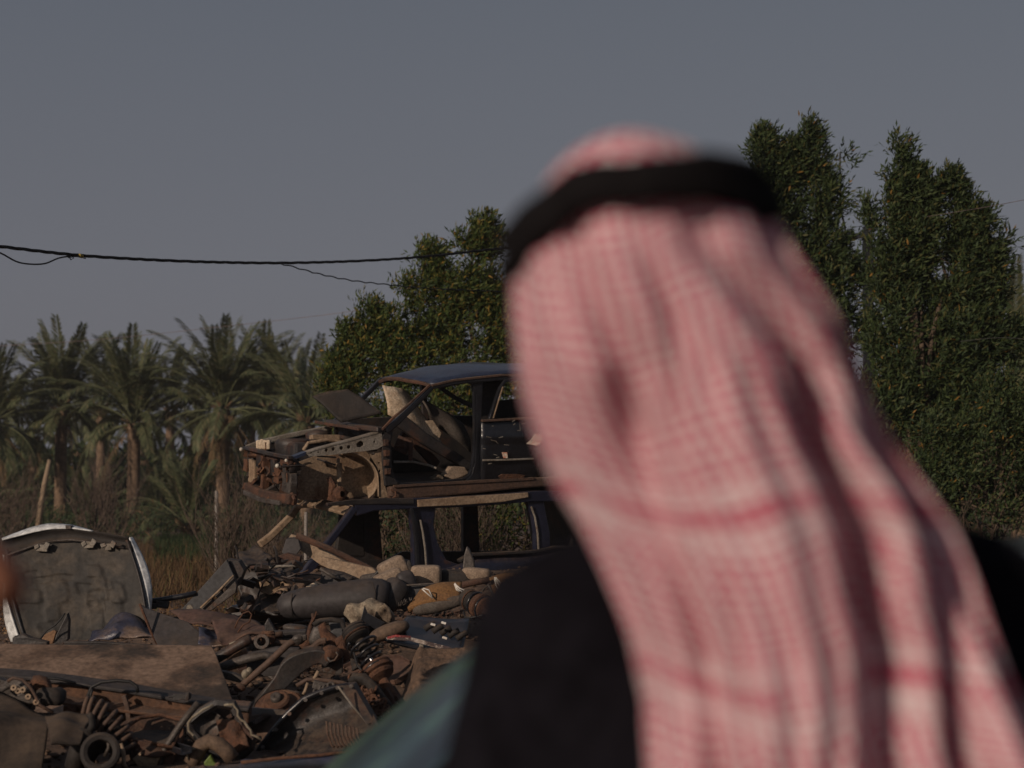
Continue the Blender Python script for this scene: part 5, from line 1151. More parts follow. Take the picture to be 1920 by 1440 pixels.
# drum, rods below
dr = multi('brake_drum', 'rusty brake drum half hidden by the black casing', 'brake drum', (520, 1340, 12.0))
dr_ax = Vector((-.10, -.62, .78)).normalized()
build('drum', MB().lathe(W(522, 1328, 12.15), dr_ax, [(-.05, .05), (-.05, .155), (.0, .160), (.015, .150), (.015, .115), (.025, .11), (.045, .085), (.075, .083), (.085, .070), (.08, .035), (.08, 0)], 30), 'rust', dr, smooth=False, bevel=.003)
build('rim_edge', MB().lathe(W(522, 1328, 12.15), dr_ax, [(-.01, .160), (.004, .168), (.012, .160)], 30), 'steel_dirty', dr)
mb = MB().lathe(W(522, 1328, 12.15) + dr_ax * .08, dr_ax, [(0, .035), (.03, .033), (.03, .02), (.02, .0)], 14); build('hub', mb, 'steel_dirty', dr, smooth=True)
rodo('lever_bar', [(556, 1286), (576, 1274), (600, 1275), (640, 1280), (655, 1284)], 12.4, .014, 'sill_rust', 'thin brown bar lying above the black ribbed casing', 'metal bar'); rodo('lever_bar', [(586, 1278), (592, 1268), (597, 1258)], 12.4, .012, 'primer', 'short pale peg crossing the thin brown bar', 'metal bar')
rodo('lever_bar', [(566, 1306), (572, 1296), (577, 1280)], 12.3, .010, 'primer', 'short tan peg beside the brake drum', 'metal bar')
mb = MB(); mb.box(W(610, 1288, 12.3), (.16, .05, .05), Matrix.Rotation(.25, 3, 'Y')); 
for x, y in [(594, 1297), (605, 1291), (612, 1289), (620, 1286)]: mb.lathe(W(x, y, 12.24), (.2, -1, .4), [(-.01, .012), (-.01, .027), (.012, .027), (.012, .012)], 12, closed=True)
build('valve_block', mb, 'steel_dirty', bevel=.004, label='small grey casting with four round ports above the ribbed casing', cat='casting')
cushion('glass_disc', (557, 1301), 12.3, (.03, .02, .02), 0, .3, 'steel_dirty', 'small pale grey disc beside the tan peg', 'disc', e=1, seg=10)
# rusty chain heap
ch = multi('drive_chain', 'heap of orange rusty chain right of the ribbed casing', 'chain', (695, 1330, 11.9)); mb = MB(); rr = random.Random(8)
for i in range(120):
    t = rr.random(); x = lerp(668, 720, t) + rr.gauss(0, 7); y = lerp(1280, 1338, t) + rr.gauss(0, 7); p = W(x, y, lerp(12.3, 11.7, t) - .04 + rr.uniform(-.03, .03))
    ax = Vector((rr.gauss(0, 1), rr.gauss(0, 1), rr.gauss(0, 1))).normalized(); mb.lathe(p, ax, [(-.006, .012), (-.006, .024), (.006, .024), (.006, .012)], 8, closed=True)
build('links', mb, 'rust', ch, kind='stuff')
build('rubber_edge', MB().tube([W(x, y, 12.1) for x, y in [(655, 1280), (664, 1270), (680, 1272), (700, 1290), (722, 1316), (732, 1326)]], [.02, .035, .04, .04, .035, .02], 8).jitter(.015, 9), 'rubber', ch, smooth=True)
patch('rust_heap_body', [(660, 1274, .1), (690, 1282, .1), (728, 1336, -.1), (694, 1344, -.1)], 12.1, 'rust', 'orange brown flaking rust sheet beneath the chain heap', 'metal sheet', wob=.06, ws=14)

# ---- big black ribbed casing
bc = multi('oil_sump', 'large oily black ribbed casing next to the foreground windscreen', 'engine casing', (580, 1420, 10.9))
edge = [(470, 1428), (490, 1398), (515, 1366), (540, 1336), (570, 1310), (600, 1297), (630, 1287), (655, 1284)]
top = [W(x, y, 11.5) for x, y in edge]; bot = [W(x, y, 11.0) for x, y in [(482, 1440), (520, 1432), (560, 1428), (600, 1424), (640, 1420), (680, 1408), (704, 1388), (712, 1362)]]
build('wall', MB().grid(lambda u, v: (lambda i, f: (top[i].lerp(top[i + 1], f)).lerp(bot[i].lerp(bot[i + 1], f), v) + Vector((0, .22 * sin(pi * v), -.02)) + Vector((0, 1, 0)) * .012 * noise.noise(Vector((u * 9, v * 9, 5))))(min(int(u * 7), 6), u * 7 - min(int(u * 7), 6)), 28, 16, .012), 'black_metal', bc, smooth=True)
build('rim', MB().tube([p + Vector((0, -.02, 0)) for p in top], .016, 7).jitter(.004, 20), 'black_paint', bc, smooth=True)
pl('end_wall', [(636, 1286), (662, 1284), (702, 1352), (688, 1360)], 11.35, .10, 'black_metal', None, None, parent=bc, tilt=.3); rodo('edge', [(634, 1287), (660, 1322), (688, 1356)], 11.3, .006, 'primer_grey', None, None, bc); 
for i in range(9):
    x = 612 + i * 7.2; y0 = 1352 + i * 1.6; rodo('rib', [(x, y0), (x + 2, y0 + 24 - i), (x + 10, y0 + 46 - i * 2), (x + 16, y0 + 50 - i * 2)], 11.06, .0065, 'sill_rust', None, None, bc, n=6)
mb = MB(); 
for x, y in edge[1::1]: mb.lathe(W(x + 3, y + 3, 11.42), (0, -1, .3), [(0, .012), (.012, .012), (.012, 0)], 8)
build('rim_bolts', mb, 'steel_dirty', bc)
# tray and lamp housing at the bottom
ot = multi('oil_pan', 'open rusty black oil pan at the bottom left of the black ribbed casing', 'oil pan', (280, 1430, 10.9))
P = [(222, 1372), (262, 1346), (300, 1340), (345, 1352), (322, 1402), (240, 1384)]
build('basin', MB().grid(lambda u, v: (lambda a: W(lerp(283, 283 + 62 * cos(a), 1), lerp(1370, 1370 + 30 * sin(a), 1), 11.2 - .25 * sin(a)).lerp(W(290 + 50 * cos(a), 1400 + 20 * sin(a), 11.1 - .2 * sin(a)), v))(2 * pi * u), 22, 4, .01), 'rust_dark', ot, smooth=True)
build('rim', MB().tube([W(x, y, 11.15 + (1370 - y) * .008) for x, y in P], .013, 6, closed=True), 'rust', ot, smooth=True)
pl('floor', [(232, 1384), (262, 1360), (300, 1354), (338, 1362), (320, 1400)], 11.3, .02, 'rubber', None, None, parent=ot, tilt=1.2)
pl('front_wall', [(232, 1382), (318, 1402), (330, 1412), (322, 1440), (246, 1440)], 10.95, .03, 'rust_dark', None, None, parent=ot, jit=.01)
pl('worn_patch', [(246, 1424), (262, 1412), (288, 1410), (300, 1422), (290, 1438), (256, 1438)], 10.92, .01, 'primer', None, None, parent=ot, jit=.012)
rodo('bar', [(300, 1440), (305, 1412), (320, 1386), (344, 1352), (372, 1318)], 10.95, .020, 'steel_dirty', 'long brown grey bar crossing the oil pan towards the lamp housing', 'metal bar', jit=.006)
lh = multi('lamp_housing', 'black lamp housing with a pale wavy gasket round its rim', 'lamp housing', (410, 1430, 10.9))
LP_ = [(356, 1354), (376, 1336), (406, 1318), (438, 1322), (440, 1330), (446, 1344), (452, 1362), (462, 1372), (472, 1384), (470, 1400), (440, 1428), (420, 1424), (380, 1396), (358, 1372)]
pl('back_shell', LP_, 11.25, .03, 'black_metal', None, None, parent=lh)
build('side_walls', MB().tube([W(x, y, 11.17) for x, y in LP_], .03, 6, closed=True), 'black_metal', lh)
build('gasket', MB().tube([W(x, y, 11.08) for x, y in [(420, 1322), (437, 1320), (441, 1326), (446, 1332), (445, 1342), (452, 1350), (458, 1352), (464, 1362), (470, 1368), (471, 1378), (480, 1380), (490, 1387)]], .0075, 6).jitter(.004, 30), 'gasket', lh, smooth=True)
build('gasket', MB().tube([W(x, y, 11.08) for x, y in [(400, 1322), (382, 1330), (360, 1346), (353, 1356), (354, 1370), (362, 1378), (372, 1392), (376, 1396)]], .008, 6), 'gasket', lh, smooth=True)
build('reflector', MB().lathe(W(392, 1366, 11.2), (0.1, -1, .4), [(-.0, .0), (.0, .06), (.03, .085), (.035, .09), (.03, .095), (0, .10)], 18), 'steel_dirty', lh, smooth=True)
patch('foil', [(404, 1350, 0), (446, 1346, 0), (470, 1400, -.05), (424, 1420, -.05)], 11.15, 'rust_dark', None, None, parent=lh, wob=.05, ws=16)
rodo('bent_hose', [(358, 1432), (366, 1418), (378, 1398), (392, 1390), (410, 1396), (424, 1408), (436, 1424)], 10.9, .045, 'brown_hose', 'brown bent pipe elbow in front of the lamp housing', 'pipe', n=14)
rodo('thin_tube', [(352, 1424), (350, 1412), (356, 1404), (366, 1404)], 10.85, .006, 'gasket', 'small pale loop of wire beside the brown pipe elbow', 'wire')
pl('plastic_scrap', [(380, 1430), (392, 1414), (400, 1428), (410, 1436), (380, 1438)], 10.85, .03, 'lime_plastic', 'lime green plastic scrap under the brown pipe elbow', 'plastic scrap', jit=.01)
patch('blue_strip', [(452, 1430, .1), (700, 1408, .1), (680, 1450, -.1), (440, 1450, -.1)], 10.6, 'blue_dented', 'blackish blue crushed panel along the bottom edge below the ribbed casing', 'car panel', wob=.05, ws=7, nu=30)
rodo('rust_strip', [(452, 1430), (520, 1422), (600, 1416), (660, 1408)], 10.62, .010, 'rust', 'thin rusty edge strip above the crushed blue panel', 'metal strip')
for i, (pp, m_, lab) in enumerate([([(430, 1440), (300, 1440), (250, 1450), (440, 1452)], 'black_metal', 'black flat piece at the bottom edge under the oil pan'),
                                   ([(440, 1342), (536, 1336), (500, 1392), (470, 1420), (452, 1372)], 'sill_rust', 'brown sheet between the brake drum and the lamp housing'),
                                   ([(446, 1330), (470, 1326), (540, 1336), (538, 1342), (470, 1338)], 'steel_dirty', 'grey blue flat bar left of the brake drum')]):
    pl('metal_sheet', pp, 11.0 if i == 0 else 11.9, .03, m_, lab, 'metal sheet', jit=.02, tilt=.3)

# ---- left foreground
pl('steel_sheet', [(-60, 1206), (120, 1210), (260, 1209), (395, 1211), (402, 1222), (440, 1326), (446, 1340), (300, 1346), (-60, 1330)], 12.75, .018, 'rust_plate', 'large flat rust stained steel sheet lying across the left foreground', 'metal sheet', tilt=.75, bevel=.003)
bm_ = multi('chassis_beam', 'long rusty box beam lying in front of the large steel sheet', 'beam', (200, 1330, 11.6))
build('web', MB().sweep([W(x, y, 11.75) for x, y in [(-60, 1274), (60, 1282), (140, 1290), (240, 1304), (340, 1322), (400, 1330), (470, 1336)]], .115, .10, Vector((.05, 1, .25))), 'rust_beam', bm_, bevel=.012)
build('top_highlight_skin', MB().sweep([W(x, y, 11.72) for x, y in [(-60, 1258), (60, 1266), (140, 1276), (240, 1290), (340, 1308), (400, 1318), (470, 1325)]], .022, .13, Vector((.05, 1, .25))), 'plate_grey', bm_, bevel=.006)  # bluish-grey highlight along the beam top, put in as a grey strip
build('lower_flange', MB().sweep([W(x, y, 11.66) for x, y in [(-60, 1292), (60, 1302), (140, 1316), (240, 1328), (330, 1338), (400, 1342)]], .018, .12, Vector((.05, 1, .25))), 'rust_beam', bm_, bevel=.004)
build('lower_web', MB().sweep([W(x, y, 11.78) for x, y in [(120, 1330), (240, 1340), (330, 1350), (400, 1354)]], .06, .05, Vector((.05, 1, .25))), 'rust_beam', bm_, bevel=.006)
build('gusset', MB().sweep([W(x, y, 11.62) for x, y in [(232, 1304), (238, 1322), (242, 1350)]], .028, .03, Vector((0, 1, 0))), 'sill_rust', bm_, bevel=.004)
mb = MB(); mb.lathe(W(134, 1330, 11.6), (0, -1, .1), [(-.02, .0), (-.02, .03), (.015, .028), (.015, 0)], 12); build('bolt', mb, 'rust', bm_)
rodo('black_cable', [(58, 1278), (64, 1272), (80, 1270), (110, 1273), (142, 1281)], 11.55, .009, 'cable_black', 'black cable arching over the left part of the rusty beam', 'cable')
rodo('black_cable', [(162, 1322), (165, 1305), (172, 1288), (190, 1279), (220, 1276), (244, 1278), (257, 1287), (258, 1299)], 11.5, .011, 'cable_black', 'black cable loop standing on the rusty beam', 'cable')
rodo('black_cable', [(173, 1320), (170, 1304), (173, 1292)], 11.48, .008, 'cable_black', 'short second cable end beside the black cable loop', 'cable')
mb = MB(); mb.box(W(342, 1306, 11.55), (.10, .05, .035), Matrix.Rotation(-.05, 3, 'Y')); mb.box(W(352, 1305, 11.52), (.02, .04, .05)); mb.tube([W(x, y, 11.55) for x, y in [(315, 1308), (325, 1305), (332, 1306)]], .006, 5); build('clip_plate', mb.jitter(.006, 18), 'black_metal', bevel=.003, label='small black latch lying on the grey top of the rusty beam', cat='latch')
# engine casting at left
en = multi('engine_casting', 'grey brown engine casting with bolt holes under an arched strap at the left edge', 'engine part', (45, 1330, 11.2))
mb = MB(); mb.box(W(20, 1300, 11.4), (.30, .16, .14), Matrix.Rotation(.3, 3, 'Y')).box(W(52, 1306, 11.3), (.10, .10, .08), Matrix.Rotation(-.3, 3, 'Y')).tube([W(x, y, 11.25) for x, y in [(0, 1296), (16, 1282), (36, 1280), (50, 1288), (58, 1300)]], .025, 7)
build('casting', mb.jitter(.03, 9), 'steel_dirty', en, bevel=.01)
mb = MB()
for x, y in [(34, 1296), (43, 1294), (53, 1307), (68, 1317), (26, 1290)]: mb.lathe(W(x, y, 11.15), (0, -1, .3), [(-.01, .007), (-.01, .018), (.01, .018), (.01, .007)], 10, closed=True)
build('bolt_boss', mb, 'primer', en)
rodo('strap', [(14, 1278), (24, 1271), (42, 1274), (58, 1290), (68, 1308), (74, 1322), (100, 1336)], 11.15, .010, 'sill_rust', None, None, en)
mb = MB(); mb.blob(W(76, 1288, 11.35), .055, .05, .06, None, 12, .8).tube([W(x, y, 11.3) for x, y in [(64, 1280), (72, 1276), (86, 1280), (92, 1292), (84, 1304)]], .016, 7)
build('rusty_lump', mb.jitter(.03, 12), 'rust', smooth=True, label='round rusty lump on the near end of the beam beside the engine casting', cat='scrap metal')
mb = MB(); mb.blob(W(95, 1306, 11.3), .10, .08, .06, None, 12, .8); build('black_box', mb.jitter(.03, 9), 'rubber', smooth=True, label='black crushed box below the round rusty lump', cat='scrap metal')
# dark mat at the bottom left
mt_ = multi('rubber_mat', 'big folded dark rubber mat in the bottom left corner', 'rubber mat', (60, 1440, 10.4))
patch('sheet', [(-70, 1270, .5), (96, 1338, .3), (70, 1500, -.5), (-70, 1500, -.5)], 10.8, 'rubber_mat', None, None, parent=mt_, wob=.10, ws=3.2, nu=40, nv=36, th=.015)
patch('fold', [(84, 1342, .2), (172, 1338, .2), (150, 1388, -.1), (96, 1396, -.15)], 10.65, 'rubber_mat', None, None, parent=mt_, curve_=-.025, wob=.04, ws=7, nu=24, nv=18, th=.015)
rodo('rolled_end', [(166, 1338), (172, 1346), (173, 1360), (168, 1372)], 10.6, .020, 'rubber', None, None, mt_)
rodo('dark_pipe', [(138, 1440), (146, 1410), (158, 1384), (166, 1368)], 10.7, .055, 'rubber', 'dark pipe going down beside the rubber mat', 'pipe')
# pipe mouth ring
pm = multi('pipe', 'wide open pipe mouth with a worn flange at the bottom edge', 'pipe', (190, 1440, 10.5)); ax = Vector((.10, -1, .35)).normalized(); c = W(188, 1410, 10.55)
build('tube', MB().lathe(c - ax * .30, ax, [(0, .06), (.12, .075), (.28, .080), (.285, .070), (.1, .062)], 24), 'rubber', pm, smooth=True)
build('flange', MB().lathe(c - ax * .02, ax, [(0, .064), (0, .104), (.014, .112), (.030, .106), (.036, .090), (.028, .068)], 28, closed=True), 'rubber', pm, smooth=False, bevel=.002)
rodo('inner_tab', [(203, 1390), (204, 1402), (196, 1418)], 10.6, .010, 'steel_dirty', None, None, pm)
# fat coil spring lying on its side
cs = [(160, 1330), (176, 1334), (196, 1346), (214, 1366), (226, 1390), (234, 1416)]
mb = MB(); cp_ = [W(x, y, 10.95) for x, y in cs]; N_ = 9 * 18; pts = []
for i in range(N_ + 1):
    t = i / N_ * (len(cp_) - 1); j = min(int(t), len(cp_) - 2); p = cp_[j].lerp(cp_[j + 1], t - j); tg_ = (cp_[j + 1] - cp_[j]).normalized(); w_ = tg_.cross(Vector((0, 1, .2))).normalized(); q_ = tg_.cross(w_); a = 2 * pi * i / 18; R_ = .072
    pts.append(p + (w_ * cos(a) + q_ * sin(a)) * R_)
build('coil_spring', mb.tube(pts, .0135, 7), 'sill_rust', smooth=True, label='thick rusty coil spring curving down between beam and pipe mouth', cat='coil spring')
build('hose', MB().tube([p for p in cp_], .040, 10).jitter(.006, 8), 'rubber', smooth=True, label='dark hose inside the thick rusty coil spring', cat='hose')
rodo('bent_rod', [(226, 1394), (232, 1412), (232, 1432), (240, 1446)], 10.8, .012, 'primer', 'pale bent rod under the coil spring', 'rod')
# rusty sheets behind the large plate
patch('rusty_sheet', [(318, 1144, .4), (440, 1150, .3), (500, 1178, -.1), (350, 1176, -.1)], 14.6, 'rust_sheet', 'reddish brown bent sheet lying left of the dark rear seat', 'metal sheet', wob=.05, ws=4, curve_=-.03)
patch('rusty_sheet', [(395, 1160, .3), (480, 1162, .3), (510, 1190, -.1), (410, 1196, -.2)], 14.2, 'rust_sheet', 'second brown sheet tucked under the reddish bent one', 'metal sheet', wob=.08, ws=6)
patch('car_panel', [(372, 1174, .3), (420, 1182, .3), (440, 1206, -.1), (372, 1206, -.1)], 14.2, 'blue_dented', 'small dark blue fragment right of the grey triangular plate', 'car panel', wob=.06, ws=8)
rodo('bent_wire', [(440, 1178), (446, 1164), (456, 1150), (466, 1146), (472, 1152), (468, 1166), (456, 1172), (446, 1186)], 14.2, .006, 'rust', 'thin looped rusty wire standing on the brown sheet', 'wire')
pl('bracket', [(498, 1168), (504, 1156), (514, 1172), (520, 1186), (510, 1190), (498, 1186)], 14.0, .03, 'black_metal', 'pointed black bracket below the left end of the dark rear seat', 'bracket', jit=.015)

# ---- loose small pieces filling the heap
kinds = ['steel_dirty', 'rust', 'rust_dark', 'black_metal', 'rubber', 'sill_rust', 'black_metal', 'grey_plastic', 'plate_grey', 'black_metal', 'black_paint', 'steel_dirty']
rr = random.Random(77)
ADJ = {'steel_dirty': 'grey steel', 'rust': 'orange rusty', 'rust_dark': 'dark rusty', 'black_metal': 'black metal', 'rubber': 'black rubber', 'sill_rust': 'brown', 'grey_plastic': 'grey plastic', 'plate_grey': 'blue grey', 'black_paint': 'glossy black', 'rust_sheet': 'reddish brown'}
LMK = [(140, 1200, 'white upright bonnet'), (320, 1180, 'grey triangular plate'), (200, 1250, 'large flat steel sheet'), (200, 1310, 'rusty box beam'), (60, 1400, 'dark rubber mat'), (188, 1410, 'open pipe mouth'), (210, 1365, 'thick rusty coil spring'),
       (285, 1390, 'open oil pan'), (410, 1370, 'lamp housing with pale gasket'), (395, 1415, 'brown pipe elbow'), (520, 1330, 'rusty brake drum'), (590, 1370, 'black ribbed casing'), (695, 1310, 'rusty chain heap'), (700, 1240, 'standing suspension strut'),
       (625, 1220, 'rusty steering knuckle'), (550, 1260, 'curved control arm'), (500, 1240, 'long sloping rod'), (440, 1250, 'ochre cover'), (430, 1215, 'dark thick tube'), (690, 1150, 'cream bag'), (620, 1130, 'long dark rear seat'), (800, 1130, 'seat with orange foam'),
       (400, 1110, 'tilted grey door skin'), (500, 1110, 'crumpled black front end'), (585, 1190, 'upright ball joint'), (420, 1170, 'reddish brown bent sheet'), (660, 1080, 'tan panel behind the windscreen pillar'), (850, 1085, 'dark padded bolster'), (560, 1425, 'crushed blue panel')]
def blocked(px, py): return (px > 725 and py > 1200) or (px < 450 and 1195 < py < 1300) or (px > 470 and py > 1290 and px < 720) or (px < 460 and py > 1330 and (px * 7 + py) % 3 > .8) or px < 140
def small(px, py, s, typ, m_, lab, grp, lift):
    p = S(px, py); p.z = gz(p.x, p.y) + lift; R_ = Matrix.Rotation(rr.random() * 6.28, 3, 'Z') @ Matrix.Rotation(rr.uniform(-.7, .7), 3, 'X')
    mb = MB()
    if typ == 0:   # flanged bracket
        mb.box(p, (s, s * .35, .012), R_).box(p + R_ @ Vector((s * .45, 0, s * .18)), (.012, s * .35, s * .38), R_).lathe(p + R_ @ Vector((-s * .2, 0, .006)), R_ @ Vector((0, 0, 1)), [(0, s * .09), (.012, s * .08), (.012, 0)], 8)
    elif typ == 1: # bent rod with end joint
        q = p + R_ @ Vector((s * 1.4, 0, s * .2)); pth = limb_path(p, q, 5, .18); mb.tube(pth, s * .055, 7).lathe(q, R_ @ Vector((0, .3, 1)), [(-s * .05, s * .06), (-s * .05, s * .13), (s * .05, s * .13), (s * .05, s * .06)], 9, closed=True)
    elif typ == 2: # bushing / pulley
        mb.lathe(p, R_ @ Vector((.6, 0, 1)), [(0, s * .12), (0, s * .3), (s * .06, s * .34), (s * .1, s * .26), (s * .16, s * .26), (s * .2, s * .34), (s * .26, s * .3), (s * .26, s * .12)], 14, closed=True)
    elif typ == 3: # bent sheet
        mb.grid(lambda u, v: p + R_ @ Vector(((u - .5) * s * 1.6, (v - .5) * s, .25 * s * sin(u * 3 + v * 2) + s * .2 * noise.noise(Vector((u * 3 + px, v * 3, 0))))), 7, 5, .008)
    elif typ == 4: # crushed can-like cover
        mb.blob(p, s * .35, s * .25, s * .14, R_, 10, .4).box(p + R_ @ Vector((s * .2, 0, s * .1)), (s * .3, s * .2, s * .12), R_)
    elif typ == 5: # hose piece
        q = p + R_ @ Vector((s * 1.6, s * .5, 0)); mb.tube(limb_path(p, q, 7, .35), s * .11, 8)
    elif typ == 6: # channel
        mb.box(p, (s * 1.6, s * .3, .012), R_).box(p + R_ @ Vector((0, s * .15, s * .08)), (s * 1.6, .012, s * .18), R_).box(p + R_ @ Vector((0, -s * .15, s * .08)), (s * 1.6, .012, s * .18), R_)
    elif typ == 7: # large angular pressed panel with a turned edge and holes
        n_ = 6; ou = [p + R_ @ Vector((s * 1.7 * cos(2 * pi * k_ / n_ + .3) * rr.uniform(.7, 1.1), s * .9 * sin(2 * pi * k_ / n_ + .3) * rr.uniform(.7, 1.1), 0)) for k_ in range(n_)]
        hl_ = [[p + R_ @ Vector((s * (ox + .14 * cos(2 * pi * k_ / 8)), s * (oy + .10 * sin(2 * pi * k_ / 8)), 0)) for k_ in range(8)] for ox, oy in ((-.4, 0), (.25, .1))]
        nn = R_ @ Vector((0, 0, 1)); mb.plate(ou, nn * .012, hl_)
        for k_ in range(0, n_, 1):
            a_, b_ = ou[k_], ou[(k_ + 1) % n_]; mb.plate([a_, b_, b_ + nn * s * .16, a_ + nn * s * .16], (b_ - a_).cross(nn).normalized() * .008)
    mb.jitter(s * .05, 8 / s * .3)
    return build(['bracket', 'link_rod', 'pulley', 'torn_sheet', 'crushed_cover', 'hose_piece', 'channel_piece', 'pressed_panel'][typ], mb, m_, smooth=typ in (1, 3, 4, 5), label=lab, cat=['bracket', 'rod', 'pulley', 'metal sheet', 'cover', 'hose', 'metal bar', 'metal panel'][typ], group=grp, bevel=.003 if typ in (0, 6, 7) else 0)
tn = ['bracket', 'bent rod', 'pulley', 'torn sheet', 'crushed cover', 'hose piece', 'channel piece', 'pressed panel']
for i in range(190):
    for _ in range(60):
        py = rr.uniform(1085, 1440) if rr.random() < .75 else rr.uniform(1220, 1440); px = rr.uniform(300 if py < 1200 else -10, 860)
        if not blocked(px, py): break
    typ = rr.choice([0, 1, 1, 2, 3, 3, 4, 1, 6, 0, 3, 5]); m_ = rr.choice(kinds)
    if typ == 5: m_ = 'rubber'
    if i % 7 == 3: typ = 7; m_ = rr.choice(['black_metal', 'plate_grey', 'black_paint', 'grey_plastic', 'rust_sheet', 'black_metal', 'steel_dirty'])
    lm = min(LMK, key=lambda q: (q[0] - px) ** 2 + ((q[1] - py) * 1.3) ** 2); dx, dy = px - lm[0], py - lm[1]
    wh = ('right of' if dx > 0 else 'left of') if abs(dx) > abs(dy) * 1.3 else ('below' if dy > 0 else 'just above')
    far_ = 'close ' if math.hypot(dx, dy) < 22 else ''
    lab_ = f'{ADJ[m_]} {tn[typ]} lying {far_}{wh} the {lm[2]}'
    small(px, py, rr.choice([.06, .08, .11, .15, .20]) * rr.uniform(.8, 1.2) * (1 if typ != 7 else 1.25), typ, m_, lab_, f'loose {tn[typ]}s on the scrap heap', rr.uniform(.01, .09))
mb = MB()
for i in range(900):
    while True:
        py = rr.uniform(1085, 1440); px = rr.uniform(300 if py < 1200 else -10, 870)
        if not blocked(px, py): break
    p = S(px, py); p.z = gz(p.x, p.y) + rr.uniform(0, .05)
    s = rr.uniform(.015, .06); R_ = Matrix.Rotation(rr.random() * 6, 3, Vector((rr.random() + .01, rr.random(), rr.random())))
    if i % 2: mb.box(p, (s, s * .5, s * .25), R_)
    else: mb.tube([p, p + R_ @ Vector((s, 0, 0)), p + R_ @ Vector((s * 2, s * .5, 0))], s * .15, 5)
build('metal_crumbs', mb, 'rust_dark', kind='stuff')

# ================================================================== FOREGROUND
# ---------------------------------------------------------------- parked car just beyond the man
fc = thing('parked_car', Vector((.9, 3.55, 0)), 'black car with a greenish windscreen standing right in front of the man', 'car')
YN, YF = 2.45, 4.30
def fcx(px, y): return (px - 960) / FPX * y
A0 = W(676, 1440, YF); A1 = W(1131, 1062, YF)
sl = (A1.z - A0.z) / (A1.x - A0.x)
base_x = A0.x - .14; base_z = A0.z - .14 * sl
def tumble(y, z, z0=.8): return 1.0
# cross-section half widths: windscreen from cowl to roof header
def ws(u, v):
    x = lerp(base_x, A1.x, v); z = lerp(base_z, A1.z, v) + .02 * sin(pi * v)
    ins = .10 * v; y = lerp(YN + ins, YF, u)
    bow = -.10 * (1 - abs(2 * u - 1) ** 2.2) 
    return Vector((x + bow, y, z + .012 * sin(pi * u)))
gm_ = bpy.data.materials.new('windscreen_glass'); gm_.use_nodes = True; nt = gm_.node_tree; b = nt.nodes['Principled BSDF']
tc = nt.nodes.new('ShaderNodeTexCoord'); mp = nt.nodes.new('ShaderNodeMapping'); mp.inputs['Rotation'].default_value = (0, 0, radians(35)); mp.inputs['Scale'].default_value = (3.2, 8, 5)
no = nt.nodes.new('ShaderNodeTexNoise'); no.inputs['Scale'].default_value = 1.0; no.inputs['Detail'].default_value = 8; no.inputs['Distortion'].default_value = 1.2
rp = nt.nodes.new('ShaderNodeValToRGB'); rp.color_ramp.elements[0].position = .40; rp.color_ramp.elements[0].color = (.014, .036, .052, 1); rp.color_ramp.elements[1].position = .62; rp.color_ramp.elements[1].color = (.07, .17, .11, 1)  # blurred green tree reflections painted into the glass colour as noise streaks
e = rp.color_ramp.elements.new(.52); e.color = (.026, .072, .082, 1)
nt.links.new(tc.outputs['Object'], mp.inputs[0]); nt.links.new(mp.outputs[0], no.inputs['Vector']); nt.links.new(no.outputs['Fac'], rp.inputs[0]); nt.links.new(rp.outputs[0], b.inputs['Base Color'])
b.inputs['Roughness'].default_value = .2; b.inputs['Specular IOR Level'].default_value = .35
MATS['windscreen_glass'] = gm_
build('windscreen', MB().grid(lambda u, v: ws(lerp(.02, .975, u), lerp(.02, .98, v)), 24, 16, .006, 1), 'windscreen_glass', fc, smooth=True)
for u in (0.0, 1.0):
    build('windscreen_pillar', MB().sweep([ws(u, v) + Vector((0, 0, .004)) for v in np.linspace(-.02, 1.02, 9)], .045, .06, Vector((0, 1, 0))), 'car_seal', fc, bevel=.006)
build('windscreen_header', MB().sweep([ws(u, 1.0) for u in np.linspace(0, 1, 9)], .05, .03, UP), 'car_black', fc, bevel=.006)
RX = [A1.x, A1.x + .5, A1.x + 1.3, A1.x + 1.75]; RZ = [A1.z, A1.z + .03, A1.z + .02, A1.z - .06]
def froof(u, v):
    x = lerp(RX[0], RX[-1], v); z = interp(x, RX, RZ); bow = -.10 * (1 - abs(2 * u - 1) ** 2.2) * (1 - v)
    return Vector((x + bow, lerp(YN + .10, YF, u), z + .035 * (1 - abs(2 * u - 1) ** 2.4)))
build('roof', MB().grid(froof, 16, 16, .02, -1), 'car_black', fc, smooth=True)
def rearws(u, v): return froof(u, 1) + Vector((.62 * v, 0, -.42 * v)) 
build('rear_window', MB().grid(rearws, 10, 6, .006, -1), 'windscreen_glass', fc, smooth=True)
bz = .90
def bodyside(sgn):
    y0 = YN if sgn < 0 else YF; out = -.10 if sgn < 0 else .10
    def fn(u, v):
        x = lerp(base_x - 1.25, RX[-1] + 1.25, u); z = lerp(.22, bz - (.10 * max(0, 1 - u * 4)), v)
        return Vector((x, y0 + out * sin(pi * lerp(.15, .75, v)) * sin(pi * lerp(.04, .96, u)) ** .25, z))
    return MB().grid(fn, 40, 10, .02, -sgn)
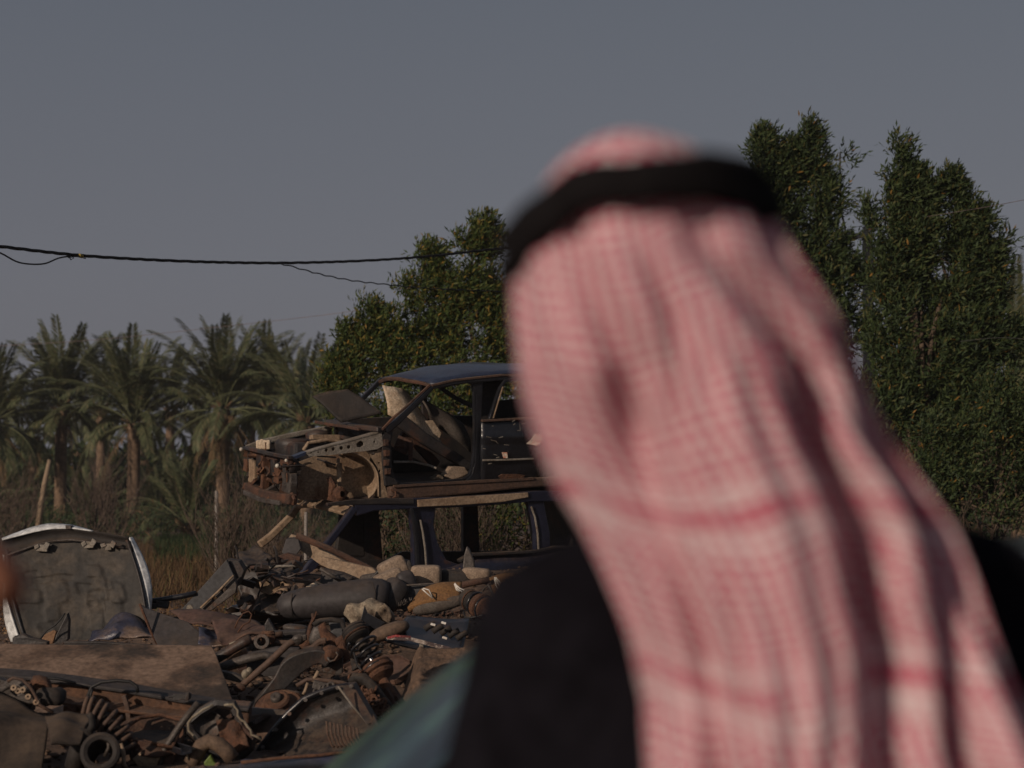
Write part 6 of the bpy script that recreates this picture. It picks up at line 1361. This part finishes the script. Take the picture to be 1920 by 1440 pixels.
for sgn in (-1, 1):
    build('body_side', bodyside(sgn), 'car_black', fc, smooth=True)
    y0 = (YN + .04) if sgn < 0 else YF
    for xa, xb in [(A1.x - .35, A1.x + .62), (A1.x + .70, RX[-1] - .02)]:
        t_ = A1.z - .04
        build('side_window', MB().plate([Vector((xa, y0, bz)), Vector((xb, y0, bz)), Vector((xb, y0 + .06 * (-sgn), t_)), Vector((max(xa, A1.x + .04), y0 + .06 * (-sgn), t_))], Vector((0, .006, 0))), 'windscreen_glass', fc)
    build('door_pillar', MB().sweep([Vector((A1.x + .66, y0, bz)), Vector((A1.x + .66, y0 + .06 * -sgn, A1.z - .01))], .08, .04, Vector((0, 1, 0))), 'car_seal', fc, bevel=.005)
build('bonnet', MB().grid(lambda u, v: Vector((lerp(base_x - 1.25, base_x + .02, v), lerp(YN, YF, u), lerp(.68, base_z, v ** .7) + .05 * sin(pi * u))), 14, 12, .02, -1), 'car_black', fc, smooth=True)
build('boot', MB().grid(lambda u, v: Vector((lerp(RX[-1] + .6, RX[-1] + 1.25, v), lerp(YN, YF, u), lerp(bz + .01, .84, v) + .04 * sin(pi * u))), 10, 6, .02, -1), 'car_black', fc, smooth=True)
build('front_bumper', MB().grid(lambda u, v: Vector((base_x - 1.25 - .14 * sin(pi * v) - .12 * sin(pi * u), lerp(YN, YF, u), lerp(.22, .70, v))), 14, 8, .03, -1), 'car_black', fc, smooth=True)
build('rear_bumper', MB().grid(lambda u, v: Vector((RX[-1] + 1.25 + .12 * sin(pi * v) + .08 * sin(pi * u), lerp(YN, YF, u), lerp(.22, .85, v))), 14, 8, .03, 1), 'car_black', fc, smooth=True)
build('floor', MB().box(((base_x + RX[-1]) / 2, (YN + YF) / 2, .30), (RX[-1] - base_x + 2.2, YF - YN - .1, .06)), 'rubber', fc)
for y in (YN - .06, YF + .06):
    for x in (base_x - .55, RX[-1] + .55):
        w_ = build('wheel', MB().lathe((x, y - .09 * (1 if y > 3.5 else 0) , .31), (0, 1, 0), [(0, .17), (0, .29), (.02, .31), (.16, .31), (.18, .29), (.18, .17)], 28), 'tyre', fc, smooth=True)
        build('rim', MB().lathe((x, y + .01, .31), (0, 1, 0), [(0, .0), (-.01, .06), (0, .17), (.16, .17), (.16, 0)], 20), 'steel_dirty', w_)
for y in (YN + .2, YF - .2):
    build('headlight', MB().blob((base_x - 1.33, y, .58), .06, .16, .08, None, 14, .7), 'lamp_lens', fc, smooth=True)
build('dashboard', MB().box((base_x + .35, 3.38, .78), (.35, 1.6, .18)), 'rubber', fc, bevel=.04)
for y in (2.95, 3.85):
    mb = MB().blob((A1.x + .55, y, .55), .28, .25, .12, None, 14, .5).blob((A1.x + .85, y, .88), .10, .24, .34, Matrix.Rotation(.2, 3, 'Y'), 14, .5)
    build('seat', mb, 'seat_vinyl', fc, smooth=True)

# ---------------------------------------------------------------- people
def human_mesh(name, chains, m, parent, vox=.014, sm=8, blobs=()):
    """one continuous surface grown round chains of (point, radius)"""
    mb = MB()
    for ch in chains:
        pts = []; rs = []
        for i in range(len(ch) - 1):
            a, ra = Vector(ch[i][0]), ch[i][1]; b_, rb = Vector(ch[i + 1][0]), ch[i + 1][1]
            n = max(2, int((b_ - a).length / .03))
            for j in range(n): pts.append(a.lerp(b_, j / n)); t = j / n; rs.append(lerp(ra, rb, t))
        pts.append(Vector(ch[-1][0])); rs.append(ch[-1][1])
        a = pts[0] - (pts[1] - pts[0]).normalized() * rs[0] * .7; b_ = pts[-1] + (pts[-1] - pts[-2]).normalized() * rs[-1] * .7
        pts = [a] + pts + [b_]; rs = [rs[0] * .45] + rs + [rs[-1] * .45]
        mb.tube(pts, rs, 14)
    for c, r3, R_ in blobs: mb.blob(c, *r3, R_, 20)
    o = build(name, mb, m, parent, smooth=True)
    md = o.modifiers.new('r', 'REMESH'); md.mode = 'VOXEL'; md.voxel_size = vox; md.use_smooth_shade = True
    md = o.modifiers.new('s', 'SMOOTH'); md.iterations = sm; md.factor = .55
    return o
def hand_chains(wrist, fwd, side, nrm, s=1.0, curl=.5, thumb=1):
    """palm and five bent fingers; fwd along the hand, side towards the thumb, nrm out of the palm"""
    fwd, side, nrm = Vector(fwd).normalized(), Vector(side).normalized(), Vector(nrm).normalized(); ch = []
    for k_, (off, L1, r_) in enumerate([(.030, .040, .0095), (.010, .045, .0098), (-.010, .042, .0094), (-.029, .033, .0084)]):
        p0 = wrist + fwd * .02 * s + side * off * .7 * s; p1 = wrist + fwd * .090 * s + side * off * s; ang = 0; pts = [(p0, .014 * s), (p1, .0125 * s)]; p = p1
        for seg, f in enumerate((1, .62, .5)):
            ang += curl * (1.0 + .25 * seg); d = fwd * cos(ang) + nrm * sin(ang); p = p + d * L1 * f * s; pts.append((p, r_ * (1 - .10 * (seg + 1)) * s))
        ch.append(pts)
    t0 = wrist + fwd * .02 * s + side * .012 * s * thumb; t1 = wrist + fwd * .045 * s + side * .042 * s * thumb + nrm * .012 * s
    t2 = t1 + (fwd * .8 + side * .35 * thumb + nrm * .5).normalized() * .034 * s; t3 = t2 + (fwd * .9 - side * .1 * thumb + nrm * .5).normalized() * .026 * s
    ch.append([(t0, .016 * s), (t1, .013 * s), (t2, .0108 * s), (t3, .0085 * s)]); ch.append([(wrist - fwd * .03 * s, .024 * s), (wrist + fwd * .03 * s, .026 * s), (wrist + fwd * .07 * s, .027 * s)])
    return ch
SH = W(1385, 935, 1.82); CX, CYb = SH.x, 1.82            # middle of the shoulders
HC = W(1200, 520, 1.66)                                   # head centre
man = thing('person', Vector((CX, CYb, 0)), 'man seen from behind in a red checked headscarf, black cord and black jacket', 'person')
z0 = 1.28
neck0 = Vector((CX - .03, CYb - .01, 1.46)); 
body = [[(Vector((CX, CYb, .95)), .15), (Vector((CX, CYb, 1.15)), .14), (Vector((CX, CYb + .01, 1.32)), .15), (neck0, .065), (HC + Vector((0, .02, -.06)), .065)]]
LSh = Vector((CX - .180, CYb, 1.375)); RSh = Vector((CX + .215, CYb + .02, 1.405))
LEl = Vector((CX - .255, CYb - .02, 1.08)); REl = Vector((CX + .30, CYb + .02, 1.09)); LWr = Vector((CX - .28, CYb + .10, .84)); RWr = Vector((CX + .29, CYb + .12, .85))
LHip = Vector((CX - .10, CYb, .92)); RHip = Vector((CX + .10, CYb, .92))
for s_, sh, el, wr in ((-1, LSh, LEl, LWr), (1, RSh, REl, RWr)):
    body.append([(neck0 + Vector((0, 0, -.06)), .06), (sh, .06), (el, .04), (wr, .027)])
    body += hand_chains(wr + Vector((0, .03, -.03)), (0, .45, -.9), (0, .9, .4), (-s_, 0, 0), 1.0, .35)
for hp, x in ((LHip, -.12), (RHip, .12)):
    body.append([(hp, .09), (Vector((CX + x, CYb + .02, .50)), .055), (Vector((CX + x, CYb - .02, .10)), .038), (Vector((CX + x, CYb + .10, .05)), .04)])
human_mesh('body', body, 'skin', man, .012, 4, [(HC + Vector((0, .0, .0)), (.078, .098, .115), None), (HC + Vector((0, .09, -.03)), (.018, .025, .02), None)])
jk = [[(Vector((CX, CYb + .02, .86)), .165), (Vector((CX, CYb + .02, 1.10)), .165), (Vector((CX, CYb + .02, 1.27)), .172), (Vector((CX, CYb, 1.38)), .12), (neck0 + Vector((0, 0, -.015)), .078)],
      [(Vector((CX - .13, CYb, 1.15)), .10), (Vector((CX - .12, CYb, 1.34)), .105), (LSh, .085)], [(Vector((CX + .13, CYb, 1.15)), .10), (Vector((CX + .12, CYb, 1.34)), .105), (RSh, .085)],
      [(neck0 + Vector((0, 0, -.04)), .075), (Vector((CX - .12, CYb, 1.40)), .070), (LSh, .080), (Vector((CX - .222, CYb - .01, 1.25)), .070), (LEl, .064), (LWr, .043)],
      [(neck0 + Vector((0, 0, -.04)), .075), (Vector((CX + .12, CYb, 1.42)), .075), (RSh, .080), (Vector((CX + .27, CYb + .02, 1.25)), .078), (REl, .064), (RWr, .043)]]
jo = human_mesh('jacket', jk, 'jacket_black', man, .013, 10)
tx_ = bpy.data.textures.new('folds', 'CLOUDS'); tx_.noise_scale = .11; md = jo.modifiers.new('d', 'DISPLACE'); md.texture = tx_; md.strength = .034; md.mid_level = .5
human_mesh('trousers', [[(LHip + Vector((.03, 0, .02)), .125), (LHip, .12), (Vector((CX - .12, CYb + .02, .50)), .085), (Vector((CX - .12, CYb - .02, .10)), .07)], [(RHip + Vector((-.03, 0, .02)), .125), (RHip, .12), (Vector((CX + .12, CYb + .02, .50)), .085), (Vector((CX + .12, CYb - .02, .10)), .07)]], 'trousers', man, .016, 6)
for x in (-.12, .12): build('shoe', MB().blob((CX + x, CYb + .06, .05), .05, .14, .05, None, 16, .8), 'shoe_leather', man, smooth=True)

# headscarf: woven check in cloth coordinates
hm = bpy.data.materials.new('checked_cloth'); hm.use_nodes = True; nt = hm.node_tree; N_ = nt.nodes; L = nt.links; b = N_['Principled BSDF']
b.inputs['Roughness'].default_value = .9; b.inputs['Specular IOR Level'].default_value = .15; b.inputs['Sheen Weight'].default_value = .25
uv = N_.new('ShaderNodeUVMap'); sx = N_.new('ShaderNodeSeparateXYZ'); L.new(uv.outputs[0], sx.inputs[0])
def mth(op, a, c=None, d=None):
    n = N_.new('ShaderNodeMath'); n.operation = op
    for i, v in enumerate((a, c, d)):
        if v is None: continue
        if isinstance(v, (int, float)): n.inputs[i].default_value = v
        else: L.new(v, n.inputs[i])
    return n.outputs[0]
per = .0120
wz = N_.new('ShaderNodeTexNoise'); wz.inputs['Scale'].default_value = 7; L.new(uv.outputs[0], wz.inputs['Vector'])
wm = N_.new('ShaderNodeTexNoise'); wm.inputs['Scale'].default_value = 11; wm.inputs['Detail'].default_value = 3; L.new(uv.outputs[0], wm.inputs['Vector'])
uu = mth('ADD', sx.outputs[0], mth('MULTIPLY', wz.outputs['Fac'], .03)); vv = mth('ADD', mth('ADD', sx.outputs[1], mth('MULTIPLY', wz.outputs['Fac'], .07)), mth('MULTIPLY', mth('SINE', mth('MULTIPLY', sx.outputs[0], 26)), .013))
su = mth('SINE', mth('MULTIPLY', uu, 2 * pi / per)); sv = mth('SINE', mth('MULTIPLY', vv, 2 * pi / per))
chk = mth('MULTIPLY', mth('GREATER_THAN', su, -.12), mth('GREATER_THAN', sv, -.12))     # squares
dia = mth('GREATER_THAN', mth('SINE', mth('MULTIPLY', mth('ADD', uu, vv), 2 * pi / per * 2)), .25)
red = mth('MAXIMUM', chk, mth('MULTIPLY', dia, mth('GREATER_THAN', mth('ADD', su, sv), -.6)))
def band(c, w): return mth('LESS_THAN', mth('ABSOLUTE', mth('SUBTRACT', vv, c)), w)
redb = mth('MAXIMUM', band(.383, .0095), band(.555, .0105)); whb = mth('MAXIMUM', band(.403, .014), band(.577, .014)); whb = mth('MAXIMUM', whb, mth('MAXIMUM', band(.362, .009), band(.533, .009)))
r1 = mth('MULTIPLY', mth('MULTIPLY', red, mth('MULTIPLY_ADD', wm.outputs['Fac'], 1.0, .60)), mth('SUBTRACT', 1, mth('MULTIPLY', whb, mth('MULTIPLY_ADD', wm.outputs['Fac'], 2.2, -.65)))); r2 = mth('MAXIMUM', r1, mth('MULTIPLY', redb, mth('MINIMUM', mth('MULTIPLY_ADD', wm.outputs['Fac'], 2.6, -.90), .5)))
mx = N_.new('ShaderNodeMix'); mx.data_type = 'RGBA'; mx.inputs[6].default_value = (.78, .68, .70, 1); mx.inputs[7].default_value = (.50, .010, .085, 1); L.new(r2, mx.inputs[0]); L.new(mx.outputs[2], b.inputs['Base Color'])
tl = N_.new('ShaderNodeBsdfTranslucent'); L.new(mx.outputs[2], tl.inputs[0]); ms = N_.new('ShaderNodeMixShader'); ms.inputs[0].default_value = .22
L.new(b.outputs[0], ms.inputs[1]); L.new(tl.outputs[0], ms.inputs[2]); L.new(ms.outputs[0], N_['Material Output'].inputs[0]); MATS['checked_cloth'] = hm

YR = [300, 350, 420, 500, 600, 700, 760, 850, 920, 1000, 1060, 1130, 1200, 1320, 1440, 1600]
XL = [1010, 985, 962, 955, 957, 970, 983, 1018, 1048, 1092, 1122, 1152, 1180, 1204, 1210, 1212]
XR = [1400, 1425, 1462, 1510, 1580, 1625, 1650, 1692, 1745, 1795, 1818, 1840, 1866, 1908, 1960, 2040]
VAL = [  # valleys: s position at y=500, 700, 1000, 1400; half-width, depth
    ((.30, .36, .275, .255), .042, .034), ((.60, .71, .665, .55), .050, .050), ((.80, .885, .845, .715), .042, .042), ((.12, .17, .12, .10), .04, .015),
    ((.43, .50, .43, .38), .022, .012), ((.50, .58, .53, .45), .022, .014), ((.93, .95, .93, .88), .028, .022), ((.70, .79, .76, .63), .022, .016), ((.22, .27, .20, .175), .02, .010), ((.45, .455, .36, .32), .010, .016), ((.56, .62, .60, .50), .010, .012), ((.86, .83, .79, .67), .012, .014), ((.08, .10, .05, .04), .012, .010)]
def ag_top(s):   # the upper edge of the drape follows the cord
    return interp(s, [0, .05, .15, .30, .45, .60, .75, .9, 1], [510, 480, 430, 392, 372, 362, 360, 385, 425])
def drape(s, t):
    yt = ag_top(min(max(s, 0), 1)); y = lerp(yt, 1640, t)
    xl, xr = interp(y, YR, XL), interp(y, YR, XR)
    d = interp(y, [350, 600, 900, 1100, 1640], [1.63, 1.64, 1.66, 1.66, 1.68])           # depth of the middle axis
    hd = interp(y, [350, 500, 800, 1100, 1640], [.105, .13, .135, .135, .145]); hw = (xr - xl) / 2 / FPX * (d - hd * .2)
    a = (s - .5) * pi * 1.0; c = W((xl + xr) / 2, y, d)
    am = interp(t, [0, .08, .35, 1], [.05, .35, 1, 1.25]); r = 0
    for k9, (pos, w, dep) in enumerate(VAL):
        sc = interp(y, [500, 700, 1000, 1400], pos) + .022 * noise.noise(Vector((t * 3.5, k9 * 7.3, 2))); w = w * (1 + .3 * noise.noise(Vector((t * 4, k9 * 3.1, 9)))); dep = dep * (1 + .32 * noise.noise(Vector((t * 4.5, k9 * 5.7, 4)))); r -= dep * (1.55 if dep > .03 else 1.1) * am * math.exp(-((s - sc) / (w * 1.2)) ** 2)
    r += .012 * am * noise.noise(Vector((s * 7 + t * 2, t * 3.2, 4))) + .006 * noise.noise(Vector((s * 14 - t * 5, t * 8, 1)))
    x = hw * sin(a); 
    if abs(a) > pi / 2: x = math.copysign(hw * (1 + .0), a) * cos(abs(a) - pi / 2)
    return Vector((c.x + x + r * sin(a) * .35, d - hd * cos(a) - r, c.z))
nu, nv = 220, 150; S0, S1 = -.42, 1.42
mb = MB().grid(lambda u, v: drape(lerp(S0, S1, u), v), nu, nv)
sc_ = build('headscarf', mb, 'checked_cloth', man, smooth=True)
uvl = sc_.data.uv_layers.new(name='UVMap'); 
cloth_v = [0.0]
for li, lo in enumerate(sc_.data.loops):
    i, j = divmod(lo.vertex_index, nv + 1); s = lerp(S0, S1, i / nu); t = j / nv
    yy = lerp(ag_top(min(max(s, 0), 1)), 1640, t)
    uvl.data[li].uv = ((s - .5) * .36 * (1 + .35 * t), (yy - 300) / FPX * 1.53 * 1.25)
# crown of the scarf above the cord
CT = W(1195, 400, 1.655)
def dome(u, v):
    a = 2 * pi * u; e_ = (pi / 2) * v; rx, ry, rz = .0770, .105, .0660
    p = CT + Vector((rx * cos(e_) ** .75 * cos(a), ry * cos(e_) ** .75 * sin(a), rz * sin(e_) ** .8))
    p.z += .004 * sin(3 * a + 1) * cos(e_); p.x += .012 * sin(e_) - .012
    return p
mb = MB().grid(dome, 64, 26); cr = build('headscarf_crown', mb, 'checked_cloth', man, smooth=True)
uvl = cr.data.uv_layers.new(name='UVMap')
for li, lo in enumerate(cr.data.loops):
    c_ = cr.data.vertices[lo.vertex_index].co; uvl.data[li].uv = ((lo.vertex_index // 27) / 64 * .24, (lo.vertex_index % 27) / 26 * .07 + .20)
# cord: two black rings lying on each other
def ring(off, r_):
    pts = []
    for i in range(72):
        a = 2 * pi * i / 72
        px = 1202 + 246 * sin(a) * (1.0); back = cos(a)          # back = 1 nearest the camera
        tilt_x = sin(a); y = 1.655 - .150 * back
        py = interp(abs(tilt_x), [0, .5, .85, 1], [0, 12, 62, 118]) if back > 0 else 0
        base = 350 - 34 * tilt_x
        if back > 0: pyy = base - 18 + py * (1 if tilt_x < 0 else .92) + 9 * math.exp(-((tilt_x + .08) / .16) ** 2)
        else: pyy = base - 18 + lerp((118 if tilt_x < 0 else 108), 150, -back)
        pts.append(W(px, pyy, y) + Vector((0, 0, off * (1 - .38 * cos(2 * a + .3)) - .003 * sin(5 * a))))
    return MB().tube(pts, r_, 12, closed=True)
build('agal', ring(.0095, .0130), 'agal_cord', man, smooth=True); build('agal', ring(-.0085, .0130), 'agal_cord', man, smooth=True)

# ---------------------------------------------------------------- bystander whose raised fist just enters at the left
wr = W(-135, 1035, 1.60); bx = wr.x - .42
by = thing('person', Vector((bx, 1.75, 0)), 'bystander cut off by the left edge, only blurred brown knuckles visible', 'person')
sh = Vector((bx + .19, 1.75, 1.42)); el = Vector((bx + .27, 1.66, 1.16)); wr2 = wr + Vector((-.03, 0, 0))
ch = [[(Vector((bx, 1.75, .92)), .14), (Vector((bx, 1.75, 1.2)), .14), (Vector((bx, 1.75, 1.4)), .13), (Vector((bx, 1.75, 1.52)), .06), (Vector((bx, 1.76, 1.62)), .06)], [(Vector((bx, 1.75, 1.42)), .07), (sh, .06), (el, .045), (wr2, .028)],
      [(Vector((bx, 1.75, 1.42)), .07), (Vector((bx - .2, 1.75, 1.41)), .06), (Vector((bx - .27, 1.78, 1.1)), .042), (Vector((bx - .26, 1.7, .85)), .028)]] + hand_chains(Vector((bx - .26, 1.69, .82)), (0, -.3, -.95), (0, -.95, .3), (1, 0, 0), 1, .35) + hand_chains(wr2, (1, 0, .05), (0, -1, .15), (0, -.15, -1), .9, .75)
for x in (-.11, .11): ch.append([(Vector((bx + x, 1.75, .92)), .09), (Vector((bx + x, 1.77, .5)), .055), (Vector((bx + x, 1.74, .1)), .038), (Vector((bx + x, 1.86, .05)), .04)])
human_mesh('body', ch, 'skin', by, .010, 4, [(Vector((bx, 1.78, 1.72)), (.076, .095, .115), None), (Vector((bx, 1.88, 1.69)), (.017, .022, .018), None)])
human_mesh('jacket', [[(Vector((bx, 1.75, .88)), .17), (Vector((bx, 1.75, 1.25)), .17), (Vector((bx, 1.75, 1.38)), .13), (Vector((bx, 1.75, 1.46)), .075)], [(Vector((bx, 1.75, 1.38)), .08), (sh, .08), (el, .062), (el.lerp(wr2, .8), .043)], [(Vector((bx, 1.75, 1.38)), .08), (Vector((bx - .2, 1.75, 1.40)), .08), (Vector((bx - .27, 1.78, 1.1)), .06), (Vector((bx - .26, 1.72, .9)), .043)]], 'jacket_black', by, .014, 8)
human_mesh('trousers', [[(Vector((bx + x * .6, 1.75, .95)), .12), (Vector((bx + x, 1.77, .5)), .085), (Vector((bx + x, 1.74, .1)), .065)] for x in (-.11, .11)], 'trousers', by, .016, 6)
for x in (-.11, .11): build('shoe', MB().blob((bx + x, 1.80, .05), .05, .14, .05, None, 16, .8), 'shoe_leather', by, smooth=True)

# ---------------------------------------------------------------- dusty air
hz = bpy.data.materials.new('haze'); hz.use_nodes = True; nt = hz.node_tree; nt.nodes.remove(nt.nodes['Principled BSDF'])
pv = nt.nodes.new('ShaderNodeVolumePrincipled'); pv.inputs['Color'].default_value = (.82, .82, .86, 1); pv.inputs['Density'].default_value = .0005; pv.inputs['Anisotropy'].default_value = .2
nt.links.new(pv.outputs[0], nt.nodes['Material Output'].inputs['Volume']); MATS['haze'] = hz
build('haze', MB().box((0, 66, 7), (190, 148, 16.4)), 'haze', kind='stuff')
